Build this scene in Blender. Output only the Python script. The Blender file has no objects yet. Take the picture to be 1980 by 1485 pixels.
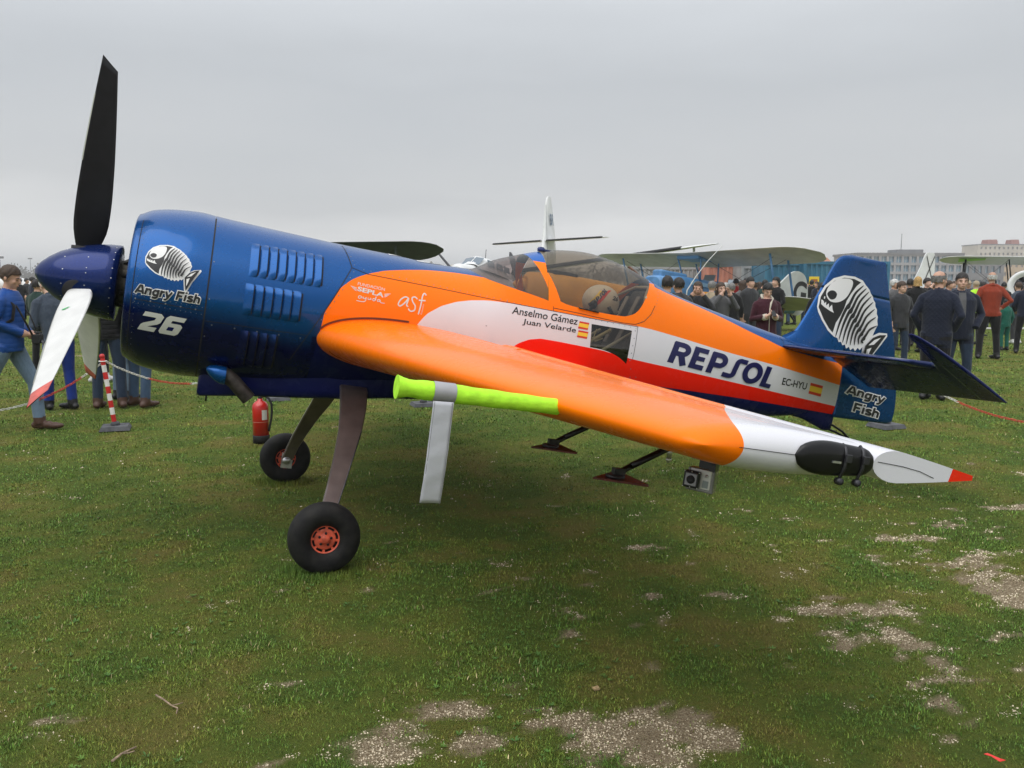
import bpy, bmesh, math, random
import numpy as np
from mathutils import Vector, Matrix, Euler, noise as mnoise
rnd = random.Random(7)
SC = bpy.context.scene
COL = SC.collection
rad = math.radians

# ---------------------------------------------------------------- camera, world, sun, exposure
cam_data = bpy.data.cameras.new("camera")
cam_data.sensor_width = 36.0
cam_data.lens = 1625.5 / 1980 * 36.0
cam_data.clip_start = 0.05
cam_data.clip_end = 4000
cam = bpy.data.objects.new("camera", cam_data)
COL.objects.link(cam)
cam.location = (0, 0, 1.622)
cam.rotation_euler = (rad(90) - 0.1203, -0.0024, 0)
SC.camera = cam

world = bpy.data.worlds.new("World")
SC.world = world
world.use_nodes = True
wn, wl = world.node_tree.nodes, world.node_tree.links
wn.clear()
SUN_EL, SUN_AZ = rad(58), rad(-35)          # hidden sun, high, behind the camera to the left
w_out = wn.new("ShaderNodeOutputWorld")
w_bg = wn.new("ShaderNodeBackground")
w_sky = wn.new("ShaderNodeTexSky")
w_sky.sky_type = 'NISHITA'
w_sky.sun_disc = False
w_sky.sun_elevation = SUN_EL
w_sky.sun_rotation = SUN_AZ + math.pi
w_sky.dust_density = 5.0
w_tc = wn.new("ShaderNodeTexCoord")
w_sep = wn.new("ShaderNodeSeparateXYZ")
wl.new(w_tc.outputs['Generated'], w_sep.inputs[0])
# even grey cloud deck: soft bands of stratus, a paler strip near the horizon, brighter overhead
w_map = wn.new("ShaderNodeMapping")
w_map.inputs['Scale'].default_value = (0.9, 0.9, 4.0)
wl.new(w_tc.outputs['Generated'], w_map.inputs[0])
w_no = wn.new("ShaderNodeTexNoise")
w_no.inputs['Scale'].default_value = 2.1
w_no.inputs['Detail'].default_value = 4.0
w_no.inputs['Roughness'].default_value = 0.5
wl.new(w_map.outputs[0], w_no.inputs['Vector'])
w_ma = wn.new("ShaderNodeMath"); w_ma.operation = 'MULTIPLY_ADD'
w_ma.inputs[1].default_value = 0.20
wl.new(w_no.outputs['Fac'], w_ma.inputs[0])
w_m2 = wn.new("ShaderNodeMath"); w_m2.operation = 'ADD'
w_m2.inputs[1].default_value = -0.10
wl.new(w_sep.outputs['Z'], w_ma.inputs[2])
wl.new(w_ma.outputs[0], w_m2.inputs[0])
w_ramp = wn.new("ShaderNodeValToRGB")
els = w_ramp.color_ramp.elements
SKY = [(0.0, (.92, .915, .90)), (.05, (.80, .80, .795)), (.11, (.57, .58, .59)), (.21, (.505, .525, .545)), (.32, (.62, .645, .67)),
       (.55, (.90, .94, .98)), (1.0, (1.25, 1.29, 1.33))]
els[0].position = SKY[0][0]; els[0].color = (*SKY[0][1], 1)
els[1].position = SKY[-1][0]; els[1].color = (*SKY[-1][1], 1)
for p_, c_ in SKY[1:-1]:
    e_ = els.new(p_); e_.color = (*c_, 1)
wl.new(w_m2.outputs[0], w_ramp.inputs[0])
w_mul = wn.new("ShaderNodeVectorMath"); w_mul.operation = 'SCALE'
w_mul.inputs['Scale'].default_value = 0.012
wl.new(w_sky.outputs[0], w_mul.inputs[0])
w_add = wn.new("ShaderNodeVectorMath"); w_add.operation = 'ADD'
wl.new(w_mul.outputs[0], w_add.inputs[0]); wl.new(w_ramp.outputs[0], w_add.inputs[1])
wl.new(w_add.outputs[0], w_bg.inputs['Color'])
w_bg.inputs['Strength'].default_value = 1.0
wl.new(w_bg.outputs[0], w_out.inputs[0])

sun_d = bpy.data.lights.new("sun", 'SUN')
sun_d.energy = 1.5
sun_d.angle = rad(60)
sun_d.color = (1.0, 0.97, 0.92)
sun = bpy.data.objects.new("sun", sun_d)
COL.objects.link(sun)
sd = Vector((math.cos(SUN_EL) * math.sin(SUN_AZ), -math.cos(SUN_EL) * math.cos(SUN_AZ), math.sin(SUN_EL)))
sun.rotation_euler = sd.to_track_quat('Z', 'Y').to_euler()
sun.location = (0, 0, 30)

SC.view_settings.view_transform = 'Standard'
SC.view_settings.look = 'None'
SC.view_settings.gamma = 1.0
SC.view_settings.exposure = 0.12
SC.view_settings.use_curve_mapping = False
SC.cycles.use_denoising = True
SC.cycles.max_bounces = 8
SC.cycles.transparent_max_bounces = 16

# ---------------------------------------------------------------- helpers
MATS = {}
def mat(name, col, rough=.5, metal=0., var=.0, scale=8., coat=0., bump=0., bscale=60., spec=.5, sheen=0., vcol=None, alpha=None, trans=None):
    """procedural principled material; var = strength of noise colour variation"""
    if name in MATS: return MATS[name]
    m = bpy.data.materials.new(name); m.use_nodes = True
    nt = m.node_tree; b = nt.nodes['Principled BSDF']
    b.inputs['Base Color'].default_value = (*col, 1)
    b.inputs['Roughness'].default_value = rough
    b.inputs['Metallic'].default_value = metal
    b.inputs['Specular IOR Level'].default_value = spec
    if coat: b.inputs['Coat Weight'].default_value = coat; b.inputs['Coat Roughness'].default_value = .04
    if sheen: b.inputs['Sheen Weight'].default_value = sheen
    if trans: b.inputs['Transmission Weight'].default_value = trans
    tc = None
    if var or bump:
        tc = nt.nodes.new('ShaderNodeTexCoord')
    if var:
        n = nt.nodes.new('ShaderNodeTexNoise'); n.inputs['Scale'].default_value = scale; n.inputs['Detail'].default_value = 5
        nt.links.new(tc.outputs['Object'], n.inputs['Vector'])
        mx = nt.nodes.new('ShaderNodeMix'); mx.data_type = 'RGBA'
        d = vcol if vcol else tuple(c * (1 - var) for c in col)
        l = tuple(min(1, c * (1 + var)) for c in col)
        mx.inputs['A'].default_value = (*d, 1); mx.inputs['B'].default_value = (*l, 1)
        cr = nt.nodes.new('ShaderNodeMapRange'); cr.inputs[1].default_value = .35; cr.inputs[2].default_value = .65
        nt.links.new(n.outputs['Fac'], cr.inputs[0]); nt.links.new(cr.outputs[0], mx.inputs['Factor'])
        nt.links.new(mx.outputs['Result'], b.inputs['Base Color'])
    if bump:
        n2 = nt.nodes.new('ShaderNodeTexNoise'); n2.inputs['Scale'].default_value = bscale; n2.inputs['Detail'].default_value = 3
        nt.links.new(tc.outputs['Object'], n2.inputs['Vector'])
        bp = nt.nodes.new('ShaderNodeBump'); bp.inputs['Strength'].default_value = bump; bp.inputs['Distance'].default_value = .01
        nt.links.new(n2.outputs['Fac'], bp.inputs['Height']); nt.links.new(bp.outputs[0], b.inputs['Normal'])
    MATS[name] = m
    return m

def link(name, me, parent=None):
    o = bpy.data.objects.new(name, me)
    COL.objects.link(o)
    if parent is not None: o.parent = parent
    return o

def mesh_data(name, verts, faces, mats=(), smooth=True, idx=None):
    me = bpy.data.meshes.new(name)
    me.from_pydata([tuple(map(float, v)) for v in verts], [], [tuple(map(int, f)) for f in faces])
    for m in mats: me.materials.append(m)
    if idx is not None: me.polygons.foreach_set('material_index', np.asarray(idx, np.int32))
    if smooth: me.polygons.foreach_set('use_smooth', np.ones(len(me.polygons), bool))
    me.update()
    return me

def tag(o, label=None, cat=None, group=None, kind=None):
    if label: o['label'] = label
    if cat: o['category'] = cat
    if group: o['group'] = group
    if kind: o['kind'] = kind
    return o

def empty(name, loc=(0, 0, 0), rz=0.):
    o = bpy.data.objects.new(name, None); COL.objects.link(o)
    o.empty_display_size = .1
    o.location = loc; o.rotation_euler = (0, 0, rz)
    return o

class MB:
    """collects verts and faces of one mesh"""
    def __init__(s): s.v = []; s.f = []; s.m = []; s.sm = []
    def add(s, v, f, m=0, smooth=True):
        b = len(s.v); s.v += [tuple(map(float, q)) for q in v]
        for q in f: s.f.append(tuple(int(i) + b for i in q)); s.m.append(m); s.sm.append(smooth)
        return s
    def box(s, c, d, rot=None, m=0, taper=1., bev=0.):
        x, y, z = (k / 2 for k in d)
        if bev:
            vs, fs = bevbox(d, bev)
        else:
            vs = [(-x, -y, -z), (x, -y, -z), (x, y, -z), (-x, y, -z), (-x * taper, -y * taper, z), (x * taper, -y * taper, z), (x * taper, y * taper, z), (-x * taper, y * taper, z)]
            fs = [(3, 2, 1, 0), (4, 5, 6, 7), (0, 1, 5, 4), (1, 2, 6, 5), (2, 3, 7, 6), (3, 0, 4, 7)]
        R = Euler(rot).to_matrix() if rot else None
        s.add([(R @ Vector(v) if R else Vector(v)) + Vector(c) for v in vs], fs, m, False)
        return s
    def tube(s, pts, r, n=10, m=0, cap=True, flat=None):
        """tube along pts; r number or list; flat = (scale) squash of the second axis"""
        P = [Vector(p) for p in pts]; k = len(P)
        rr = r if hasattr(r, '__len__') else [r] * k
        vs = []; up = None
        for i in range(k):
            t = (P[min(i + 1, k - 1)] - P[max(i - 1, 0)]).normalized()
            if up is None:
                up = Vector((0, 0, 1)) if abs(t.z) < .9 else Vector((1, 0, 0))
            a = t.cross(up)
            if a.length < 1e-6: a = t.orthogonal()
            a.normalize(); b = a.cross(t).normalized(); up = b
            for j in range(n):
                an = 2 * math.pi * j / n
                vs.append(P[i] + (a * math.cos(an) + b * math.sin(an) * (flat or 1)) * rr[i])
        fs = [(i * n + j, i * n + (j + 1) % n, (i + 1) * n + (j + 1) % n, (i + 1) * n + j) for i in range(k - 1) for j in range(n)]
        if cap: fs += [tuple(range(n - 1, -1, -1)), tuple((k - 1) * n + j for j in range(n))]
        return s.add(vs, fs, m)
    def lathe(s, prof, n=24, o=(0, 0, 0), axis='z', m=0, cap=True):
        """prof = [(r, h)]"""
        vs = []
        for r, h in prof:
            for j in range(n):
                a = 2 * math.pi * j / n; c, q = r * math.cos(a), r * math.sin(a)
                v = (c, q, h) if axis == 'z' else ((h, c, q) if axis == 'x' else (q, h, c))
                vs.append((v[0] + o[0], v[1] + o[1], v[2] + o[2]))
        k = len(prof)
        fs = [(i * n + j, i * n + (j + 1) % n, (i + 1) * n + (j + 1) % n, (i + 1) * n + j) for i in range(k - 1) for j in range(n)]
        if cap: fs += [tuple(range(n - 1, -1, -1)), tuple((k - 1) * n + j for j in range(n))]
        return s.add(vs, fs, m)
    def grid(s, rows, m=0, closed=False, flip=False):
        k = len(rows); n = len(rows[0]); vs = [v for r in rows for v in r]
        fs = []
        for i in range(k - 1):
            for j in range(n if closed else n - 1):
                q = (i * n + j, i * n + (j + 1) % n, (i + 1) * n + (j + 1) % n, (i + 1) * n + j)
                fs.append(q[::-1] if flip else q)
        return s.add(vs, fs, m)
    def ell(s, c, r, m=0, nu=14, nv=9, rot=None):
        vs = []; R = Euler(rot).to_matrix() if rot else None
        for i in range(nv + 1):
            t = math.pi * i / nv - math.pi / 2
            for j in range(nu):
                a = 2 * math.pi * j / nu
                v = Vector((r[0] * math.cos(t) * math.cos(a), r[1] * math.cos(t) * math.sin(a), r[2] * math.sin(t)))
                vs.append((R @ v if R else v) + Vector(c))
        fs = [(i * nu + j, i * nu + (j + 1) % nu, (i + 1) * nu + (j + 1) % nu, (i + 1) * nu + j) for i in range(nv) for j in range(nu)]
        return s.add(vs, fs, m)
    def prism(s, poly, y0, y1, m=0, axes='xz'):
        """extrude a 2d polygon between y0 and y1"""
        n = len(poly)
        def pt(p, y): return (p[0], y, p[1]) if axes == 'xz' else ((y, p[0], p[1]) if axes == 'yz' else (p[0], p[1], y))
        vs = [pt(p, y0) for p in poly] + [pt(p, y1) for p in poly]
        fs = [tuple(range(n)), tuple(range(2 * n - 1, n - 1, -1))] + [(i, i + n, (i + 1) % n + n, (i + 1) % n) for i in range(n)]
        return s.add(vs, fs, m, False)
    def build(s, name, mats, parent=None, merge=0., normals=True):
        if not isinstance(mats, (list, tuple)): mats = [mats]
        me = bpy.data.meshes.new(name)
        me.from_pydata(s.v, [], s.f)
        for q in mats: me.materials.append(q)
        me.polygons.foreach_set('material_index', np.array(s.m, np.int32))
        me.polygons.foreach_set('use_smooth', np.array(s.sm, bool))
        if merge or normals:
            bm = bmesh.new(); bm.from_mesh(me)
            if merge: bmesh.ops.remove_doubles(bm, verts=bm.verts, dist=merge)
            if normals: bmesh.ops.recalc_face_normals(bm, faces=bm.faces)
            bm.to_mesh(me); bm.free()
        me.update()
        return link(name, me, parent)

_bb = {}
def bevbox(d, b):
    key = (round(d[0], 4), round(d[1], 4), round(d[2], 4), b)
    if key not in _bb:
        bm = bmesh.new(); bmesh.ops.create_cube(bm, size=1.)
        for v in bm.verts: v.co = Vector((v.co.x * d[0], v.co.y * d[1], v.co.z * d[2]))
        bmesh.ops.bevel(bm, geom=list(bm.edges), offset=b, segments=2, affect='EDGES', profile=.5)
        bm.verts.index_update()
        _bb[key] = ([tuple(v.co) for v in bm.verts], [tuple(v.index for v in f.verts) for f in bm.faces]); bm.free()
    return _bb[key]

def copy_tree(o, parent=None):
    c = o.copy(); COL.objects.link(c); c.parent = parent
    for ch in list(o.children): copy_tree(ch, c)
    return c

def pchip(X, Y):
    X = np.asarray(X, float); Y = np.asarray(Y, float); d = np.diff(Y) / np.diff(X)
    m = np.zeros_like(Y); m[1:-1] = np.where(d[:-1] * d[1:] > 0, 2 * d[:-1] * d[1:] / (d[:-1] + d[1:] + 1e-12), 0); m[0] = d[0]; m[-1] = d[-1]
    def f(x):
        x = np.asarray(x, float); i = np.clip(np.searchsorted(X, x) - 1, 0, len(X) - 2); h = X[i + 1] - X[i]; t = np.clip((x - X[i]) / h, 0, 1)
        return (2*t**3-3*t**2+1)*Y[i] + (t**3-2*t**2+t)*m[i]*h + (-2*t**3+3*t**2)*Y[i+1] + (t**3-t**2)*m[i+1]*h
    return f
# ================================================================= the ground
def vnoise(x, y, scale, seed, octv=4, gain=.5):
    """fractal value noise on arrays, about 0..1"""
    x = np.asarray(x, float); y = np.asarray(y, float); out = np.zeros(np.broadcast(x, y).shape); amp = 1.; tot = 0.
    for o in range(octv):
        r = np.random.RandomState(seed + o * 31); T = r.rand(256, 256)
        u = x / scale * 2 ** o + 57.3 * o; v = y / scale * 2 ** o + 91.7 * o
        i = np.floor(u).astype(int); j = np.floor(v).astype(int); a = u - i; b = v - j
        a = a * a * (3 - 2 * a); b = b * b * (3 - 2 * b); i &= 255; j &= 255; i2 = (i + 1) & 255; j2 = (j + 1) & 255
        out = out + amp * ((T[i, j] * (1 - a) + T[i2, j] * a) * (1 - b) + (T[i, j2] * (1 - a) + T[i2, j2] * a) * b); tot += amp; amp *= gain
    return out / tot
# trodden bare patches: x, y, radius x, radius y, strength
BARE = [(2.7, 4.7, 1.3, .7, .32), (1.9, 3.7, .7, .7, .25), (.45, 2.85, .9, .35, .25), (0.46, 2.83, 0.28, 0.22, 1.15), (0.19, 2.97, 0.16, 0.12, 0.8), (0.74, 2.93, 0.16, 0.18, 0.9), (-0.46, 2.77, 0.24, 0.14, 0.95), (-0.18, 3.05, 0.16, 0.07, 0.85), (-0.06, 2.8, 0.14, 0.12, 0.85), (2.62, 4.79, 0.5, 0.26, 0.95), (2.67, 4.37, 0.36, 0.34, 1.0), (2.34, 5.2, 0.5, 0.14, 0.6), (2.77, 5.55, 0.5, 0.12, 0.55), (1.69, 4.01, 0.24, 0.26, 0.9), (1.67, 3.71, 0.24, 0.18, 0.9), (1.88, 3.44, 0.11, 0.16, 0.85), (1.87, 3.3, 0.14, 0.1, 0.8), (1.3, 3.92, 0.14, 0.05, 0.7), (1.44, 3.95, 0.14, 0.05, 0.6), (0.92, 4.23, 0.22, 0.06, 0.45), (0.8, 5.05, 0.14, 0.07, 0.9), (-1.86, 2.95, 0.22, 0.09, 0.75), (-1.67, 2.84, 0.14, 0.05, 0.75), (3.52, 5.94, 0.5, 0.12, 0.75), (1.05, 4.02, 0.16, 0.05, 0.5), (0.68, 3.4, 0.3, 0.05, 0.55), (1.73, 2.98, 0.08, 0.06, 0.8), (-0.9, 3.22, 0.12, 0.06, 0.45), (-1.54, 3.67, 0.12, 0.06, 0.4), (1.95, 3.05, 0.1, 0.08, 0.75), (2.2, 4.3, 0.12, 0.06, 0.7), (0.35, 3.75, 0.12, 0.05, 0.55), (0.05, 3.3, 0.1, 0.05, 0.5), (-1.0, 4.3, 0.3, 0.05, 0.5), (-3.0, 5.0, 0.4, 0.06, 0.45)]
def bare_at(x, y):
    n = vnoise(x, y, .15, 3, 5, .78); n2 = vnoise(x, y, 1.6, 11, 3)
    b = np.zeros_like(n)
    for cx, cy, rx, ry, s in BARE: b = np.maximum(b, s * np.exp(-(((x - cx) / rx) ** 2 + ((y - cy) / ry) ** 2) * .75))
    far = np.clip((y - 5.5) / 3, 0, 1)
    v = b * 1.12 + (n - .5) * 2.9 + (n2 - .5) * .5 - .55 - .06 * far
    # worn vehicle tracks farther out
    tr = np.exp(-((y - 18.6 - .02 * x) / .55) ** 2) + .8 * np.exp(-((y - 24.5 + .03 * x) / .6) ** 2) + .6 * np.exp(-((y - 15.2 - .1 * x) / .35) ** 2) * (x < -4)
    v = v + tr * (vnoise(x, y, 3., 21, 3) * 1.2 - .05)
    v = v + np.clip((y - 42) / 8, 0, 1) * 1.2
    return np.clip(v * 2.6, 0, 1)
def tone_at(x, y): return np.clip((vnoise(x, y, .42, 5, 6, .70) - .5) * 3.2 + .38, 0, 1)
def ground_h(x, y):
    a = np.clip((26 - y) / 10, 0, 1)
    return a * ((vnoise(x, y, 1.3, 41, 3) - .5) * .022 + (vnoise(x, y, .16, 45, 2) - .5) * .010) - .004

gx = np.concatenate([[-2500, -900, -400, -200, -110, -70, -45, -30, -22, -17, -13.5, -11, -9.5, -8.5, -7.8], np.arange(-7.2, 9.0, .065), [9.6, 10.5, 12, 14, 17, 21, 27, 36, 50, 75, 120, 220, 420, 900, 2500]])
gy = np.concatenate([[-60, -20, -8, -3, 0, 1.2], np.arange(2.0, 7.2, .05), np.arange(7.2, 15, .10), np.arange(15.1, 27, .22), [27.6, 29, 31, 34, 37, 40, 43, 46, 49, 53, 60, 75, 100, 150, 250, 500, 1000, 3200]])
GX, GY = np.meshgrid(gx, gy); nx_, ny_ = len(gx), len(gy)
X_, Y_ = GX.ravel(), GY.ravel(); Z_ = ground_h(X_, Y_)
me = bpy.data.meshes.new('ground')
me.vertices.add(nx_ * ny_); me.vertices.foreach_set('co', np.stack([X_, Y_, Z_], 1).ravel())
ii, jj = np.meshgrid(np.arange(nx_ - 1), np.arange(ny_ - 1)); k0 = (jj * nx_ + ii).ravel()
fc = np.stack([k0, k0 + 1, k0 + nx_ + 1, k0 + nx_], 1)
me.loops.add(fc.size); me.loops.foreach_set('vertex_index', fc.ravel().astype(np.int32)); me.polygons.add(len(fc)); me.polygons.foreach_set('loop_start', np.arange(0, fc.size, 4, dtype=np.int32)); me.polygons.foreach_set('use_smooth', np.ones(len(fc), bool))
for nm, val in (('bare', bare_at(X_, Y_)), ('tone', tone_at(X_, Y_))):
    at = me.attributes.new(nm, 'FLOAT', 'POINT'); at.data.foreach_set('value', val.astype(np.float32))
me.update(); me.validate()
gm = bpy.data.materials.new('turf_soil'); gm.use_nodes = True; nt = gm.node_tree; N = nt.nodes; Lk = nt.links; B = N['Principled BSDF']
def nn(t, **k):
    q = N.new(t)
    for a, v in k.items(): setattr(q, a, v)
    return q
tc = nn('ShaderNodeTexCoord')
def noi(s, d=6, r=.6):
    q = nn('ShaderNodeTexNoise'); q.inputs['Scale'].default_value = s; q.inputs['Detail'].default_value = d; q.inputs['Roughness'].default_value = r; Lk.new(tc.outputs['Object'], q.inputs['Vector']); return q.outputs['Fac']
def ramp(f, pts):
    q = nn('ShaderNodeValToRGB'); e = q.color_ramp.elements; e[0].position = pts[0][0]; e[0].color = (*pts[0][1], 1); e[1].position = pts[-1][0]; e[1].color = (*pts[-1][1], 1)
    for p_, c_ in pts[1:-1]: z = e.new(p_); z.color = (*c_, 1)
    Lk.new(f, q.inputs[0]); return q.outputs[0]
def mixc(f, a, b):
    q = nn('ShaderNodeMix', data_type='RGBA'); Lk.new(f, q.inputs['Factor']); Lk.new(a, q.inputs['A']); Lk.new(b, q.inputs['B']); return q.outputs['Result']
def mth(op, a, b):
    q = nn('ShaderNodeMath', operation=op)
    for i, v in enumerate((a, b)):
        if isinstance(v, (int, float)): q.inputs[i].default_value = v
        else: Lk.new(v, q.inputs[i])
    return q.outputs[0]
at_b = nn('ShaderNodeAttribute', attribute_name='bare').outputs['Fac']; at_t = nn('ShaderNodeAttribute', attribute_name='tone').outputs['Fac']
fine = noi(55, 8, .72); mid = noi(6, 6, .6)
tv = mth('ADD', mth('ADD', mth('MULTIPLY', at_t, .30), .05), mth('MULTIPLY', mth('ADD', mth('MULTIPLY', noi(22, 6, .7), .8), mth('MULTIPLY', fine, 1.1)), .40))
grass_c = ramp(tv, [(.24, (.040, .070, .014)), (.40, (.092, .142, .024)), (.56, (.142, .178, .031)), (.74, (.195, .180, .044)), (.97, (.26, .19, .085))])
vo = nn('ShaderNodeTexVoronoi'); vo.inputs['Scale'].default_value = 130; Lk.new(tc.outputs['Object'], vo.inputs['Vector'])
soil_c = ramp(mth('ADD', mth('MULTIPLY', fine, .7), mth('MULTIPLY', vo.outputs['Distance'], .5)), [(.30, (.58, .49, .35)), (.46, (.46, .37, .245)), (.64, (.34, .265, .165)), (.82, (.20, .15, .09))])
bm_ = mth('ADD', at_b, mth('MULTIPLY', mth('SUBTRACT', fine, .5), .9))
brp = nn('ShaderNodeMapRange'); Lk.new(bm_, brp.inputs[0]); brp.inputs[1].default_value = .18; brp.inputs[2].default_value = .85
Lk.new(mixc(brp.outputs[0], grass_c, soil_c), B.inputs['Base Color'])
B.inputs['Roughness'].default_value = .95; B.inputs['Specular IOR Level'].default_value = .15
bp = nn('ShaderNodeBump'); bp.inputs['Strength'].default_value = 1.; bp.inputs['Distance'].default_value = .035
Lk.new(mth('ADD', fine, mth('MULTIPLY', noi(180, 4, .7), .6)), bp.inputs['Height']); Lk.new(bp.outputs[0], B.inputs['Normal'])
me.materials.append(gm)
ground = link('ground', me); tag(ground, kind='structure')

# ---- grass blades and small weeds, one mass
rs = np.random.RandomState(4)
def fast_mesh(name, V, F, m, attr=None, smooth=False):
    me = bpy.data.meshes.new(name); me.vertices.add(len(V)); me.vertices.foreach_set('co', V.astype(np.float32).ravel())
    k = F.shape[1]; me.loops.add(F.size); me.loops.foreach_set('vertex_index', F.astype(np.int32).ravel()); me.polygons.add(len(F)); me.polygons.foreach_set('loop_start', np.arange(0, F.size, k, dtype=np.int32))
    if smooth: me.polygons.foreach_set('use_smooth', np.ones(len(F), bool))
    if attr:
        for nm, val in attr.items(): a = me.attributes.new(nm, 'FLOAT', 'POINT'); a.data.foreach_set('value', val.astype(np.float32))
    me.materials.append(m); me.update(); return me
def scatter(n, y0, y1, pw):
    """positions across the field in front of the camera, thinner with distance"""
    u = rs.rand(n); y = (y0 ** pw + (y1 ** pw - y0 ** pw) * u) ** (1 / pw); x = (rs.rand(n) * 2 - 1) * (.70 * y + .5); return x, y
def blades(n, y0, y1, pw, h0, h1, w, keep=1.):
    x, y = scatter(n, y0, y1, pw); b = bare_at(x, y); t = tone_at(x, y); clump = vnoise(x, y, .22, 61, 3)
    ok = rs.rand(n) > np.clip(b * 1.15, 0, .985); ok &= rs.rand(n) < np.clip((clump - .42) * 3.2 - (t - .5) * .5, .06, 1); x, y, t, clump = x[ok], y[ok], t[ok], clump[ok]; n = len(x)
    z = ground_h(x, y); a = rs.rand(n) * 2 * np.pi; ln = (h0 + (h1 - h0) * rs.rand(n) ** 1.6) * (.55 + .9 * np.clip(clump, .2, .9)); el = .35 + rs.rand(n) * .95
    sc = 1 + np.clip(y - 4, 0, 20) * .12; ww = w * (.6 + .8 * rs.rand(n)) * sc; ln = ln * (1 + np.clip(y - 5, 0, 20) * .015) * np.clip(1.25 - .75 * t, .4, 1.1)
    dx, dy = np.cos(a), np.sin(a); px, py = -dy, dx
    P0 = np.stack([x - px * ww / 2, y - py * ww / 2, z - .003], 1); P1 = np.stack([x + px * ww / 2, y + py * ww / 2, z - .003], 1)
    hz = ln * np.sin(el); hr = ln * np.cos(el)
    M0 = np.stack([x + dx * hr * .45 - px * ww * .42, y + dy * hr * .45 - py * ww * .42, z + hz * .68], 1); M1 = np.stack([x + dx * hr * .45 + px * ww * .42, y + dy * hr * .45 + py * ww * .42, z + hz * .68], 1)
    T = np.stack([x + dx * hr, y + dy * hr, z + hz], 1)
    V = np.stack([P0, P1, M0, M1, T], 1).reshape(-1, 3); k = np.arange(n) * 5
    F = np.concatenate([np.stack([k, k + 1, k + 3], 1), np.stack([k, k + 3, k + 2], 1), np.stack([k + 2, k + 3, k + 4], 1)])
    tt = np.clip(t * .75 + (rs.rand(n) - .5) * .55 + .1, 0, 1); dry = rs.rand(n) < .07; tt[dry] = 1.15 + rs.rand(dry.sum()) * .3
    return V, F, np.repeat(tt, 5)
def moss(n, y0, y1, pw, h0, h1, w):
    """very short, one-faced shoots that make up the close turf"""
    x, y = scatter(n, y0, y1, pw); b = bare_at(x, y); t = tone_at(x, y); c = vnoise(x, y, .07, 67, 3)
    ok = rs.rand(n) > np.clip(b * 1.05, 0, .94); ok &= rs.rand(n) < np.clip(.5 + (c - .45) * 2.4, .15, 1); x, y, t, c = x[ok], y[ok], t[ok], c[ok]; n = len(x)
    z = ground_h(x, y); a = rs.rand(n) * 2 * np.pi; sc = 1 + np.clip(y - 3.5, 0, 30) * .22; ln = (h0 + (h1 - h0) * rs.rand(n)) * (.5 + c) * (1 + np.clip(y - 4, 0, 20) * .05); ww = w * (.6 + .8 * rs.rand(n)) * sc
    el = .3 + rs.rand(n) * 1.0; dx, dy = np.cos(a), np.sin(a); hr = ln * np.cos(el)
    V = np.stack([np.stack([x + dy * ww / 2, y - dx * ww / 2, z - .002], 1), np.stack([x - dy * ww / 2, y + dx * ww / 2, z - .002], 1), np.stack([x + dx * hr, y + dy * hr, z + ln * np.sin(el) + .001], 1)], 1).reshape(-1, 3)
    F = np.arange(n * 3).reshape(-1, 3); tt = np.clip(t * .8 + (rs.rand(n) - .5) * .5 + .16, 0, 1)
    return V, F, np.repeat(tt, 3)
parts_ = [moss(420000, 2.2, 5.2, 1.15, .005, .014, .0030), moss(330000, 5.0, 13, .6, .006, .016, .0038), moss(120000, 12, 30, .5, .010, .02, .006),
          blades(90000, 2.2, 4.8, 1.3, .008, .024, .0032), blades(90000, 4.5, 10, .75, .009, .025, .0040), blades(60000, 9.5, 28, .5, .014, .032, .008)]
off = 0; VV, FF, AA, BB = [], [], [], []
for i_, (V, F, A) in enumerate(parts_):
    k_ = 3 if i_ < 3 else 5; q_ = .40 + 1.15 * rs.rand(len(V) // k_) ** 1.3; VV.append(V); FF.append(F + off); AA.append(A); BB.append(np.repeat(q_, k_)); off += len(V)
# longer tufts left standing round the tyres
for cx, cy in ((-1.075, 4.58), (-1.895, 6.73)):
    n = 2600; a = rs.rand(n) * 6.283; r = .05 + .17 * rs.rand(n); x = cx + r * np.cos(a) * 1.15; y = cy + r * np.sin(a) * .8; z = ground_h(x, y); h = .018 + .030 * rs.rand(n); b = rs.rand(n) * 6.283; w = .0032; dx, dy = np.cos(b), np.sin(b)
    V = np.stack([np.stack([x + dy * w / 2, y - dx * w / 2, z - .002], 1), np.stack([x - dy * w / 2, y + dx * w / 2, z - .002], 1), np.stack([x + dx * h * .5, y + dy * h * .5, z + h], 1)], 1).reshape(-1, 3)
    VV.append(V); FF.append(np.arange(n * 3).reshape(-1, 3) + off); AA.append(np.repeat(np.clip(tone_at(x, y) * .7 + .3 * rs.rand(n), 0, 1), 3)); BB.append(np.repeat(.4 + .8 * rs.rand(n), 3)); off += n * 3
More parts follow.
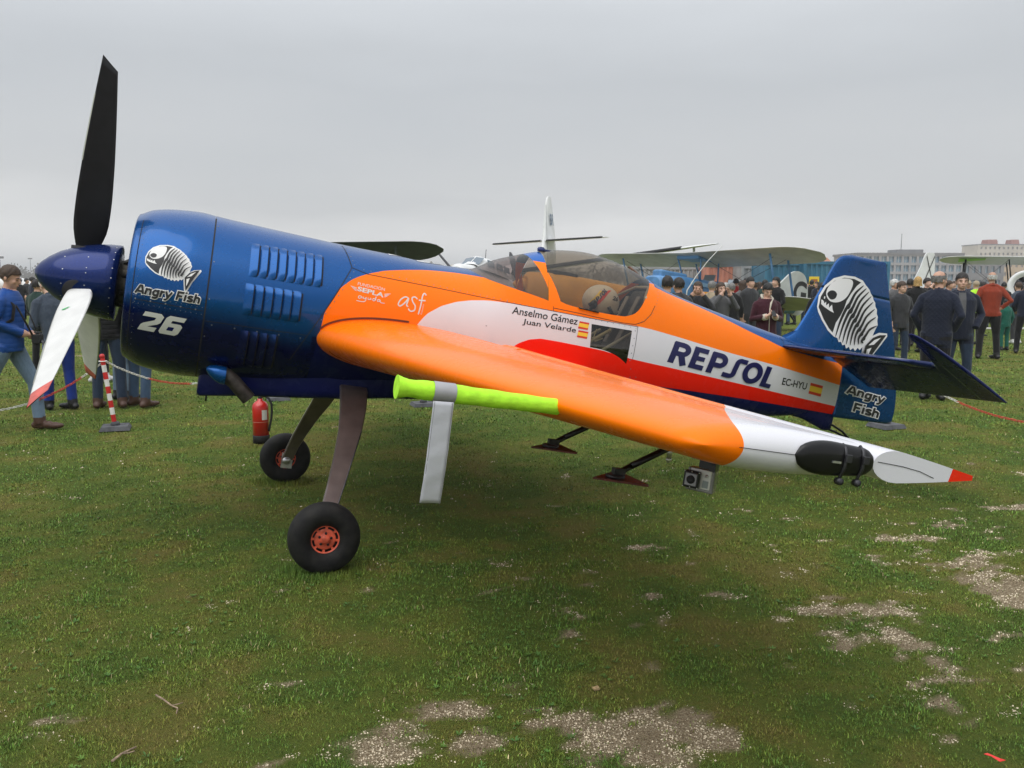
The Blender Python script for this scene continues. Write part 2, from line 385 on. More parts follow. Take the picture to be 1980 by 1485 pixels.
# broad-leaved rosettes
n = 4200; x, y = scatter(n, 2.2, 11, .9); cl = vnoise(x, y, .5, 71, 3); ok = (cl > .56) & (bare_at(x, y) < .75); x, y = x[ok], y[ok]
for k in range(len(x)):
    m_ = rs.randint(4, 8); s_ = rs.uniform(.008, .022); a0 = rs.rand() * 6.28; z = float(ground_h(x[k], y[k])); vv = []; ff = []
    for j in range(m_):
        a = a0 + 6.283 * j / m_ + rs.uniform(-.25, .25); L = s_ * rs.uniform(.7, 1.25); w = L * rs.uniform(.28, .42); c_, q = math.cos(a), math.sin(a); h = rs.uniform(.25, .6) * L
        vv += [(x[k], y[k], z + .003), (x[k] + c_ * L * .5 - q * w / 2, y[k] + q * L * .5 + c_ * w / 2, z + .004 + h * .7), (x[k] + c_ * L, y[k] + q * L, z + .004 + h), (x[k] + c_ * L * .5 + q * w / 2, y[k] + q * L * .5 - c_ * w / 2, z + .004 + h * .7)]
        b = off + 4 * j; ff += [(b, b + 1, b + 2), (b, b + 2, b + 3)]
    VV.append(np.array(vv)); FF.append(np.array(ff)); AA.append(np.full(len(vv), rs.uniform(-.3, .15))); BB.append(np.full(len(vv), rs.uniform(.6, 1.0))); off += len(vv)
gmat = bpy.data.materials.new('grass_blade'); gmat.use_nodes = True; nt2 = gmat.node_tree; b2 = nt2.nodes['Principled BSDF']
ga = nt2.nodes.new('ShaderNodeAttribute'); ga.attribute_name = 'tone'
mr = nt2.nodes.new('ShaderNodeMapRange'); mr.inputs[1].default_value = -.5; mr.inputs[2].default_value = 1.5; nt2.links.new(ga.outputs['Fac'], mr.inputs[0])
cr = nt2.nodes.new('ShaderNodeValToRGB'); e = cr.color_ramp.elements; e[0].color = (.085, .190, .050, 1); e[1].color = (.48, .40, .22, 1)
for p_, c_ in ((.2, (.098, .212, .042)), (.36, (.128, .226, .033)), (.52, (.170, .238, .036)), (.66, (.215, .230, .042)), (.76, (.225, .190, .050)), (.82, (.32, .26, .12))): z = e.new(p_); z.color = (*c_, 1)
va = nt2.nodes.new('ShaderNodeAttribute'); va.attribute_name = 'val'; vm = nt2.nodes.new('ShaderNodeVectorMath'); vm.operation = 'SCALE'; nt2.links.new(va.outputs['Fac'], vm.inputs['Scale']); nt2.links.new(cr.outputs[0], vm.inputs[0])
nt2.links.new(mr.outputs[0], cr.inputs[0]); nt2.links.new(vm.outputs[0], b2.inputs['Base Color']); b2.inputs['Roughness'].default_value = .6; b2.inputs['Specular IOR Level'].default_value = .25
b2.inputs['Subsurface Weight'].default_value = 0.
go = link('grass', fast_mesh('grass', np.concatenate(VV), np.concatenate(FF), gmat, {'tone': np.concatenate(AA), 'val': np.concatenate(BB)}))
tag(go, 'short mossy grass and clover covering the airfield', 'grass', kind='stuff')
# ---- grit on the bare patches
n = 420000; x, y = scatter(n, 2.2, 8., .8); b = bare_at(x, y); ok = (rs.rand(n) < np.clip((b - .05) * 1.3, .0015, 1) * np.clip((vnoise(x, y, .12, 83, 3) - .28) * 2.4, .05, 1)); x, y = x[ok], y[ok]; n = len(x)
z = ground_h(x, y); s_ = .0013 + .0034 * rs.rand(n) ** 2.6; s_ = s_ * np.clip(y / 3.5, 1, 2.2); V = []
base = np.array([(1, 0, 0), (0, 1, 0), (-1, 0, 0), (0, -1, 0), (0, 0, .9)], float)
rot = rs.rand(n) * 6.28; st = .6 + .8 * rs.rand(n, 5)
bx_ = base[None, :, 0] * st; by_ = base[None, :, 1] * st
V = np.stack([x[:, None] + s_[:, None] * (bx_ * np.cos(rot)[:, None] - by_ * np.sin(rot)[:, None]), y[:, None] + s_[:, None] * (bx_ * np.sin(rot)[:, None] + by_ * np.cos(rot)[:, None]), z[:, None] + s_[:, None] * base[None, :, 2] * st], 2).reshape(-1, 3)
k = np.arange(n) * 5; F = np.concatenate([np.stack([k + i, k + (i + 1) % 4, k + 4], 1) for i in range(4)])
go = link('grit', fast_mesh('grit', V, F, mat('grit_stone', (.56, .48, .35), .9, var=.45, scale=120), smooth=False)); tag(go, 'pale grit lying on the worn patches of the airfield', 'grit', kind='stuff')
# ================================================================= the aerobatic aeroplane
# body frame: x aft from the spinner tip, y to the aeroplane's right (the near, left wing is -y), z up from the thrust line
PTH, PPSI = .1611, .3537
_c, _s, _cy, _sy = math.cos(PTH), math.sin(PTH), math.cos(PPSI), math.sin(PPSI)
B_AFT = Vector((_c * _cy, _c * _sy, -_s)); B_RIGHT = Vector((-_sy, _cy, 0)); B_UP = Vector((_s * _cy, _s * _sy, _c))
B_ORG = Vector((-2.8878, 5.1278, 1.6843))
XW, ZW = 1.752, -1.4217
SH = Vector((XW, 0, ZW))                     # wheels' ground point in the body frame = origin of the thing
plane = empty('aerobatic_aeroplane')
PM = Matrix((( B_AFT.x, B_RIGHT.x, B_UP.x), (B_AFT.y, B_RIGHT.y, B_UP.y), (B_AFT.z, B_RIGHT.z, B_UP.z))).to_4x4()
PM.translation = B_ORG + B_AFT * SH.x + B_UP * SH.z
PM.translation.z = 0.0
plane.matrix_world = PM
tag(plane, 'blue and orange single-seat aerobatic aeroplane with REPSOL stripe and fish skeleton on its fin', 'aeroplane')

def pb(mb, name, mats, parent=None, merge=0., normals=True):
    """build a part in the body frame"""
    mb.v = [(v[0] - SH.x, v[1] - SH.y, v[2] - SH.z) for v in mb.v]
    return mb.build(name, mats, parent or plane, merge, normals)

# ---- outer shape of the fuselage: x, top, bottom, half width, z of widest, exponents
ST = np.array([
(.555,.452,-.452,.452,0,2,2),(.62,.487,-.487,.487,0,2,2),(.75,.514,-.514,.514,0,2,2),(.90,.525,-.525,.525,0,2,2),(1.0,.517,-.525,.525,0,2,2),
(1.4,.497,-.52,.515,0,2.05,2.1),(1.85,.48,-.50,.485,0,2.1,2.2),(2.15,.474,-.485,.462,0,2.15,2.3),(2.4,.464,-.47,.445,0,2.15,2.4),
(2.7,.474,-.45,.428,0,2.1,2.4),(2.9,.575,-.44,.42,0,2.05,2.4),(3.06,.637,-.43,.414,0,2,2.4),(3.2,.685,-.422,.408,0,2,2.4),(3.38,.728,-.413,.402,0,2,2.4),
(3.59,.747,-.402,.393,0,2,2.4),(3.81,.725,-.392,.38,0,2,2.4),(4.0,.677,-.382,.364,0,2.05,2.4),(4.15,.628,-.375,.348,0,2.1,2.4),(4.25,.595,-.368,.336,0,2.1,2.4),(4.4,.557,-.36,.317,0,2.1,2.4),
(4.9,.468,-.332,.245,.02,2.2,2.4),(5.43,.387,-.30,.165,.03,2.3,2.4),(5.8,.34,-.255,.108,.03,2.4,2.4),(6.135,.30,-.222,.055,.03,2.5,2.5)])
_SF = [pchip(ST[:, 0], ST[:, k]) for k in range(1, 7)]
def sec(x): return [f(x) for f in _SF]
def halfw(x, z):
    zt, zb, w, zm, nu, nl = sec(x); z = np.asarray(z, float); up = z >= zm
    h = np.where(up, zt - zm, zm - zb); n = np.where(up, nu, nl)
    q = np.clip(np.abs((z - zm) / h), 0, 1)
    return w * np.maximum(0, 1 - q ** n) ** (1 / n)
def ring(x, z0, z1, n):
    """near-side points of the section from height z0 up to z1"""
    zt, zb, w, zm, nu, nl = [float(a) for a in sec(x)]
    def ang(z):
        up = z >= zm; h = zt - zm if up else zm - zb; e = nu if up else nl
        q = min(1, abs(z - zm) / h) ** (e / 2); return math.asin(q) * (1 if up else -1)
    a0, a1 = ang(z0), ang(z1); out = []
    for i in range(n):
        a = a0 + (a1 - a0) * i / (n - 1); up = a >= 0; h = zt - zm if up else zm - zb; e = nu if up else nl
        out.append((x, -w * max(0, math.cos(a)) ** (2 / e), zm + (1 if up else -1) * h * abs(math.sin(a)) ** (2 / e)))
    return out

# ---- paint
class NT:
    def __init__(s, name):
        s.m = bpy.data.materials.new(name); s.m.use_nodes = True; s.nt = s.m.node_tree; s.n = s.nt.nodes; s.l = s.nt.links
        s.b = s.n['Principled BSDF']; s.out = s.n['Material Output']
    def new(s, t, **k):
        q = s.n.new(t)
        for a, v in k.items(): setattr(q, a, v)
        return q
    def _in(s, sock, v):
        if hasattr(v, 'is_linked') or hasattr(v, 'links'): s.l.new(v, sock)
        else: sock.default_value = v
    def math(s, op, a, b=0., c=None):
        q = s.new('ShaderNodeMath', operation=op); s._in(q.inputs[0], a); s._in(q.inputs[1], b)
        if c is not None: s._in(q.inputs[2], c)
        return q.outputs[0]
    def mix(s, f, a, b):
        q = s.new('ShaderNodeMix', data_type='RGBA'); s._in(q.inputs['Factor'], f)
        for k, v in (('A', a), ('B', b)):
            if isinstance(v, tuple): q.inputs[k].default_value = (*v, 1)
            else: s.l.new(v, q.inputs[k])
        return q.outputs['Result']
    def fmix(s, f, a, b): return s.math('MULTIPLY_ADD', f, s.math('SUBTRACT', b, a), a)
    def xyz(s):
        tc = s.new('ShaderNodeTexCoord'); s.obj = tc.outputs['Object']; sp = s.new('ShaderNodeSeparateXYZ'); s.l.new(s.obj, sp.inputs[0])
        return sp.outputs
    def curve(s, x, pts, x0, x1, smooth=True, z0=-1., z1=1.):
        """height as a function of x through pts"""
        f = s.new('ShaderNodeFloatCurve'); c = f.mapping.curves[0]
        X = [p[0] for p in pts]; Z = [p[1] for p in pts]
        if smooth:
            g = pchip(X, Z); xs = sorted(set(list(np.linspace(X[0], X[-1], 40)) + X)); zs = [float(g(q)) for q in xs]
        else: xs, zs = X, Z
        q = [((a - x0) / (x1 - x0), (b - z0) / (z1 - z0)) for a, b in zip(xs, zs)]
        c.points[0].location = q[0]; c.points[1].location = q[-1]
        for a, b in q[1:-1]: c.points.new(a, b)
        for p_ in c.points: p_.handle_type = 'VECTOR'
        f.mapping.use_clip = False; f.mapping.update()
        s.l.new(s.math('DIVIDE', s.math('SUBTRACT', x, x0), x1 - x0), f.inputs['Value'])
        return s.math('MULTIPLY_ADD', f.outputs[0], z1 - z0, z0)
    def noise(s, scale, detail=4, vec=None, rough=.5):
        q = s.new('ShaderNodeTexNoise'); q.inputs['Scale'].default_value = scale; q.inputs['Detail'].default_value = detail; q.inputs['Roughness'].default_value = rough
        s.l.new(vec if vec is not None else s.obj, q.inputs['Vector']); return q.outputs['Fac']

ORANGE, WHITE, RED, NAVY, BLUE = (.95, .185, .0008), (.66, .66, .70), (.82, .012, .003), (.003, .007, .075), (.001, .068, .25)
OT = [(1.60, -.9), (1.655, -.2), (1.663, -.055), (1.67, .008), (1.695, .073), (1.738, .16), (1.765, .194), (1.815, .241), (1.88, .281), (1.941, .308), (2.032, .34), (2.179, .372), (2.368, .402), (2.564, .417), (2.712, .420), (2.772, .417),
      (3.0, .55), (3.3, .60), (4.1, .585), (4.238, .555), (4.494, .509), (4.82, .435), (5.042, .376), (5.285, .321), (5.45, .283), (5.7, .26), (6.2, .23)]
WT = [(2.23, -.9), (2.255, -.06), (2.266, .005), (2.294, .053), (2.345, .115), (2.43, .173), (2.538, .218), (2.65, .245), (2.8, .264), (2.975, .268), (3.269, .262), (3.694, .258), (3.958, .256), (4.265, .233), (4.783, .178), (5.283, .138), (6.008, .064), (6.2, .045)]
RT = [(2.92, -.9), (2.94, -.11), (2.951, -.065), (2.975, -.025), (3.027, .014), (3.09, .043), (3.172, .060), (3.275, .059), (3.415, .054), (3.656, .043), (3.894, .016), (4.354, -.014), (4.945, -.053), (6.033, -.127), (6.2, -.138)]
BT = [(1.55, -.14), (2.0, -.14), (3.4, -.15), (3.869, -.157), (4.236, -.161), (4.867, -.168), (5.509, -.185), (6.077, -.205), (6.2, -.21)]
WIN = dict(x0=3.556, x1=3.895, zt=.218)
def livery(t, x, z):
    """colour and 'metallic flake' mask of the fuselage paint at body x, z"""
    def below(pts): return t.math('LESS_THAN', z, t.curve(x, pts, 1.5, 6.3))
    first = lambda xs: t.math('GREATER_THAN', x, xs)
    m_o = t.math('MULTIPLY', below(OT), first(1.645)); m_w = t.math('MULTIPLY', below(WT), first(2.25))
    m_r = t.math('MULTIPLY', below(RT), first(2.935)); m_b = t.math('MULTIPLY', below(BT), first(1.62))
    # front: upper cowl bright metallic blue, lower cowl navy, split at the seam
    n = t.noise(2.5, 3)
    lim = t.math('ADD', t.math('MULTIPLY', n, .12), t.math('MULTIPLY_ADD', x, -.10, -.03))
    mr = t.new('ShaderNodeMapRange'); mr.interpolation_type = 'SMOOTHSTEP'
    t.l.new(t.math('SUBTRACT', z, lim), mr.inputs[0]); mr.inputs[1].default_value = -.13; mr.inputs[2].default_value = .06
    base = t.mix(mr.outputs[0], NAVY, BLUE)
    c = t.mix(m_o, base, ORANGE); c = t.mix(m_w, c, WHITE); c = t.mix(m_r, c, RED); c = t.mix(m_b, c, NAVY)
    flake = t.math('SUBTRACT', 1., m_o)
    return c, flake
def finish(t, col, flake, wear=.03):
    """gloss, orange peel and light grime common to all the paint"""
    g = t.noise(7, 6, rough=.65)
    mr = t.new('ShaderNodeMapRange'); t.l.new(g, mr.inputs[0]); mr.inputs[1].default_value = .45; mr.inputs[2].default_value = .75; mr.inputs[3].default_value = 0; mr.inputs[4].default_value = wear
    col = t.mix(mr.outputs[0], col, (.10, .09, .08))
    t.l.new(col, t.b.inputs['Base Color'])
    t.l.new(t.math('MULTIPLY', flake, .55), t.b.inputs['Metallic'])
    t.l.new(t.math('MULTIPLY_ADD', g, .16, .19), t.b.inputs['Roughness'])
    t.l.new(t.math('MULTIPLY_ADD', flake, .22, .22), t.b.inputs['Coat Weight']); t.b.inputs['Specular IOR Level'].default_value = .08; t.b.inputs['Coat Roughness'].default_value = .06
    w = t.noise(9, 2); bp = t.new('ShaderNodeBump'); bp.inputs['Strength'].default_value = .02; bp.inputs['Distance'].default_value = .02
    t.l.new(w, bp.inputs['Height']); t.l.new(bp.outputs[0], t.b.inputs['Normal']); t.l.new(bp.outputs[0], t.b.inputs['Coat Normal'])
def bodyxz(t):
    o = t.xyz(); return t.math('ADD', o['X'], SH.x), o['Y'], t.math('ADD', o['Z'], SH.z)
def glass_shader(t, tint, refl=.9):
    tr = t.new('ShaderNodeBsdfTransparent'); tr.inputs[0].default_value = (*tint, 1)
    gl = t.new('ShaderNodeBsdfGlossy'); gl.inputs['Roughness'].default_value = .03; gl.inputs['Color'].default_value = (.9, .9, .9, 1)
    lw = t.new('ShaderNodeLayerWeight'); lw.inputs['Blend'].default_value = .5
    fr = t.math('MULTIPLY_ADD', t.math('POWER', lw.outputs['Facing'], 4.), .55 * refl, .05 * refl)
    mx = t.new('ShaderNodeMixShader'); t.l.new(fr, mx.inputs[0]); t.l.new(tr.outputs[0], mx.inputs[1]); t.l.new(gl.outputs[0], mx.inputs[2])
    return mx.outputs[0]

t = NT('fuselage_paint'); bx, by, bz = bodyxz(t); c, fl = livery(t, bx, bz); finish(t, c, fl)
# clear panel let into both sides below the cockpit
inw = t.math('MULTIPLY', t.math('MULTIPLY', t.math('GREATER_THAN', bx, t.math('MULTIPLY_ADD', bz, -.05, 3.567)), t.math('LESS_THAN', bx, t.math('MULTIPLY_ADD', bz, .05, 3.886))),
             t.math('MULTIPLY', t.math('LESS_THAN', bz, .218), t.math('GREATER_THAN', bz, t.curve(bx, [(3.5, .053), (3.62, .051), (3.70, .043), (3.78, .024), (3.84, -.002), (3.888, -.03), (3.95, -.06)], 3.4, 4.0))))
tint_win = glass_shader(t, (.62, .60, .56), 1.)
geo = t.new('ShaderNodeNewGeometry')
inner = t.new('ShaderNodeBsdfDiffuse'); inner.inputs[0].default_value = (.03, .03, .035, 1)
mi = t.new('ShaderNodeMixShader'); t.l.new(geo.outputs['Backfacing'], mi.inputs[0]); t.l.new(t.b.outputs[0], mi.inputs[1]); t.l.new(inner.outputs[0], mi.inputs[2])
mw = t.new('ShaderNodeMixShader'); t.l.new(inw, mw.inputs[0]); t.l.new(mi.outputs[0], mw.inputs[1]); t.l.new(tint_win, mw.inputs[2]); t.l.new(mw.outputs[0], t.out.inputs[0])
M_FUS = t.m
t = NT('cowl_paint'); bx, by, bz = bodyxz(t); c, fl = livery(t, bx, bz); finish(t, c, fl); M_COWL = t.m
ZG = [(3.10, .33), (3.21, .345), (3.25, .342), (3.297, .340), (3.346, .326), (3.491, .314), (3.704, .308), (3.82, .311), (3.859, .321), (3.917, .346), (3.973, .404), (4.03, .496), (4.085, .585), (4.106, .62), (4.13, .66), (4.2, .8)]
def arch_x(t, z): return t.math('MULTIPLY_ADD', t.math('MULTIPLY', z, z), -.5387, 3.362)     # rear edge of the windscreen arch
def arch_f(t, z): return t.math('MULTIPLY_ADD', t.math('MULTIPLY', z, z), -.4626, 3.2847)    # its front edge
t = NT('canopy_hood_material'); bx, by, bz = bodyxz(t); c, fl = livery(t, bx, bz)
c = t.mix(t.math('GREATER_THAN', bz, .60), ORANGE, (.01, .11, .42)); finish(t, c, t.math('GREATER_THAN', bz, .60))
ing = t.math('MULTIPLY', t.math('GREATER_THAN', bz, t.curve(bx, ZG, 3.0, 4.3)), t.math('GREATER_THAN', bx, arch_x(t, bz)))
g = glass_shader(t, (.60, .54, .46), 1.)
mx = t.new('ShaderNodeMixShader'); t.l.new(ing, mx.inputs[0]); t.l.new(t.b.outputs[0], mx.inputs[1]); t.l.new(g, mx.inputs[2]); t.l.new(mx.outputs[0], t.out.inputs[0]); M_HOOD = t.m
t = NT('windscreen_material'); bx, by, bz = bodyxz(t)
c = t.mix(t.math('GREATER_THAN', bz, .60), ORANGE, (.01, .11, .42)); finish(t, c, t.math('GREATER_THAN', bz, .60))
g = glass_shader(t, (.54, .47, .45), 1.)
mx = t.new('ShaderNodeMixShader'); t.l.new(t.math('LESS_THAN', bx, arch_f(t, bz)), mx.inputs[0]); t.l.new(t.b.outputs[0], mx.inputs[1]); t.l.new(g, mx.inputs[2]); t.l.new(mx.outputs[0], t.out.inputs[0]); M_WS = t.m

t = NT('wing_paint'); bx, by, bz = bodyxz(t)
ay = t.math('ABSOLUTE', by)
dzq = t.math('DIVIDE', t.math('ADD', bz, .135), .065)
wt = t.math('GREATER_THAN', bx, t.math('MULTIPLY_ADD', t.math('MULTIPLY', dzq, dzq), -.055, t.math('MULTIPLY_ADD', t.math('SUBTRACT', 3.88, ay), .66, 2.385)))
tip = t.math('MULTIPLY', t.math('GREATER_THAN', bx, t.math('ADD', t.math('MULTIPLY', bz, .25), 3.195)), t.math('GREATER_THAN', ay, 3.72))
cc = t.mix(wt, ORANGE, WHITE); cc = t.mix(tip, cc, (.80, .03, .01)); finish(t, cc, 0., .04); M_WING = t.m
def paint(name, col, metal=0., wear=.05):
    t = NT(name); bodyxz(t); finish(t, t.mix(0., col, col), metal, wear); return t.m
M_BLUE = paint('blue_metallic_paint', (.001, .070, .26), 1.)
M_SPIN = paint('spinner_blue_paint', (.005, .019, .115), .9)
M_NAVY = paint('navy_gloss_paint', (.006, .010, .10), .3)
M_BLACK = mat('black_rubber', (.012, .012, .013), .75, bump=.15, bscale=90)
M_SEAM = mat('panel_gap', (.012, .012, .014), .8)
M_RIV = mat('fastener_grey', (.20, .21, .24), .45, .6)
M_ALU = mat('bare_aluminium', (.55, .55, .56), .35, .9, var=.2, scale=30)
M_DKMET = mat('dark_metal', (.05, .05, .055), .45, .7, var=.3, scale=40)
M_BLKGL = mat('black_gloss', (.006, .006, .007), .32, coat=.15, spec=.3)
M_INT = mat('cockpit_interior', (.03, .03, .034), .7, var=.3, scale=20)
M_WD = mat('decal_white', (.78, .78, .78), .4); M_KD = mat('decal_black', (.01, .01, .012), .4)
M_ND = mat('decal_navy', (.006, .006, .075), .4); M_YD = mat('decal_yellow', (.85, .55, .03), .4); M_RD = mat('decal_red', (.62, .03, .01), .4)
M_GD = mat('decal_grey_white', (.62, .63, .60), .45)

# ---- fuselage loft
BELT = [(2.665, .473), (2.685, .458), (2.72, .436), (2.771, .412), (2.86, .390), (2.975, .370), (3.128, .345), (3.23, .325), (3.307, .307), (3.45, .297), (3.619, .288), (3.794, .281), (3.86, .282), (3.90, .287), (3.974, .318), (4.039, .381), (4.082, .452), (4.12, .53), (4.15, .60), (4.165, .623)]
_belt = pchip([b[0] for b in BELT], [b[1] for b in BELT])
XB0, XB1 = 2.665, 4.165
def ztop(x): return float(_SF[0](x))
def ztrim(x): return min(ztop(x), float(_belt(x))) if XB0 < x < XB1 else ztop(x)
xs = sorted(set([round(v, 4) for v in list(np.linspace(.982, 6.135, 150)) + list(np.linspace(XB0, 2.80, 18)) + list(np.linspace(3.88, XB1, 40))]))
mb = MB(); NR = 44
near = [ring(x, float(_SF[1](x)) + 1e-6, ztrim(x), NR) for x in xs]
mb.grid(near); mb.grid([[(a, -b, c_) for a, b, c_ in r] for r in near], flip=True)
fus = pb(mb, 'fuselage', [M_FUS], merge=.0004)
xc = [x for x in xs if XB0 - 1e-6 <= x <= XB1 + 1e-6]
XA = 3.205
def hoodrows(xl):
    rows = []
    for x in xl:
        r = ring(x, ztrim(x), ztop(x), 26); rows.append(r + [(a, -b, c_) for a, b, c_ in r[-2::-1]])
    return rows
xl = [x for x in xc if x < XA] + [XA]
mb = MB(); mb.grid(hoodrows(xl)); ws = pb(mb, 'windscreen', [M_WS], merge=.0002)
# hood: the parting arch leans a little, so take it at XA
xl = [XA + .004] + [x for x in xc if x > XA + .01]
mb = MB(); mb.grid(hoodrows(xl)); hood = pb(mb, 'canopy_hood', [M_HOOD], merge=.0002)

def off_surf(x, z, e):
    """point e outside the near side"""
    d = .004
    y = float(halfw(x, z)); ux = (float(halfw(x + d, z)) - float(halfw(x - d, z))) / (2 * d)
    z2 = min(max(z, float(_SF[1](x)) + .01), ztop(x) - .01)
    uz = (float(halfw(x, z2 + d)) - float(halfw(x, z2 - d))) / (2 * d)
    n = Vector((-ux, -1, -uz)).normalized()
    return Vector((x, -y, z)) + n * e
def resample(pts, step):
    P = [Vector((p[0], p[1])) for p in pts]; out = [P[0]]
    for a, b in zip(P[:-1], P[1:]):
        k = max(1, int(math.ceil((b - a).length / step)))
        for i in range(1, k + 1): out.append(a.lerp(b, i / k))
    return out
def strip(mb, pts, w, e, m=0, surf=off_surf, step=.03):
    P = resample(pts, step); rows = []
    for i, p in enumerate(P):
        d = (P[min(i + 1, len(P) - 1)] - P[max(i - 1, 0)]).normalized(); nn = Vector((-d.y, d.x)) * w / 2
        rows.append([surf(*(p + nn), e), surf(*(p - nn), e)])
    mb.grid(rows, m)
def mirror_y(mb):
    n = len(mb.v); v = [(a, -b, c_) for a, b, c_ in mb.v]; f = [q[::-1] for q in mb.f]; mm = list(mb.m)
    for q, k, s_ in zip(f, mm, list(mb.sm)): mb.f.append(tuple(i + n for i in q)); mb.m.append(k); mb.sm.append(s_)
    mb.v += v

# ---- cowling with rolled lip
mb = MB()
prof = [(.39, .66), (.40, .56), (.415, .54), (.432, .535), (.447, .543)]
rows = [[(h, -r * math.cos(a), r * math.sin(a)) for a in np.linspace(0, 2 * math.pi, 65)[:-1]] for r, h in prof]
for x in np.linspace(.555, .9785, 26):
    rows.append([(x, -float(halfw(x, 0)) * math.cos(a), float(halfw(x, 0)) * math.sin(a) if math.sin(a) < 0 else (ztop(x)) * math.sin(a)) for a in np.linspace(0, 2 * math.pi, 65)[:-1]])
mb.grid(rows, closed=True); cowl = pb(mb, 'engine_cowling', [M_COWL])
mb = MB()
mb.lathe([(.40, .64), (.05, .63)], 40, axis='x')
for k in range(27):                           # shutter vanes in the air intake
    a = 2 * math.pi * k / 27
    mb.box((.61, .29 * math.cos(a), .29 * math.sin(a)), (.02, .012, .24), rot=(a - math.pi / 2, .5, 0))
pb(mb, 'cooling_shutter', [M_DKMET])
mb = MB(); mb.lathe([(.13, .40), (.15, .50), (.16, .62)], 24, axis='x')
for k in range(9):
    a = 2 * math.pi * k / 9; mb.tube([(.49, .14 * math.cos(a), .14 * math.sin(a)), (.62, .22 * math.cos(a), .22 * math.sin(a))], .012, 8)
pb(mb, 'reduction_gearbox', [mat('gearbox_grey', (.05, .045, .035), .5, .6, var=.6, scale=40)])
for pts_, w_, e_ in (
    ([(.578, -.40), (.577, 0), (.578, .40)], .004, .0012),
    ([(.982, -.505), (.982, 0), (.982, .49)], .009, .0015),
    ([(.60, -.066), (.97, -.079)], .004, .0012),
    ([(.99, -.135), (1.585, -.138)], .004, .0012),
    ([(1.776, .465), (1.80, .40), (1.823, .325), (1.74, .16), (1.66, 0), (1.608, -.104), (1.55, -.22), (1.509, -.312)], .006, .0012),
    ([(1.823, .325), (1.93, .30)], .004, .0012),
    ([(1.93, .30), (2.4, .288), (2.85, .272), (3.25, .263), (3.6, .256), (3.95, .253)], .0035, .0012),
    ([(3.945, .253), (3.935, .05), (3.93, .01)], .0035, .0012),
    ([(3.245, .297), (3.25, .262)], .0035, .0012),
    ([(3.25, .285), (3.45, .278), (3.80, .262), (3.92, .266), (4.0, .30), (4.06, .36), (4.1, .43)], .004, .0012),
    ([(5.45, .28), (5.44, .33), (5.43, .37)], .004, .0012)):
    for sd_ in (-1, 1):
        mb = MB(); strip(mb, pts_, w_, e_); mb.v = [(v[0], -sd_ * v[1], v[2]) for v in mb.v]; pb(mb, 'panel_seam', [M_SEAM])
# fasteners
def rivets(mb, pts, surf=off_surf, r=.0045, m=0):
    for x, z in pts:
        c0 = surf(x, z, .0); n = (surf(x, z, .01) - c0).normalized(); a = n.orthogonal().normalized(); b = n.cross(a)
        vs = [c0 + n * .0035] + [c0 + n * .0008 + (a * math.cos(k * math.pi / 3) + b * math.sin(k * math.pi / 3)) * r * .75 for k in range(6)]
        vs = [c0 + (v - c0) * 1. for v in vs]
        mb.add(vs, [(0, k + 1, (k + 1) % 6 + 1) for k in range(6)], m)
def along(a, b, n): return [(a[0] + (b[0] - a[0]) * i / (n - 1), a[1] + (b[1] - a[1]) * i / (n - 1)) for i in range(n)]
rv = MB()
rivets(rv, along((.59, -.045), (.965, -.06), 14), r=.003); rivets(rv, along((.59, -.088), (.965, -.10), 14), r=.003); rivets(rv, along((.60, -.064), (.93, -.076), 5), r=.007)
for z0 in (-.35, .40): pass
rivets(rv, along((.598, -.34), (.598, .36), 20), r=.003)
rivets(rv, along((.998, -.45), (.998, .44), 5), r=.006)
rivets(rv, along((1.03, -.155), (1.55, -.16), 5), r=.007)
rivets(rv, along((1.835, .30), (1.66, -.03), 9), r=.005); rivets(rv, along((1.80, .45), (1.84, .345), 5), r=.005)
rivets(rv, along((1.9, .325), (2.9, .283), 22), r=.005); rivets(rv, along((2.9, .276), (3.93, .24), 22), r=.0045)
rivets(rv, along((3.925, .22), (3.91, .0), 5), r=.006)
rivets(rv, along((4.17, .57), (4.10, .40), 8), r=.004); rivets(rv, along((4.08, .37), (3.93, .26), 7), r=.004)
rivets(rv, along((5.37, .155), (5.75, .10), 8), r=.004); rivets(rv, [(5.385, .19), (6.09, .04), (6.10, -.03), (6.105, -.09), (6.1, .16)], r=.004)
rivets(rv, [(2.76, .09), (3.93, -.06), (3.94, -.12), (3.99, -.115)], r=.006)
mirror_y(rv); o = pb(rv, 'rivets', [M_RIV]); o['kind'] = 'stuff'

# ---- louvres: pressed out, open at the rear edge
def louvre(x0, x1, z0, z1, h, name='louvre'):
    mb = MB(); nz = 9
    def prof(u):                     # height across the blade, flush in front
        return h * (u ** .8)
    rows = []
    for i in range(nz):
        v = i / (nz - 1); e = min(1, min(v, 1 - v) / .12) ** .5; z = z0 + (z1 - z0) * v
        rows.append([off_surf(x0 + (x1 - x0) * u, z, .0015 + prof(u) * e) for u in (0, .15, .4, .7, .92, 1)] + [off_surf(x1 + .001, z, -.006)])
    mb.grid(rows); o = pb(mb, name, [M_COWL])
    mg = MB(); strip(mg, [(x1 + .007, z0 + .01), (x1 + .007, z1 - .01)], .012, .0018); pb(mg, 'slot', [M_SEAM], o)
    return o
for k in range(8): louvre(1.200 + k * .0545, 1.200 + k * .0545 + .047, .166, .371, .020)
for k in range(6): louvre(1.190 + k * .0560, 1.190 + k * .0560 + .049, -.068, .122, .020)
for k in range(4): louvre(1.195 + k * .0550, 1.195 + k * .0550 + .047, -.385, -.160, .020)

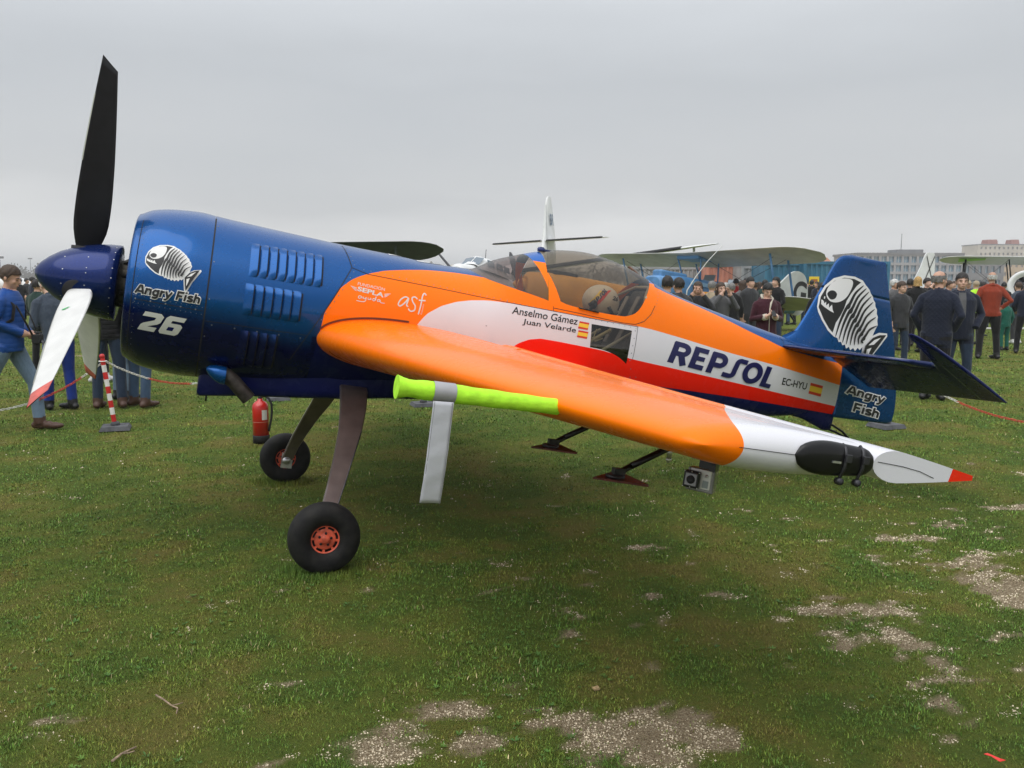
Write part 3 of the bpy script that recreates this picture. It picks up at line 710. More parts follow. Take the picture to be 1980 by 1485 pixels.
# ---- belly fairing, exhaust
mb = MB(); rows = []
for x, zt_, zb_, w in ((1.0, -.40, -.622, .17), (1.02, -.40, -.625, .20), (1.286, -.40, -.592, .24), (1.6, -.40, -.56, .30), (1.86, -.40, -.534, .33), (2.2, -.36, -.49, .34), (2.6, -.34, -.458, .3), (2.9, -.38, -.43, .2)):
    rows.append([(x, -w, zt_), (x, -w * 1.0, zt_ * .4 + zb_ * .6), (x, -w * .96, zb_ + .02), (x, -w * .85, zb_), (x, w * .85, zb_), (x, w * .96, zb_ + .02), (x, w, zt_ * .4 + zb_ * .6), (x, w, zt_)])
mb.grid(rows); mb.add(rows[0], [tuple(range(8))]); pb(mb, 'belly_fairing', [M_NAVY])
mb = MB(); rows = []
for i, (x, r, dz) in enumerate(((1.035, .012, .0), (1.06, .035, -.01), (1.09, .050, -.02), (1.12, .056, -.028), (1.15, .056, -.03))):
    rows.append([Vector((x, -.36 - .0, -.43 + dz)) + Vector((0, -r * math.cos(a) * 1.0, r * math.sin(a))) for a in np.linspace(-1.9, 1.9, 15)])
mb.grid(rows); pb(mb, 'exhaust_scoop', [M_BLUE])
mb = MB(); pts = [(1.10, -.32, -.44), (1.16, -.345, -.462), (1.205, -.355, -.492), (1.245, -.36, -.53), (1.305, -.36, -.588)]
mb.tube(pts, [.046, .047, .045, .045, .045], 18, cap=False); mb.tube([pts[-1], pts[-2]], .041, 18, cap=False); mb.lathe([(.001, 0), (.041, 0)], 18, o=(0, 0, 0), cap=False)
mb.v[-36:] = [tuple(Vector(pts[-2]) + Vector((v[0] * .7, v[1], v[0] * .7))) for v in mb.v[-36:]]
pb(mb, 'exhaust_pipe', [mat('exhaust_steel', (.045, .038, .034), .6, .6, var=.5, scale=25)])
mb = MB(); mb.tube([(1.06, -.12, -.62), (1.06, -.12, -.66)], .006, 8); pb(mb, 'drain_tube', [M_DKMET])

# ---- spinner and propeller
XP = .257
mb = MB()
prof = [(.002, 0), (.03, .008), (.065, .033), (.105, .075), (.145, .13), (.18, .20), (.205, .27), (.222, .34), (.232, .40), (.236, .466), (.225, .47), (.10, .47)]
mb.lathe(prof, 48, axis='x'); spin = pb(mb, 'spinner', [M_SPIN])
sv = MB(); sp_r = pchip([p_[1] for p_ in prof[:10]], [p_[0] for p_ in prof[:10]])
def spin_surf(x, a, e): r = float(sp_r(x)) + e; return Vector((x, -r * math.sin(a), r * math.cos(a)))
pts_s = [(.44, a) for a in np.arange(.15, 2 * math.pi, .26)] + [(.17, a) for a in np.arange(.3, 2 * math.pi, .52)] + [(.30, a) for a in (.9, 1.25, 1.75, 1.4, 3.2, 3.6, 5.2, 5.6)]
rivets(sv, pts_s, spin_surf, .005); pb(sv, 'rivets', [M_ALU], spin)['kind'] = 'stuff'
M_BLADE_R = mat('blade_black', (.006, .006, .007), .5, spec=.25, var=.3, scale=12); M_BLADE_W = mat('blade_white', (.66, .66, .65), .5, var=.06, scale=8)
M_BLADE_T = mat('blade_tip_red', (.55, .10, .08), .5, var=.2, scale=20); M_BLADE_D = mat('blade_tip_dark_red', (.22, .03, .02), .5)
PHI = -.0474
def blade(k):
    a = PHI + k * 2 * math.pi / 3
    er = Vector((0, -math.sin(a), math.cos(a))); et = -Vector((0, math.cos(a), math.sin(a)))   # radial; direction of motion (towards -y at the top)
    ch = pchip([.20, .26, .34, .5, .7, .9, 1.1, 1.25, 1.37], [.14, .19, .222, .232, .222, .198, .165, .135, .110])
    be = pchip([.20, .4, .7, 1.0, 1.37], [1.02, .95, .86, .80, .76])
    th = pchip([.20, .35, .6, 1.0, 1.37], [.075, .040, .026, .015, .008])
    rows_f, rows_r = [], []; R1 = list(np.linspace(.19, 1.27, 22)) + [1.31]
    U = np.linspace(0, 1, 13)
    def rowpt(r0, u, side):
        # slanted tip: the leading edge reaches farther out
        r = r0 if r0 < 1.2 else 1.2 + (r0 - 1.2) * (.9 + (1 - u) * .55)
        c_ = float(ch(min(r, 1.37))); b_ = float(be(min(r, 1.37))); t_ = float(th(min(r, 1.37)))
        s_ = (.42 - u) * c_                                   # + = leading edge
        yt = t_ * 2.4 * (.2969 * math.sqrt(u) - .126 * u - .3516 * u * u + .2843 * u ** 3 - .1015 * u ** 4) / .24 * .5
        dirc = et * math.cos(b_) + Vector((-1, 0, 0)) * math.sin(b_)
        nf = Vector((-1, 0, 0)) * math.cos(b_) - et * -1 * -math.sin(b_) * -1
        nf = dirc.cross(er); nf = nf if nf.x < 0 else -nf      # towards the front
        return Vector((XP, 0, 0)) + er * r + dirc * s_ + nf * (yt * (1.25 if side > 0 else -.35) * .62 + t_ * .0)
    for r0 in R1:
        rows_f.append([rowpt(r0, u, 1) for u in U]); rows_r.append([rowpt(r0, u, -1) for u in U])
    m2 = MB()
    m2.grid(rows_f, 0); nf_ = len(m2.f); m2.grid(rows_r, 1, flip=True)
    m2.add(rows_f[-1] + rows_r[-1][::-1], [tuple(range(26))], 1)
    for i in range(len(m2.f)):                                # red tip on the painted front
        q = m2.f[i]; rr = np.mean([(Vector(m2.v[j]) - Vector((XP, 0, 0))).dot(er) for j in q])
        if rr > 1.235: m2.m[i] = 2 if m2.m[i] == 0 else 3
    o = pb(m2, 'propeller_blade', [M_BLADE_W, M_BLADE_R, M_BLADE_T, M_BLADE_D if False else M_BLADE_R], merge=.0006)
    # nickel leading-edge guard
    g = MB(); gl = [i for i, r in enumerate(R1) if .70 < r < 1.15]
    rows = [[Vector(rows_f[i][0]).lerp(Vector(rows_r[i][1]), .3), Vector(rows_f[i][0]) + (Vector(rows_f[i][0]) - Vector(rows_f[i][6])).normalized() * .003, Vector(rows_f[i][1])] for i in gl]
    rows = [[p_ + (p_ - Vector(rows_f[gl[j]][5])).normalized() * .0015 for p_ in r] for j, r in enumerate(rows)]
    g.grid(rows); pb(g, 'leading_edge_guard', [mat('guard_metal', (.55, .57, .50), .4, .8)], o)
    # blade cuff opening in the spinner
    if k == 1:
        d = MB(); c0 = rowpt(.40, .36, 1); e1 = (rowpt(.40, .2, 1) - rowpt(.40, .5, 1)).normalized(); e2 = er
        nfr = e1.cross(e2); nfr = nfr if nfr.x < 0 else -nfr
        pts_ = [(-.028, 0), (-.012, .012), (-.006, .008), (.002, .018), (.009, .012), (.013, .015), (.028, 0)]
        d.add([c0 + nfr * .0035 + e1 * x + e2 * y for x, y in pts_], [tuple(range(7))]); pb(d, 'maker_mark', [mat('mark_green', (.05, .42, .12), .5)], o)
    return o
for k in range(3): blade(k)
mb = MB()
for k in range(3):
    a = PHI + k * 2 * math.pi / 3; er = Vector((0, -math.sin(a), math.cos(a)))
    mb.tube([Vector((XP, 0, 0)) + er * .10, Vector((XP, 0, 0)) + er * .19], .078, 20)
pb(mb, 'blade_socket', [M_SEAM])

# ---- wings
def wle(y): return 1.635 + (abs(y) - .4) * .165
def wte(y): return 3.59 - abs(y) * .087
def wtc(y): return .182 - abs(y) * .0145
ZWG = -.14
def naca(u): return 5 * (.2969 * math.sqrt(max(u, 0)) - .126 * u - .3516 * u * u + .2843 * u ** 3 - .1036 * u ** 4)
HU = .598                                     # hinge position on the chord
def wing(sgn):
    mb = MB(); rows = []
    ys = list(np.linspace(.0, 3.80, 34)); U = [(1 - math.cos(math.pi * i / 44)) / 2 for i in range(45)]
    U = [u for u in U if u < HU] + [HU]
    st = [(y, 1., 0.) for y in ys] + [(3.80 + .085 * math.sin(a), math.cos(a), (1 - math.cos(a)) * .05) for a in np.linspace(.12, math.pi / 2, 12)]
    for y, k, dl in st:
        le, te = wle(y), wte(y); c_ = te - le; T_ = wtc(y) * c_ * k; r = []
        for u in U[::-1]: r.append((le + dl * (1 - u) + c_ * u, sgn * y, ZWG + T_ * naca(u)))
        for u in U[1:]: r.append((le + dl * (1 - u) + c_ * u, sgn * y, ZWG - T_ * naca(u)))
        rows.append(r)
    mb.grid(rows); w = pb(mb, 'wing', [M_WING], merge=.0004)
    # spar-side closing face
    mb = MB(); mb.grid([[r[0], r[-1]] for r in rows]); pb(mb, 'hinge_shroud', [M_WING], w)
    # inboard fixed trailing edge and the aileron with its rounded nose
    def trail(y0, y1, dz, name, mats, gap, tipround):
        mb = MB(); rows = []
        st = [(y, 1.) for y in np.linspace(y0, y1 - (.05 if tipround else 0), 22)]
        if tipround: st += [(y1 - .05 + .05 * math.sin(a), math.cos(a)) for a in np.linspace(.2, math.pi / 2, 8)]
        for y, k in st:
            le, te = wle(y), wte(y); c_ = te - le; xh = le + c_ * HU + gap; T_ = wtc(y) * c_ * naca(HU) * .98 * k; L = te - xh; r = []
            for i in range(25):
                u = i / 24 * 2 - 1; s_ = -1 if u < 0 else 1; u = abs(u) ** 2
                # u = 0 nose, 1 trailing edge
                h = T_ * (1 - (1 - min(1, u / .22)) ** 2) ** .5 if u < .22 else (T_ - .0075) * (1 - ((u - .22) / .78) ** 1.12) + .0075
                r.append((xh + L * u, sgn * y, ZWG + s_ * h + dz * u))
            rows.append(r)
        mb.grid(rows)
        for k_ in (0, -1):
            n0 = len(mb.v); r_ = rows[k_]; mb.add(r_, [(i, i + 1, 23 - i, 24 - i) for i in range(11)] + [(11, 12, 13)], 0, False)
        mb.grid([[r[0] for r in rows], [r[-1] for r in rows]]); return pb(mb, name, mats)
    trail(.0, .70, 0., 'wing_root_trailing_edge', [M_WING], .0, False)
    trail(.71, 3.887, -.010, 'aileron', [M_WING], .012, False)
    return w
for sgn in (-1, 1): wing(sgn)
# root fillet line and tip seams, near wing
def wing_surf(x, y, e, s_=1):
    le, te = wle(y), wte(y); u = min(max((x - le) / (te - le), 0), 1); h = wtc(y) * (te - le) * naca(u)
    return Vector((x, y, ZWG + s_ * (h + e)))
sm = MB()
strip(sm, [(2.365, -.135), (2.47, -.137), (2.575, -.139)], .0022, 0, surf=lambda x, z, e: Vector((x, -3.888, z)))
pb(sm, 'tip_seam', [M_SEAM]); sm = MB()
strip(sm, [(2.86, -.132), (2.96, -.138), (3.03, -.147), (3.09, -.163)], .0022, 0, surf=lambda x, z, e: Vector((x, -3.889, z)))
pb(sm, 'tip_seam', [M_SEAM])
gp = MB()                                    # dark gap where the wing passes into the fuselage side, upper front
pts_ = []
for x in np.linspace(1.66, 2.22, 24):
    z = ZWG + wtc(.45) * (wte(.45) - wle(.45)) * naca((x - wle(.45)) / (wte(.45) - wle(.45)))
    pts_.append((x, z))
for sd_ in (-1, 1): gp = MB(); strip(gp, [(x, z + .010) for x, z in pts_], .012, .004); gp.v = [(v[0], -sd_ * v[1], v[2]) for v in gp.v]; pb(gp, 'root_gap_seal', [mat('root_seal', (.12, .02, .005), .6)])
# black wing-tip fairing with its clamps
def tip_pod(s_):
    mb = MB(); rows = []
    for i in range(19):
        u = i / 18; x = 2.558 + .275 * u; r_ = (1 - (1 - min(1, u / .5)) ** 2) ** .5 * (1 if u < .88 else (1 - ((u - .88) / .12) ** 2 * .35)); r_ = max(r_, .02)
        rows.append([(x, s_ * (3.884 + .022 * math.cos(a) ** .8 * r_ ** .7), ZWG + .002 + (.060 - .020 * u) * math.sin(a) * r_) for a in np.linspace(-math.pi / 2, math.pi / 2, 17)])
    mb.grid(rows); mb.add(rows[-1], [tuple(range(17))]); o = pb(mb, 'wing_tip_fairing', [M_BLKGL])
    for x in (2.722, 2.787):
        c = MB(); c.tube([(x, s_ * 3.884, ZWG + .048), (x, s_ * 3.900, ZWG + .036), (x, s_ * 3.909, ZWG + .01), (x, s_ * 3.908, ZWG - .018), (x, s_ * 3.898, ZWG - .04), (x, s_ * 3.893, ZWG - .058)], .005, 8)
        pb(c, 'clamp_strap', [M_DKMET], o)
        c = MB(); c.box((x + .006, s_ * 3.912, ZWG + .010), (.022, .008, .024), bev=.002); pb(c, 'clamp_plate', [M_DKMET], o)
        c = MB(); c.lathe([(.0, -.010), (.010, -.010), (.0115, 0), (.010, .010), (0, .010)], 12, o=(x, s_ * 3.895, ZWG - .060), axis='y'); pb(c, 'clamp_knob', [M_DKMET], o)
    c = MB(); c.lathe([(.024, 0), (.024, .005), (.019, .006), (.019, 0)], 20, o=(2.672, s_ * 3.902, ZWG - .004), axis='y', cap=False); pb(c, 'recess_ring', [M_DKMET], o)
    c = MB(); c.box((2.69, s_ * 3.908, ZWG - .004), (.03, .005, .006)); pb(c, 'recess_pin', [M_ALU], o)
tip_pod(-1); tip_pod(1)
# aileron spades under each wing
M_SPADE = mat('spade_dark_red', (.10, .022, .018), .35, .3, var=.4, scale=14)
def spade(y, s_):
    y = s_ * y
    a0 = Vector((2.93, y, ZWG - .10)); a1 = Vector((2.60, y, -.425))
    m2 = MB(); d = (a1 - a0)
    m2.tube([a0, a0 + d * .8], .019, 10, flat=.7); m2.tube([a0 + d * .78, a1 + Vector((-.01, 0, -.012))], .013, 10); arm = pb(m2, 'spade_arm', [M_BLKGL])
    m2 = MB(); R = Euler((0, rad(-4), 0)).to_matrix()
    poly = [(-.10, 0), (.075, -.140), (.085, -.13), (.085, .13), (.075, .140)]
    top = [R @ Vector((x, yy, .004)) + a1 + Vector((.0, 0, -.02)) for x, yy in poly]; bot = [R @ Vector((x, yy, -.004)) + a1 + Vector((.0, 0, -.02)) for x, yy in poly]
    n = len(poly); m2.add(top + bot, [tuple(range(n)), tuple(range(2 * n - 1, n - 1, -1))] + [(i, i + n, (i + 1) % n + n, (i + 1) % n) for i in range(n)], 0, False)
    pb(m2, 'spade_plate', [M_SPADE], arm)
    m2 = MB(); m2.lathe([(.04, -.012), (.04, .0), (.03, .004), (0, .004)], 16, o=tuple(a1 + Vector((.0, 0, -.006)))); m2.box(tuple(a1 + Vector((.012, 0, .008))), (.05, .03, .03)); pb(m2, 'spade_bracket', [M_DKMET], arm)
for s_ in (-1, 1): spade(2.80, s_); spade(2.12, s_)
m2 = MB(); m2.tube([(2.90, -2.70, -.30), (2.90, -2.70, -.355)], .012, 10); m2.ell((2.90, -2.70, -.36), (.013, .013, .014)); pb(m2, 'tie_down_ring', [M_ALU])
m2 = MB(); m2.tube([(2.16, -3.2, -.145), (1.60, -3.2, -.150)], .011, 10); pb(m2, 'pitot_tube', [M_ALU])

# ---- undercarriage
M_LEG = mat('spring_leg_grey_brown', (.19, .155, .15), .34, .65, var=.14, scale=9, coat=.3)
def leg(s_):
    cl = [(.22, -.40, 1.955, .20), (.38, -.46, 1.945, .205), (.52, -.555, 1.93, .19), (.66, -.68, 1.905, .165), (.80, -.82, 1.862, .138), (.92, -.97, 1.818, .118), (1.0, -1.10, 1.782, .104), (1.04, -1.21, 1.757, .098)]
    mb = MB(); rows = []
    cl = [(y, z, x, w * .88) for y, z, x, w in cl]; P = [Vector((x, s_ * y, z)) for y, z, x, w in cl]
    for i, (y, z, x, w) in enumerate(cl):
        tn = (P[min(i + 1, 7)] - P[max(i - 1, 0)]); nn = Vector((0, tn.z, -tn.y)).normalized() * .011
        f = Vector((-w / 2, 0, 0)); k = Vector((.006, 0, 0))
        rows.append([P[i] + f + nn * .3, P[i] + f + k + nn, P[i] - f - k + nn, P[i] - f + nn * .3, P[i] - f - nn * .3, P[i] - f - k - nn, P[i] + f + k - nn, P[i] + f - nn * .3])
    mb.grid(rows, closed=True); mb.sm = [False] * len(mb.sm); o = pb(mb, 'undercarriage_leg', [M_LEG], merge=.00001)
    e = MB(); e.grid([[r[0] + Vector((-.0015, 0, 0)), r[-1] + Vector((-.0015, 0, 0))] for r in rows]); pb(e, 'polished_edge', [mat('edge_steel', (.75, .72, .66), .3, .8)], o)
    b = MB(); b.tube([P[3] + Vector((.066, s_ * .013, 0)), P[4] + Vector((.054, s_ * .013, 0)), P[5] + Vector((.046, s_ * .013, 0)), P[6] + Vector((.040, s_ * .013, 0)), P[7] + Vector((.03, s_ * .03, 0))], .004, 6); pb(b, 'brake_line', [M_DKMET], o)
    b = MB(); b.box((1.757, s_ * 1.055, -1.225), (.085, .03, .12)); b.lathe([(.03, 0), (.034, .01), (.03, .03)], 14, o=(1.752, s_ * 1.02, -1.222), axis='y'); pb(b, 'axle_bracket', [M_ALU], o)
    return o
M_RIM = mat('rim_orange', (.62, .10, .05), .5, var=.35, scale=25)
M_TYRE = mat('tyre_rubber', (.013, .0125, .0115), .7, spec=.3, vcol=(.005, .005, .006), var=.2, scale=18, bump=.2, bscale=45)
def wheel(s_):
    yw = s_ * 1.15; o = (XW, yw, ZW + .201)
    w = MB(); pr = []
    for a in np.linspace(-2.55, 2.55, 30): pr.append((.135 + .072 * math.cos(a) ** 1 if True else 0, .074 * math.sin(a)))
    pr = [(r if r < .196 else .196 + (r - .196) * .5, h) for r, h in pr]
    w.lathe(pr, 48, o=o, axis='y', cap=False)
    # weight flattens the contact patch
    v2 = []
    for v in w.v:
        dz = v[2] - (ZW + .012)
        v2.append((v[0], v[1] + (0 if dz > .06 else (v[1] - yw) * .12 * (1 - dz / .06)), max(v[2], ZW - .004 - (v[0] - XW) * math.tan(PTH) * 1.0)))
    w.v = v2
    r = empty('main_wheel'); r.parent = plane; r.location = Vector(o) - SH
    def sub(mb, n, m_): mb.v = [(v[0] - o[0], v[1] - o[1], v[2] - o[2]) for v in mb.v]; return mb.build(n, m_, r)
    sub(w, 'tyre', [M_TYRE])
    g = MB()
    g.lathe([(.084, -.045), (.090, -.045), (.090, .045), (.084, .045)], 40, o=o, axis='y', cap=False)
    for sd in (-1, 1):
        yy = sd * .040
        g.lathe([(.088, yy), (.088, yy + sd * .006), (.076, yy + sd * .006), (.072, yy)], 40, o=o, axis='y', cap=False)
        g.lathe([(.060, yy - sd * .006), (.052, yy), (.040, yy - sd * .004), (.026, yy + sd * .002), (.024, yy + sd * .012), (.012, yy + sd * .016), (0, yy + sd * .016)], 32, o=o, axis='y', cap=False)
        for k in range(8):
            a0 = 2 * math.pi * k / 8 - .11; a1 = a0 + .22; q = [(r_ * math.sin(a), r_ * math.cos(a)) for r_ in (.058, .075) for a in (a0, a1)]
            g.add([(o[0] + q[i][0], o[1] + yy + sd * .001, o[2] + q[i][1]) for i in (0, 1, 3, 2)], [(0, 1, 2, 3)])
    sub(g, 'rim', [M_RIM])
    d = MB(); d.lathe([(0, .026), (.083, .026), (.083, -.026), (0, -.026)], 32, o=o, axis='y')
    sub(d, 'brake_disc', [M_SEAM])
    n = MB()
    for sd in (-1, 1):
        for k in range(5):
            a = 2 * math.pi * k / 5 + .3; n.lathe([(0, sd * .042), (.0075, sd * .042), (.0075, sd * .036)], 10, o=(o[0] + .034 * math.cos(a), o[1], o[2] + .034 * math.sin(a)), axis='y', cap=False)
    sub(n, 'hub_hole', [M_SEAM])['kind'] = 'stuff'
    return r
for s_ in (-1, 1): leg(s_); wheel(s_)
# tail spring and tailwheel
mb = MB(); mb.tube([(6.05, 0, -.28), (6.18, 0, -.30), (6.30, .0, -.345), (6.42, 0, -.42), (6.50, 0, -.50)], .016, 10, flat=.6); mb.tube([(6.10, .02, -.33), (6.25, .02, -.36), (6.40, .02, -.405)], .010, 8); pb(mb, 'tail_spring', [M_BLKGL])
tz = ZW + (6.47 - XW) * math.tan(PTH)
mb = MB(); mb.lathe([(.03, -.025), (.062, -.028), (.072, -.015), (.075, 0), (.072, .015), (.062, .028), (.03, .025)], 24, o=(6.47, 0, tz + .076), axis='y'); mb.box((6.47, .034, tz + .10), (.03, .006, .12)); mb.box((6.47, -.034, tz + .10), (.03, .006, .12)); mb.box((6.48, 0, tz + .155), (.06, .08, .02)); pb(mb, 'tailwheel', [M_BLACK])

# ---- tail
FLE = pchip([-.30, .30, .386, .43, .503, .81, 1.046, 1.10, 1.132, 1.150, 1.160], [5.45, 5.45, 5.535, 5.60, 5.648, 5.79, 5.888, 5.918, 5.953, 5.99, 6.05])
FTE = pchip([-.229, -.222, -.203, -.10, .402, .754, 1.163], [6.76, 6.80, 6.835, 6.843, 6.727, 6.60, 6.447])
def fin_t(x, z):
    le, te = float(FLE(z)), float(FTE(z)); u = min(max((x - le) / (te - le), 0), 1)
    cap = max(0, min(1, (1.166 - z) / .03)) ** .5
    return (.058 - .022 * max(0, min(1, z))) * (naca(u) / .5 + .0) * cap * .9 + .0008
def fin_surf(x, z, e): return Vector((x, -(fin_t(x, z) + e), z))
def plate(mb, zs, x0f, x1f, nx=22):
    rn, rf = [], []
    for z in zs:
        a, b = x0f(z), x1f(z); X = [a + (b - a) * (1 - math.cos(math.pi * i / (nx - 1))) / 2 for i in range(nx)]
        rn.append([(x, -fin_t(x, z), z) for x in X]); rf.append([(x, fin_t(x, z), z) for x in X])
    mb.grid(rn); mb.grid(rf, flip=True)
    for k in (0, -1): mb.add(rn[k] + rf[k][::-1], [tuple(range(2 * nx))])
    for k in (0, -1): mb.grid([[r[k] for r in rn], [r[k] for r in rf]])
XH = 6.142
mb = MB(); plate(mb, list(np.linspace(.28, .846, 18)), lambda z: float(FLE(z)), lambda z: 6.112); pb(mb, 'fin', [M_BLUE], merge=.0003)
mb = MB(); plate(mb, list(np.linspace(-.229, .848, 40)), lambda z: 6.118 if z > .36 else XH + .004, lambda z: float(FTE(z)))
plate(mb, list(np.linspace(.8495, 1.10, 12)) + [1.12, 1.135, 1.147, 1.156, 1.162, 1.1655], lambda z: float(FLE(z)), lambda z: float(FTE(z)))
pb(mb, 'rudder', [M_BLUE if False else paint('rudder_paint', (.002, .055, .20), 1.)], merge=.0003)
# fillet round the foot of the fin
mb = MB(); rows = []
for x in np.linspace(5.50, 6.12, 14):
    zt_ = ztop(x); f0 = fin_t(max(x, 5.66), .50); k = min(1, (x - 5.48) / .16)
    rows.append([(x, -float(halfw(x, zt_ - .03)) - .002, zt_ - .03)] + [(x, -(f0 * k + (float(halfw(x, zt_ - .03)) - f0 * k) * (1 - q) ** 2.2), zt_ - .03 + (.03 + .10 * k) * q ** 1.6) for q in (.2, .4, .6, .8, 1.)])
mb.grid(rows); mirror_y(mb); pb(mb, 'fin_fillet', [M_BLUE])
rv = MB(); rivets(rv, along((5.62, .40), (6.08, .365), 8), lambda x, z, e: Vector((x, -(float(halfw(x, ztop(x) - .03)) * .72 + e), z - .02)), .0045); pb(rv, 'fillet_rivets', [M_RIV])['kind'] = 'stuff'
# ventral fairing
mb = MB(); rows = []
for x, zb_, w in ((5.70, -.262, .07), (5.85, -.280, .06), (6.0, -.325, .045), (6.08, -.353, .032), (6.13, -.352, .025), (6.165, -.335, .018)):
    rows.append([(x, -w, -.20), (x, -w * .8, (zb_ - .20) / 2), (x, -w * .35, zb_), (x, w * .35, zb_), (x, w * .8, (zb_ - .20) / 2), (x, w, -.20)])
mb.grid(rows); mb.add(rows[-1], [tuple(range(6))]); pb(mb, 'ventral_fairing', [M_NAVY])
# tailplane: fixed surface and drooped elevator with horn balance
ZS = .300; XHG = 5.93
def slab(outline, z, tmax, xh, rot=0.):
    pass
def surf_panel(mb, ys, le, te, tk, sgn, rot=0., xh=0., zh=0.):
    up, dn = [], []
    R = Matrix.Rotation(rot, 3, 'Y')
    def tr(x, y, z):
        v = R @ Vector((x - xh, 0, z)); return (v.x + xh, sgn * y, v.z + zh)
    for y in ys:
        a, b = le(y), te(y); r1, r2 = [], []
        for i in range(15):
            u = (1 - math.cos(math.pi * i / 14)) / 2; x = a + (b - a) * u; h = tk(x, y); r1.append(tr(x, y, h)); r2.append(tr(x, y, -h))
        up.append(r1); dn.append(r2)
    mb.grid(up); mb.grid(dn, flip=True)
    for k in (0, -1): mb.add(up[k] + dn[k][::-1], [tuple(range(30))]); mb.grid([[r[k] for r in up], [r[k] for r in dn]])
SPAN = 1.50
def s_le(y): return 5.40 + (y) * .24
def s_tk(x, y):
    a = s_le(y); c_ = 6.42 - a; return .060 * c_ * naca(min(1, max(0, (x - a) / c_))) + .001
M_STAB = paint('tailplane_paint', (.006, .018, .10), .6, .12)
def e_le(y):
    if y < 1.20: return XHG + .008
    k = min(1, (y - 1.20) / .08); return XHG + .008 - .438 * (k ** 1.4)
def e_te(y): return 6.47 - .10 * max(0, y - 0) / SPAN
def e_tk(x, y):
    le = float(o_le(y)) if y > 1.28 else e_le(y); q = min(1, max(0, (x - le) / (e_te(y) - le))); h = .016 * (1 - .3 * y / SPAN) * (1 - q) ** .9 + .0015
    return h * min(1, max(0, (x - le) / .04 + .05)) ** .5
o_le = pchip([1.28, 1.31, 1.34, 1.38, 1.42, 1.455, 1.48, 1.495], [XHG - .43, XHG - .435, XHG - .41, XHG - .32, XHG - .17, XHG + .04, XHG + .25, XHG + .42])
DROOP = rad(25)
for sgn in (-1, 1):
    mb = MB(); surf_panel(mb, list(np.linspace(.03, 1.19, 14)), s_le, lambda y: XHG - .004, s_tk, sgn, zh=ZS); pb(mb, 'tailplane', [M_STAB], merge=.0003)
    mb = MB()
    ysE = list(np.linspace(.10, 1.19, 12)) + list(np.linspace(1.205, 1.28, 9))
    surf_panel(mb, ysE, e_le, e_te, e_tk, sgn, DROOP, XHG, ZS)
    # rounded outer tip: from the horn's nose back to the trailing corner
    surf_panel(mb, [1.28, 1.295, 1.31, 1.325, 1.34, 1.36, 1.38, 1.40, 1.42, 1.44, 1.455, 1.47, 1.482, 1.49, 1.495], lambda y: float(o_le(y)), e_te, e_tk, sgn, DROOP, XHG, ZS)
    pb(mb, 'elevator', [paint('elevator_paint_%d' % (sgn > 0), (.005, .010, .075), .1, .1)], merge=.0004)

# ---- cockpit
mb = MB()
mb.box((3.55, 0, -.12), (1.3, .6, .03)); mb.box((4.03, 0, .10), (.03, .56, .50)); pb(mb, 'cockpit_floor', [M_INT])
mb = MB(); mb.box((3.84, 0, .02), (.42, .42, .06), bev=.02); mb.box((4.04, 0, .26), (.07, .42, .50), rot=(0, .35, 0), bev=.03); mb.box((4.10, 0, .47), (.06, .22, .14), rot=(0, .35, 0), bev=.025); pb(mb, 'pilot_seat', [mat('seat_black', (.02, .02, .022), .6, var=.3)])
mb = MB()
for yy in (-.09, .09): mb.box((3.985, yy, .30), (.008, .05, .40), rot=(0, .35, 0))
mb.box((3.80, -.10, .07), (.10, .05, .02)); mb.box((3.80, .10, .07), (.10, .05, .02)); pb(mb, 'harness', [mat('harness_grey', (.22, .21, .20), .8)])
mb = MB(); mb.box((3.10, 0, .22), (.04, .56, .26)); rows = [[(3.02 + .12 * q, .27 * math.sin(a), .22 + .17 * math.cos(a)) for a in np.linspace(-1.5, 1.5, 11)] for q in (0, .5, 1)]; mb.grid(rows); ip = pb(mb, 'instrument_panel', [M_INT])
for k, (yy, zz, rr) in enumerate(((-.16, .27, .04), (-.06, .29, .04), (.05, .29, .04), (.15, .27, .04), (-.10, .19, .03), (.0, .19, .03), (.10, .19, .03))):
    d = MB(); d.lathe([(0, .0), (rr * .82, .0), (rr * .82, .008), (rr, .008), (rr, -.004)], 18, o=(3.125, yy, zz), axis='x', cap=False); pb(d, 'dial', [mat('dial_grey', (.30, .30, .28), .4)], ip)
mb = MB(); mb.tube([(3.50, 0, -.1), (3.46, 0, .12), (3.42, 0, .20)], [.012, .012, .018], 8); pb(mb, 'control_stick', [M_BLKGL])
mb = MB()
for p_ in ([(2.75, -.30, -.2), (3.2, -.30, .25), (3.9, -.27, -.22)], [(3.3, -.30, -.25), (3.95, -.26, .20)], [(3.3, .30, -.25), (3.95, .26, .20)], [(4.12, -.22, .05), (4.02, -.25, .48), (4.12, -.10, .57), (4.12, .10, .57), (4.02, .25, .48), (4.12, .22, .05)]): mb.tube(p_, .013, 8)
pb(mb, 'tube_frame', [mat('frame_tube', (.36, .34, .26), .5, .2)])
mb = MB(); mb.tube([(3.52, -.25, .02), (3.78, -.25, .20)], .014, 8); mb.tube([(3.60, -.26, .15), (3.66, -.26, .10), (3.72, -.26, .13)], .006, 6); mb.tube([(3.58, -.26, .06), (3.64, -.26, .10), (3.66, -.26, .19)], .004, 6); pb(mb, 'control_rod', [mat('rod_yellow', (.42, .36, .20), .45, .3)])
mb = MB(); mb.lathe([(.028, 0), (.03, .02), (.02, .028), (0, .03)], 16, o=(3.225, -.03, .690)); mb.box((3.26, -.03, .702), (.07, .02, .014)); mb.box((3.22, -.03, .715), (.025, .05, .01)); pb(mb, 'canopy_vent', [mat('vent_navy', (.02, .04, .16), .4)])
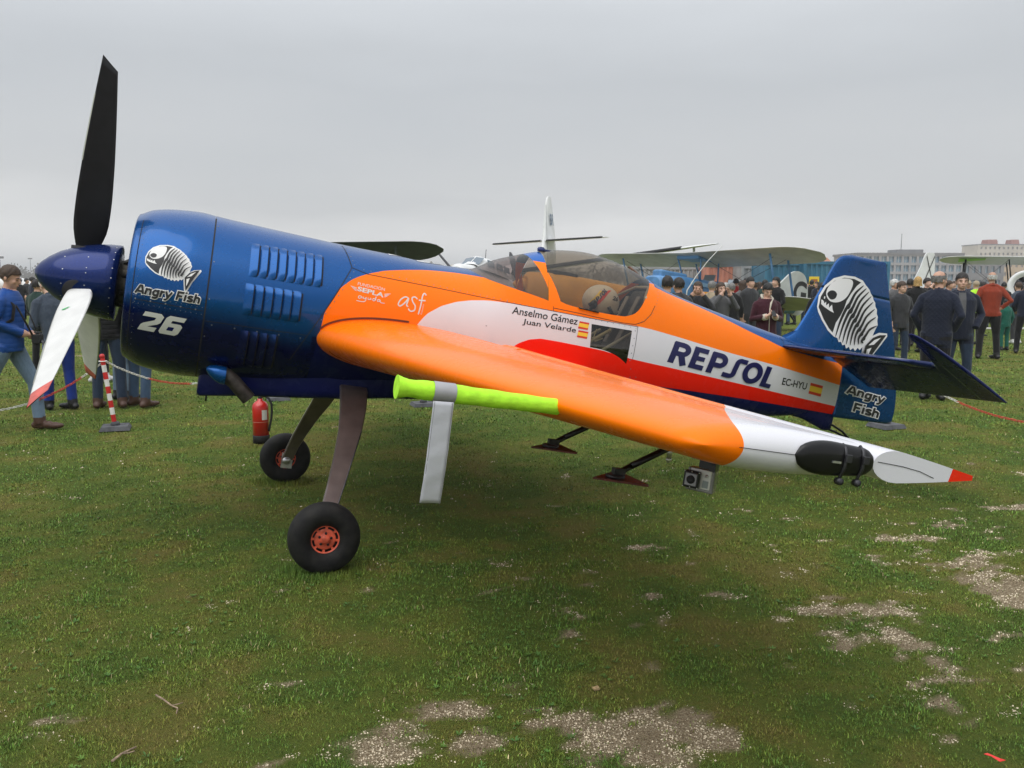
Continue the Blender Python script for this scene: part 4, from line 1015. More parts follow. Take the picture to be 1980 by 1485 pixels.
mb = MB(); mb.tube([off_surf(3.44, .312, .012), off_surf(3.50, .309, .014), off_surf(3.60, .304, .010)], .006, 6); pb(mb, 'canopy_latch', [M_BLKGL])
# ================================================================= lettering and marks
def text2d(body, bold=0., shear=0., spacing=1.):
    cu = bpy.data.curves.new('t', 'FONT'); cu.body = body; cu.size = 1.; cu.shear = shear; cu.offset = bold; cu.space_character = spacing; cu.resolution_u = 5
    ob = bpy.data.objects.new('t', cu); COL.objects.link(ob)
    dg = bpy.context.evaluated_depsgraph_get(); me = bpy.data.meshes.new_from_object(ob.evaluated_get(dg))
    v = [(q.co.x, q.co.y) for q in me.vertices]; f = [tuple(p.vertices) for p in me.polygons]
    bpy.data.objects.remove(ob); bpy.data.curves.remove(cu); bpy.data.meshes.remove(me)
    return v, f
def bbox(v): X = [p[0] for p in v]; Y = [p[1] for p in v]; return min(X), min(Y), max(X), max(Y)
def unit(v, bb): return [((x - bb[0]) / (bb[2] - bb[0]), (y - bb[1]) / (bb[3] - bb[1])) for x, y in v]
def stroke2d(pts, w, closed=False):
    P = [Vector(p) for p in pts]; n = len(P); L, R = [], []
    ws = w if hasattr(w, '__len__') else [w] * n
    for i in range(n):
        a = P[(i - 1) % n] if closed or i > 0 else P[i]; b = P[(i + 1) % n] if closed or i < n - 1 else P[i]
        d = (b - a).normalized(); q = Vector((-d.y, d.x)) * ws[i] / 2
        L.append(tuple(P[i] + q)); R.append(tuple(P[i] - q))
    f = [(i, i + 1, n + i + 1, n + i) for i in range(n - 1)] + ([(n - 1, 0, n, 2 * n - 1)] if closed else [])
    return L + R, f
def poly2d(pts): return list(pts), [tuple(range(len(pts)))]
def ell2d(cx, cy, rx, ry, rot=0., n=24):
    c, s_ = math.cos(rot), math.sin(rot)
    return poly2d([(cx + rx * math.cos(a) * c - ry * math.sin(a) * s_, cy + rx * math.cos(a) * s_ + ry * math.sin(a) * c) for a in np.linspace(0, 2 * math.pi, n + 1)[:-1]])
def smooth2d(pts, n=8, closed=False):
    P = [Vector(p) for p in pts]; k = len(P); out = []
    rng = range(k if closed else k - 1)
    for i in rng:
        p0 = P[(i - 1) % k] if closed or i > 0 else P[i]; p1 = P[i]; p2 = P[(i + 1) % k]; p3 = P[(i + 2) % k] if closed or i < k - 2 else P[(i + 1) % k]
        for j in range(n):
            t_ = j / n; out.append(tuple(.5 * ((2 * p1) + (p2 - p0) * t_ + (2 * p0 - 5 * p1 + 4 * p2 - p3) * t_ ** 2 + (3 * p1 - p0 - 3 * p2 + p3) * t_ ** 3)))
    if not closed: out.append(tuple(P[-1]))
    return out
def aff(bl, br, tl):
    bl, br, tl = Vector(bl), Vector(br), Vector(tl)
    return lambda p: bl + (br - bl) * p[0] + (tl - bl) * p[1]
def decal(name, layers, A, surf, m, parent=None, step=.03, e0=.002, build=None):
    """layers = [(verts2d, faces, material index)]; each lies a hair above the one before"""
    mb = MB()
    for li, (v, f, mi) in enumerate(layers):
        bm = bmesh.new(); bv = [bm.verts.new((*A(p), 0)) for p in v]
        for q in f:
            try: bm.faces.new([bv[i] for i in q])
            except ValueError: pass
        bmesh.ops.triangulate(bm, faces=bm.faces)
        X = [q.co.x for q in bm.verts]; Y = [q.co.y for q in bm.verts]
        for ax, lo, hi in ((0, min(X), max(X)), (1, min(Y), max(Y))):
            k = math.ceil(lo / step) * step
            while k < hi:
                co = (k, 0, 0) if ax == 0 else (0, k, 0); no = (1, 0, 0) if ax == 0 else (0, 1, 0)
                bmesh.ops.bisect_plane(bm, geom=bm.verts[:] + bm.edges[:] + bm.faces[:], plane_co=co, plane_no=no); k += step
        bm.verts.index_update()
        mb.add([surf(q.co.x, q.co.y, e0 + li * .00025 * (2 if len(layers) < 25 else 1)) for q in bm.verts], [tuple(w.index for w in q.verts) for q in bm.faces], mi); bm.free()
    return (build or pb)(mb, name, m, parent)
def fix_up(o): return o

# fish skeleton, unit box, drawn from the cowling emblem
def fish():
    def q(x, y): return ((x - 230) / 400, (645 - y) / 327)
    S = lambda L, n=5, c=True: [q(*p) for p in smooth2d(L, n, c)]
    lay = []
    outer = [(229, 470), (226, 430), (240, 388), (268, 352), (312, 328), (365, 317), (412, 318), (436, 330), (446, 333), (462, 340), (472, 349), (488, 357), (497, 367), (510, 374), (517, 387), (530, 395), (535, 410), (545, 418), (549, 434), (557, 447), (550, 468),
             (545, 492), (575, 472), (622, 462), (628, 472), (600, 520), (575, 560), (548, 625), (535, 647), (524, 640), (515, 590), (508, 545), (497, 560), (484, 555), (474, 570), (460, 562), (448, 574), (436, 564), (424, 574), (412, 562), (400, 568), (388, 558), (376, 562), (364, 550), (345, 550), (308, 538), (268, 512), (240, 488)]
    lay.append((*poly2d([q(*p) for p in outer]), 0))
    head = [(236, 470), (234, 432), (247, 393), (274, 360), (315, 336), (365, 326), (405, 327), (388, 345), (370, 380), (358, 410), (356, 440), (348, 470), (335, 500), (333, 538), (308, 528), (272, 504), (246, 480)]
    lay.append((*poly2d([q(*p) for p in head]), 1))
    lay.append((*poly2d([q(*p) for p in smooth2d([(252, 412), (262, 375), (295, 347), (340, 333), (364, 340), (362, 375), (345, 408), (312, 430), (275, 434)], 5, True)]), 0))
    lay.append((*poly2d([q(*p) for p in smooth2d([(258, 415), (266, 400), (285, 394), (302, 402), (298, 420), (278, 428)], 5, True)]), 1))
    # teeth along the lower jaw
    teeth = [(240, 440), (252, 444), (254, 452), (262, 442), (266, 455), (276, 444), (282, 459), (292, 444), (301, 460), (312, 470), (288, 468), (258, 462), (242, 456)]
    lay.append((*poly2d([q(*p) for p in teeth]), 0))
    # dark gaps between the ribs, thicker at the spine
    for i in range(8):
        k = i / 7
        top = (422 + k * 128, 334 + k * 118 - 26 * math.sin(k * math.pi) ** 1); bot = (352 + k * 150, 548 + 16 * math.sin(k * math.pi) - 6 * k - 10 * k * k)
        mid = (378 + k * 124, 416 + k * 88); m2 = (mid[0] - 12, mid[1] + 22)
        pth = smooth2d([top, ((top[0] + mid[0]) / 2 - 9, (top[1] + mid[1]) / 2 - 3), mid, m2, ((m2[0] + bot[0]) / 2 - 5, (m2[1] + bot[1]) / 2), bot], 5)
        n = len(pth); ws = [2.0 + (13 - 3 * k) * math.sin(math.pi * min(1, j / (n - 1) * 1.0)) ** .8 for j in range(n)]
        v, f = stroke2d(pth, ws); lay.append(([q(*p) for p in v], f, 1))
        v, f = ell2d((mid[0] + m2[0]) / 2 + 3, (mid[1] + m2[1]) / 2, 9 - 2 * k, 12 - 3 * k, .5, 10); lay.append(([q(*p) for p in v], f, 1))
    tail = [(516, 538), (545, 500), (578, 480), (615, 470), (590, 515), (566, 560), (542, 615), (534, 632), (524, 590)]
    lay.append((*poly2d([q(*p) for p in tail]), 1))
    lay.append((*poly2d([q(*p) for p in [(532, 532), (556, 505), (590, 486), (560, 522)]]), 0))
    lay.append((*poly2d([q(*p) for p in [(530, 548), (552, 536), (544, 570), (534, 600)]]), 0))
    return lay
FISH = fish()
# cowling emblem: box (230,318)-(630,645) of the drawing
A_f = aff((.628, .012), (.938, .012), (.628, .270))
decal('fish_emblem', FISH, A_f, off_surf, [M_WD, M_KD])
GL = {'A': ([[(.06, 0), (.40, .95), (.56, .95), (.90, 0)], [(.26, .27), (.72, .27)]], 1.02), 'n': ([[(.12, 0), (.12, .74)], [(.12, .42), (.22, .58), (.40, .63), (.56, .56), (.60, .40), (.60, 0)]], .80),
      'g': ([[(.36, .62), (.18, .56), (.12, .36), (.18, .16), (.36, .10), (.54, .16), (.60, .36), (.54, .56), (.36, .62)], [(.62, .74), (.62, .0), (.54, -.16), (.36, -.20), (.10, -.17)]], .82), 'r': ([[(.12, 0), (.12, .74)], [(.12, .40), (.24, .58), (.46, .63)]], .56),
      'y': ([[(.04, .74), (.34, .08)], [(.68, .74), (.32, -.06), (.20, -.18), (.0, -.18)]], .76), 'F': ([[(.12, 0), (.12, 1)], [(.0, .89), (.76, .89)], [(.1, .48), (.64, .48)]], .86), 'i': ([[(.12, 0), (.12, .70)], [(.12, .84), (.12, 1.02)]], .34),
      's': ([[(.60, .61), (.34, .64), (.14, .58), (.13, .46), (.30, .38), (.48, .33), (.58, .24), (.52, .12), (.32, .09), (.04, .12)]], .72), 'h': ([[(.12, 0), (.12, 1)], [(.12, .42), (.22, .58), (.40, .63), (.56, .56), (.60, .40), (.60, 0)]], .80), ' ': ([], .46)}
def fat(body, w, ext):
    L = []; x = 0.
    for ch in body:
        ps, adv = GL[ch]
        for p_ in ps:
            q = [Vector((a + x, b)) for a, b in (smooth2d(p_, 3) if len(p_) > 4 else p_)]
            q[0] = q[0] - (q[1] - q[0]).normalized() * ext; q[-1] = q[-1] + (q[-1] - q[-2]).normalized() * ext
            L.append(stroke2d(q, w))
        x += adv
    return L, x - .1
def outlined(body, A, surf, name):
    L, W_ = fat(body, .23, 0); L2, _ = fat(body, .23 + .20, .10)
    return decal(name, [([(x / W_, y) for x, y in v], f, 0) for v, f in L2] + [([(x / W_, y) for x, y in v], f, 1) for v, f in L], A, surf, [M_WD, M_KD], e0=.001)
outlined('Angry Fish', aff((.594, -.030), (.944, -.040), (.603, .022)), off_surf, 'angry_fish_lettering')
def plain(body, A, surf, name, m, bold=0., shear=0., spacing=1., e0=.002):
    v, f = text2d(body, bold, shear, spacing); return decal(name, [(unit(v, bbox(v)), f, 0)], A, surf, [m], e0=e0)
# race number: heavy squared figures
def fig26():
    two = [(0, 1), (.80, 1), (.98, .86), (.92, .52), (.80, .42), (.36, .24), (.84, .24), (.79, 0), (-.04, 0), (.02, .30), (.12, .40), (.60, .62), (.63, .76), (-.05, .76)]
    six_o = [(.18, 1), (1.0, 1), (.95, .76), (.38, .76), (.35, .62), (.84, .62), (.97, .50), (.90, .12), (.76, 0), (.02, 0), (-.08, .12), (.04, .86)]
    a = [(x * .5, y) for x, y in two]; b = [(.53 + x * .5, y) for x, y in six_o]
    hole = [(.53 + x * .5, y) for x, y in [(.30, .42), (.60, .42), (.57, .22), (.26, .22)]]
    return [(*poly2d(a), 0), (*poly2d(b), 0), (*poly2d(hole), 1)]
decal('race_number', fig26(), aff((.632, -.240), (.852, -.250), (.663, -.128)), off_surf, [M_GD, M_NAVY])
# REPSOL, drawn stroke by stroke
def repsol():
    W_ = .245; L = []
    def arc(cx, cy, rx, ry, a0, a1, n=14): return [(cx + rx * math.cos(rad(a)), cy + ry * math.sin(rad(a))) for a in np.linspace(a0, a1, n)]
    def st(p, w=W_, x=0.): v, f = stroke2d([(a + x, b) for a, b in p], w); L.append((v, f, 0))
    x = 0.
    st([(.115, 0), (.115, .97)], W_, x); st([(.02, .89)] + [(.38, .89)] + arc(.42, .68, .22, .205, 85, -90) + [(.12, .475)], .225, x); st([(.40, .50), (.50, .28), (.64, 0)], .25, x)
    x = .86
    st([(.115, 0), (.115, 1.0)], W_, x); st([(.0, .89), (.60, .89)], .22, x); st([(.1, .50), (.54, .50)], .20, x); st([(0, .11), (.60, .11)], .22, x)
    x = 1.62
    st([(.115, 0), (.115, .97)], W_, x); st([(.02, .89), (.36, .89)] + arc(.40, .655, .24, .235, 85, -90) + [(.12, .42)], .225, x)
    x = 2.42
    st([(.80, .90), (.62, .90)] + arc(.55, .74, .17, .165, 70, 175) + [(.365, .45)] + arc(.19, .25, .175, .16, 0, -95) + [(-.10, .095)], .215, x)
    x = 3.16
    v, f = stroke2d([(.44 + .33 * math.cos(a) + x, .5 + .405 * math.sin(a)) for a in np.linspace(0, 2 * math.pi, 33)[:-1]], .235, True); L.append((v, f, 0))
    x = 4.12
    st([(.115, 0), (.115, 1.0)], W_, x); st([(0, .10), (.50, .10)], .20, x)
    return L
REP = repsol(); RW = 4.64
decal('repsol_lettering', [([(x / RW, y) for x, y in v], f, m_) for v, f, m_ in REP], aff((4.242, .032), (5.318, -.060), (4.298, .197)), off_surf, [M_ND], e0=.0015)
plain('Anselmo Gámez', aff((2.937, .199), (3.440, .194), (2.944, .250)), off_surf, 'pilot_name', M_KD, .008)
plain('Juan Velarde', aff((3.020, .131), (3.433, .127), (3.026, .178)), off_surf, 'pilot_name', M_KD, .008)
plain('EC-HYU', aff((5.448, -.014), (5.738, -.030), (5.452, .045)), off_surf, 'registration', M_KD, .018)
def flag(bl, br, tl, surf=off_surf):
    r = lambda a, b: poly2d([(0, a), (1, a), (1, b), (0, b)])
    decal('spanish_flag', [(*r(0, 1), 0), (*r(.25, .75), 1)], aff(bl, br, tl), surf, [M_RD, M_YD])
flag((3.450, .172), (3.528, .170), (3.458, .224)); flag((3.449, .110), (3.529, .108), (3.456, .160)); flag((5.775, -.057), (5.928, -.069), (5.778, .036))
plain('FUNDACIÓN', aff((1.862, .219), (2.039, .210), (1.865, .243)), off_surf, 'foundation_lettering', M_GD)
plain('SEPLA', aff((1.861, .183), (2.034, .167), (1.866, .212)), off_surf, 'foundation_lettering', M_GD, .03)
lay = []
for s_, x0 in ((-1, 1.858), (1, 2.040)):
    for k in range(3):
        z0 = .205 - k * .009 - (.010 if s_ > 0 else 0); lay.append((*poly2d([(x0, z0 - .004), (x0 + s_ * (.042 - k * .010), z0 + .004), (x0 + s_ * (.036 - k * .010), z0 - .001), (x0, z0 - .008)]), 0))
decal('wing_mark', lay, lambda p: Vector(p), off_surf, [M_GD])
lay = [(*stroke2d(smooth2d(p_, 6), .0045), 0) for p_ in (
    [(1.893, .152), (1.878, .154), (1.872, .143), (1.882, .138), (1.894, .150), (1.897, .140)], [(1.905, .152), (1.906, .142), (1.917, .141), (1.922, .152), (1.919, .128), (1.900, .120), (1.862, .122)],
    [(1.935, .151), (1.936, .141), (1.948, .141), (1.951, .151), (1.955, .140)], [(1.982, .149), (1.969, .150), (1.966, .140), (1.978, .138), (1.986, .165), (1.984, .140)], [(2.012, .148), (2.000, .148), (1.997, .138), (2.008, .137), (2.014, .147), (2.018, .133), (2.045, .131)])]
decal('foundation_script', lay, lambda p: Vector(p), off_surf, [M_GD])
lay = [(*stroke2d(smooth2d(p_, 7), .0085), 0) for p_ in (
    [(2.205, .186), (2.180, .194), (2.150, .172), (2.136, .142), (2.150, .131), (2.178, .155), (2.202, .186), (2.192, .145), (2.204, .134)],
    [(2.262, .192), (2.245, .203), (2.226, .194), (2.232, .170), (2.250, .146), (2.247, .118), (2.222, .108), (2.205, .122)],
    [(2.322, .226), (2.308, .236), (2.296, .215), (2.288, .160), (2.276, .095)], [(2.272, .186), (2.318, .190)])]
decal('asf_lettering', lay, lambda p: Vector(p), off_surf, [M_GD])
plain('España', aff((2.302, .098), (2.312, .165), (2.292, .099)), off_surf, 'asf_small_lettering', M_GD)
# pale stripes over the spine ahead of the windscreen
mb = MB()
for x0, x1 in ((2.10, 2.24), (2.30, 2.50)):
    rows = []
    for q in np.linspace(0, 1, 7):
        rows.append([(x0 + (x1 - x0) * q + a * .0, 0, 0) for a in (0,)])
    rows = []
    for q in np.linspace(0, 1, 7):
        x = x0 + (x1 - x0) * q; zt_ = ztop(x); r = []
        for w in np.linspace(-.12, .16, 13):
            yy = w + .08 * q; n_ = 2.15; ww = float(_SF[2](x)); z = zt_ * (1 - abs(yy / ww) ** n_) ** (1 / n_); r.append((x, yy, z + .002))
        rows.append(r)
    mb.grid(rows)
pb(mb, 'spine_stripe', [M_WD])
# fin emblem and rudder lettering (the emblem lies nose up along the fin)
A_ff = aff((5.855, .338), (6.556, .135), (5.973, 1.185))
v_ = FISH
def fin_clip(layers, zmin):
    out = []
    for v, f, m_ in layers: out.append((v, f, m_))
    return out
def fin_dec(x, z, e): return fin_surf(x, max(z, .345), e + .001) if z > .345 else Vector((x, -(fin_t(x, .345) - .02), .345))
A_ff = aff((5.721, .271), (6.546, .136), (5.829, 1.029))
decal('fish_emblem', FISH, A_ff, fin_dec, [M_WD, M_KD], step=.05)
outlined('Angry', aff((6.226, -.008), (6.672, -.052), (6.245, .066)), fin_surf, 'angry_fish_lettering')
outlined('Fish', aff((6.337, -.155), (6.646, -.187), (6.350, -.076)), fin_surf, 'angry_fish_lettering')

# ---- helmet left on the seat cushion
hel = empty('flying_helmet'); hel.matrix_world = PM @ Matrix.Translation(Vector((3.775, -.02, .27)) - SH) @ Matrix.Rotation(rad(-8), 4, 'Z')
tag(hel, 'cream flying helmet with red and yellow REPSOL band inside the clear canopy', 'helmet')
HR = Vector((.145, .118, .128)); HC = Vector((0, 0, .135))
def hsurf(x, z, e):
    q = max(.02, 1 - (x / HR.x) ** 2 - ((z - HC.z) / HR.z) ** 2); return Vector((x, -(HR.y * math.sqrt(q) + e), z))
mb = MB(); mb.ell(HC, HR, nu=32, nv=20)
mb.v = [(x + (.02 if z < .09 and x > 0 else 0), y, max(z, .02)) for x, y, z in mb.v]
shell = mb.build('shell', [mat('helmet_cream', (.62, .58, .50), .35, coat=.4)], hel)
def hb(m_, n, mm, parent=None): return m_.build(n, mm, hel)
decal('red_band', [(*poly2d([(-.10, .07), (-.085, .055), (.02, .205), (.045, .225), (.02, .225), (-.02, .19)]), 0)], lambda p: Vector(p), hsurf, [mat('band_red', (.75, .05, .03), .4)], build=hb)
decal('yellow_band', [(*poly2d([(-.115, .11), (-.09, .12), (-.01, .215), (-.05, .21)]), 0)], lambda p: Vector(p), hsurf, [mat('band_yellow', (.85, .60, .06), .4)], build=hb)
decal('repsol_lettering', [([(x / RW, y) for x, y in v], f, m_) for v, f, m_ in REP], aff((-.100, .075), (.005, .215), (-.118, .10)), hsurf, [M_ND], e0=.006, build=hb)
v, f = text2d('26', .04, .2); decal('helmet_number', [(unit(v, bbox(v)), f, 0)], aff((.05, .155), (.105, .15), (.055, .19)), hsurf, [M_KD], build=hb)
mb = MB(); mb.tube([(.03, -.118, .10), (.06, -.12, .06), (.09, -.10, .02), (.10, -.05, .0)], .013, 8); mb.ell((-.085, -.105, .10), (.03, .02, .035)); mb.tube([(-.09, -.09, .09), (-.10, -.05, .02)], .012, 8); mb.build('chin_strap', [M_BLKGL], hel)
mb = MB(); mb.tube([(.05, -.11, .03), (.13, -.07, .02), (.15, 0, .02), (.13, .07, .02), (.05, .11, .03)], .02, 8); mb.build('edge_roll', [M_BLACK], hel)
# ================================================================= things on and around the aeroplane
def bw(x, y, z): return PM @ (Vector((x, y, z)) - SH)
def body_empty(name, x, y, z):
    o = empty(name); o.matrix_world = PM @ Matrix.Translation(Vector((x, y, z)) - SH); return o
# ---- pitot cover with its streamer
M_HIVIS = mat('hivis_fabric', (.42, .85, .03), .8, var=.10, scale=30, bump=.3, bscale=35)
M_REFL = mat('reflective_grey', (.33, .33, .35), .55, .2, var=.08, scale=12, bump=.25, bscale=14)
M_STRM = mat('streamer_grey', (.50, .51, .56), .6, .1, var=.06, scale=9, bump=.35, bscale=10)
pc = body_empty('pitot_cover', 1.55, -3.2, -.145); tag(pc, 'yellow-green fabric pitot cover with hanging grey streamer on the orange wing', 'pitot cover')
rows = []
for i in range(30):
    u = i / 29; x = u * .565; flare = 1 + .18 * max(0, 1 - u / .05) - .12 * math.exp(-((u - .09) / .05) ** 2); r = (.033 - .006 * u) * flare
    rows.append([(x, r * math.cos(a) * 1.05 + .001 * math.sin(9 * a + 20 * u), r * math.sin(a) * (1 + .03 * math.sin(5 * u * 6 + 2 * a)) - .002 * u) for a in np.linspace(0, 2 * math.pi, 25)[:-1]])
mb = MB(); mb.grid(rows, closed=True); mb.add(rows[0], [tuple(range(24))]); mb.add(rows[-1], [tuple(range(24))]); mb.build('sleeve', [M_HIVIS], pc)
mb = MB(); mb.grid([[(x, .0335 * math.cos(a) * 1.05, .0335 * math.sin(a)) for a in np.linspace(0, 2 * math.pi, 25)[:-1]] for x in (.118, .14, .165, .192)], closed=True); mb.build('reflective_band', [M_REFL], pc)
mb = MB(); rows = []
for i in range(25):
    u = i / 24; xl = .118 + (.128 - .118) * u; xr = .186 + (.200 - .186) * u; z = -.028 - .338 * u
    rows.append([(xl + (xr - xl) * q, -.034 + .022 * u * u + .006 * (q - .5) * u + .0035 * math.sin(u * 7 + q * 1.5) * u + .0008 * math.sin(u * 31 + 3 * q), z + .003 * q) for q in np.linspace(0, 1, 7)])
mb.grid(rows); st_o = mb.build('streamer', [M_STRM], pc); sol = st_o.modifiers.new('s', 'SOLIDIFY'); sol.thickness = .002
mb = MB()
for q in (.06, .94):
    mb.grid([[(r[0][0] + (r[-1][0] - r[0][0]) * (q + d), r[3][1] - .0022, r[3][2]) for d in (-.012, .012)] for r in rows])
mb.build('stitching', [mat('thread', (.22, .22, .24), .8)], pc)
# ---- action camera under the wing
ac = body_empty('action_camera', 2.445, -3.62, -.205); ac.matrix_world = ac.matrix_world @ Matrix.Rotation(rad(-48), 4, 'Z'); tag(ac, 'small silver action camera in clear housing clamped under the white wing tip', 'camera')
M_CLEAR = mat('housing_grey', (.16, .16, .155), .2, coat=.5); M_SILV = mat('camera_silver', (.55, .55, .53), .4, .3)
mb = MB(); mb.box((.006, 0, -.004), (.080, .05, .016)); mb.box((.015, 0, -.022), (.050, .03, .03)); mb.box((.034, 0, -.030), (.018, .045, .022)); mb.build('mount', [M_BLKGL], ac)
mb = MB(); mb.box((.002, .004, -.075), (.086, .046, .072), bev=.005); hs = mb.build('housing', [M_CLEAR], ac)
mb = MB(); mb.box((.002, -.0200, -.070), (.066, .006, .060), bev=.002); mb.build('camera_body', [M_SILV], hs)
mb = MB(); mb.box((-.020, -.034, -.074), (.050, .026, .054), bev=.006); lb = mb.build('lens_box', [M_BLKGL], ac)
mb = MB(); mb.box((-.020, -.0475, -.074), (.036, .003, .038), bev=.001); mb.build('lens_window', [mat('lens_glass', (.13, .13, .14), .12, coat=.6)], lb)
mb = MB(); mb.lathe([(.013, 0), (.013, -.002), (0, -.002)], 20, o=(-.020, -.0490, -.074), axis='y'); mb.build('lens', [M_SEAM], lb)
mb = MB(); mb.box((.020, -.0235, -.084), (.018, .003, .022)); mb.build('display', [mat('lcd_grey', (.20, .24, .24), .2)], hs)
mb = MB(); mb.lathe([(.005, 0), (.005, -.003), (0, -.003)], 12, o=(.021, -.023, -.058), axis='y'); mb.build('shutter_button', [M_ALU], hs)
mb = MB()
for dx in (-.0225, 0, .0225):
    for dz in (-.024, .024): mb.ell((-.020 + dx, -.047, -.074 + dz), (.0020, .0020, .0020), nu=8, nv=5)
mb.build('screws', [M_ALU], lb)['kind'] = 'stuff'
# ---- fire extinguisher beyond the far wheel
fe = empty('fire_extinguisher', (-2.545, 8.42, 0)); tag(fe, 'red fire extinguisher with black hose standing on grass beside wheel', 'fire extinguisher')
M_FR = mat('extinguisher_red', (.52, .015, .012), .28, coat=.5)
mb = MB(); mb.lathe([(.0, .055), (.08, .055), (.08, .36), (.074, .39), (.055, .415), (.028, .43), (.026, .45), (0, .45)], 28); mb.build('cylinder', [M_FR], fe)
mb = MB(); mb.lathe([(.083, 0), (.084, .075), (.080, .08), (0, .08)], 28); mb.build('base', [M_BLACK], fe)
mb = MB(); mb.tube([(0, 0, .445), (0, 0, .475)], .018, 12); mb.box((-.035, 0, .485), (.11, .02, .012), rot=(0, .2, 0)); mb.box((-.045, 0, .510), (.10, .02, .010), rot=(0, .55, 0)); mb.build('valve_handle', [M_BLKGL], fe)
mb = MB(); mb.tube(smooth2d([(0, 0)], 1) and [(.015, -.01, .465), (.05, -.02, .478), (.095, -.02, .455), (.120, -.02, .40), (.122, -.02, .32), (.112, -.02, .24), (.095, -.02, .17), (.085, -.02, .12)], .011, 10); mb.build('hose', [M_BLACK], fe)
mb = MB(); mb.grid([[(.0808 * math.sin(a), -.0808 * math.cos(a), z) for a in np.linspace(.45, 1.2, 8)] for z in (.24, .34)]); mb.build('label', [M_GD], fe)
mb = MB(); mb.lathe([(.0806, .215), (.0812, .217), (.0806, .219)], 28, cap=False); mb.build('weld_seam', [mat('seam_pale', (.55, .25, .2), .5)], fe)
# ---- barrier posts
M_PR = mat('post_red', (.55, .02, .02), .4, var=.12, scale=10); M_PW = mat('post_white', (.72, .71, .68), .45, var=.08, scale=10); M_BASE = mat('post_base_rubber', (.075, .078, .085), .8, var=.3, scale=15)
def post(x, y, label, tilt=(0., 0.)):
    o = empty('barrier_post', (x, y, 0), .35); tag(o, label, 'barrier post', 'red and white barrier posts of the rope line')
    mb = MB(); mb.box((0, 0, .022), (.31, .31, .044), taper=.86); mb.lathe([(.05, .04), (.045, .07), (.036, .085), (0, .085)], 8); mb.build('base', [M_BASE], o)
    P = lambda z: (math.tan(tilt[0]) * z, math.tan(tilt[1]) * z, z)
    n = 9; z0, z1 = .085, .79
    for k in range(n):
        a, b = z0 + (z1 - z0) * k / n, z0 + (z1 - z0) * (k + 1) / n; mb = MB(); mb.tube([P(a), P(b)], .0245, 16, cap=False); mb.build('band', [M_PR if k % 2 == 0 else M_PW], o)
    mb = MB(); mb.tube([P(z1), P(z1 + .025), P(z1 + .04), P(z1 + .045)], [.028, .028, .02, .004], 14); mb.build('cap', [M_PR], o)
    mb = MB(); mb.tube([Vector(P(.755)) + Vector((.04 * math.cos(a), .04 * math.sin(a), 0)) for a in np.linspace(0, 2 * math.pi, 17)], .006, 6, cap=False); mb.build('chain_ring', [M_PW], o)
    return Vector((x, y, 0)) + Vector(P(.755))
tA = post(-4.385, 9.18, 'striped barrier post under the engine cowling beside the propeller', (-.12, 0.03))
tB = post(-3.23, 11.54, 'striped barrier post behind the far undercarriage wheel and extinguisher')
tC = post(-1.17, 11.02, 'striped barrier post behind the grey streamer of the pitot cover')
tD = post(4.25, 9.42, 'striped barrier post standing right behind the rudder')
tE = post(7.6, 8.6, 'striped barrier post to which the chain behind the tailplane runs')
tF = post(-7.3, 9.0, 'striped barrier post to which the chain before the walking man runs')
M_CR = mat('chain_red', (.55, .06, .035), .5, var=.15, scale=30); M_CW = mat('chain_white', (.66, .65, .60), .5, var=.1, scale=30)
_lk = []
for i in range(12):
    a = 2 * math.pi * i / 12; _lk.append((Vector(((.0125 if math.cos(a) > 0 else -.0125) + .011 * math.cos(a), .0115 * math.sin(a), 0)), a))
def link_geom():
    V, F = [], []
    for c, a in _lk:
        nrm = Vector((math.cos(a), math.sin(a), 0))
        for j in range(5):
            b = 2 * math.pi * j / 5; V.append(c + nrm * .0042 * math.cos(b) + Vector((0, 0, .0042 * math.sin(b))))
    for i in range(12):
        for j in range(5): F.append((i * 5 + j, i * 5 + (j + 1) % 5, ((i + 1) % 12) * 5 + (j + 1) % 5, ((i + 1) % 12) * 5 + j))
    return V, F
LV, LF = link_geom()
def chain(a, b, sag, label, phase=0., sec_len=.62):
    o = empty('barrier_chain', ((a.x + b.x) / 2, (a.y + b.y) / 2, 0)); tag(o, label, 'chain', 'red and white plastic chains of the rope line')
    org = Vector(o.location); N_ = 400; P = [a.lerp(b, i / N_) - Vector((0, 0, sag * 4 * (i / N_) * (1 - i / N_))) for i in range(N_ + 1)]
    d = [0.]
    for i in range(N_): d.append(d[-1] + (P[i + 1] - P[i]).length)
    s_ = .02; k = 0; cur = None; mb = MB(); col = None
    def at(q): i = min(N_ - 1, max(0, int(np.searchsorted(d, q)) - 1)); f = (q - d[i]) / max(1e-6, d[i + 1] - d[i]); return P[i].lerp(P[i + 1], f), (P[i + 1] - P[i]).normalized()
    while s_ < d[-1] - .02:
        c_ = int((s_ + phase) / sec_len) % 2
        if col is None: col = c_
        if c_ != col: mb.build('chain_section', [M_CR if col == 0 else M_CW], o, normals=False)['kind'] = 'stuff'; mb = MB(); col = c_
        p, t_ = at(s_); sd = t_.cross(Vector((0, 0, 1))).normalized(); up = sd.cross(t_); r = .7 if k % 2 else -.7
        e2 = sd * math.cos(r) + up * math.sin(r); e3 = t_.cross(e2); wob = Vector((0, rnd.uniform(-.002, .002), rnd.uniform(-.002, .002)))
        mb.add([p - org + wob + t_ * v.x + e2 * v.y + e3 * v.z for v in LV], LF); s_ += .034; k += 1
    mb.build('chain_section', [M_CR if col == 0 else M_CW], o, normals=False)['kind'] = 'stuff'
chain(tF, tA, .56, 'plastic chain sagging in front of the man with the camera', .30)
chain(tA, tB, .38, 'plastic chain running from propeller post under the blue belly', .62)
chain(tB, tC, .40, 'plastic chain hanging behind the undercarriage legs', .1)
chain(tC, tD, .62, 'plastic chain hanging behind the orange wing and rear fuselage', .2)
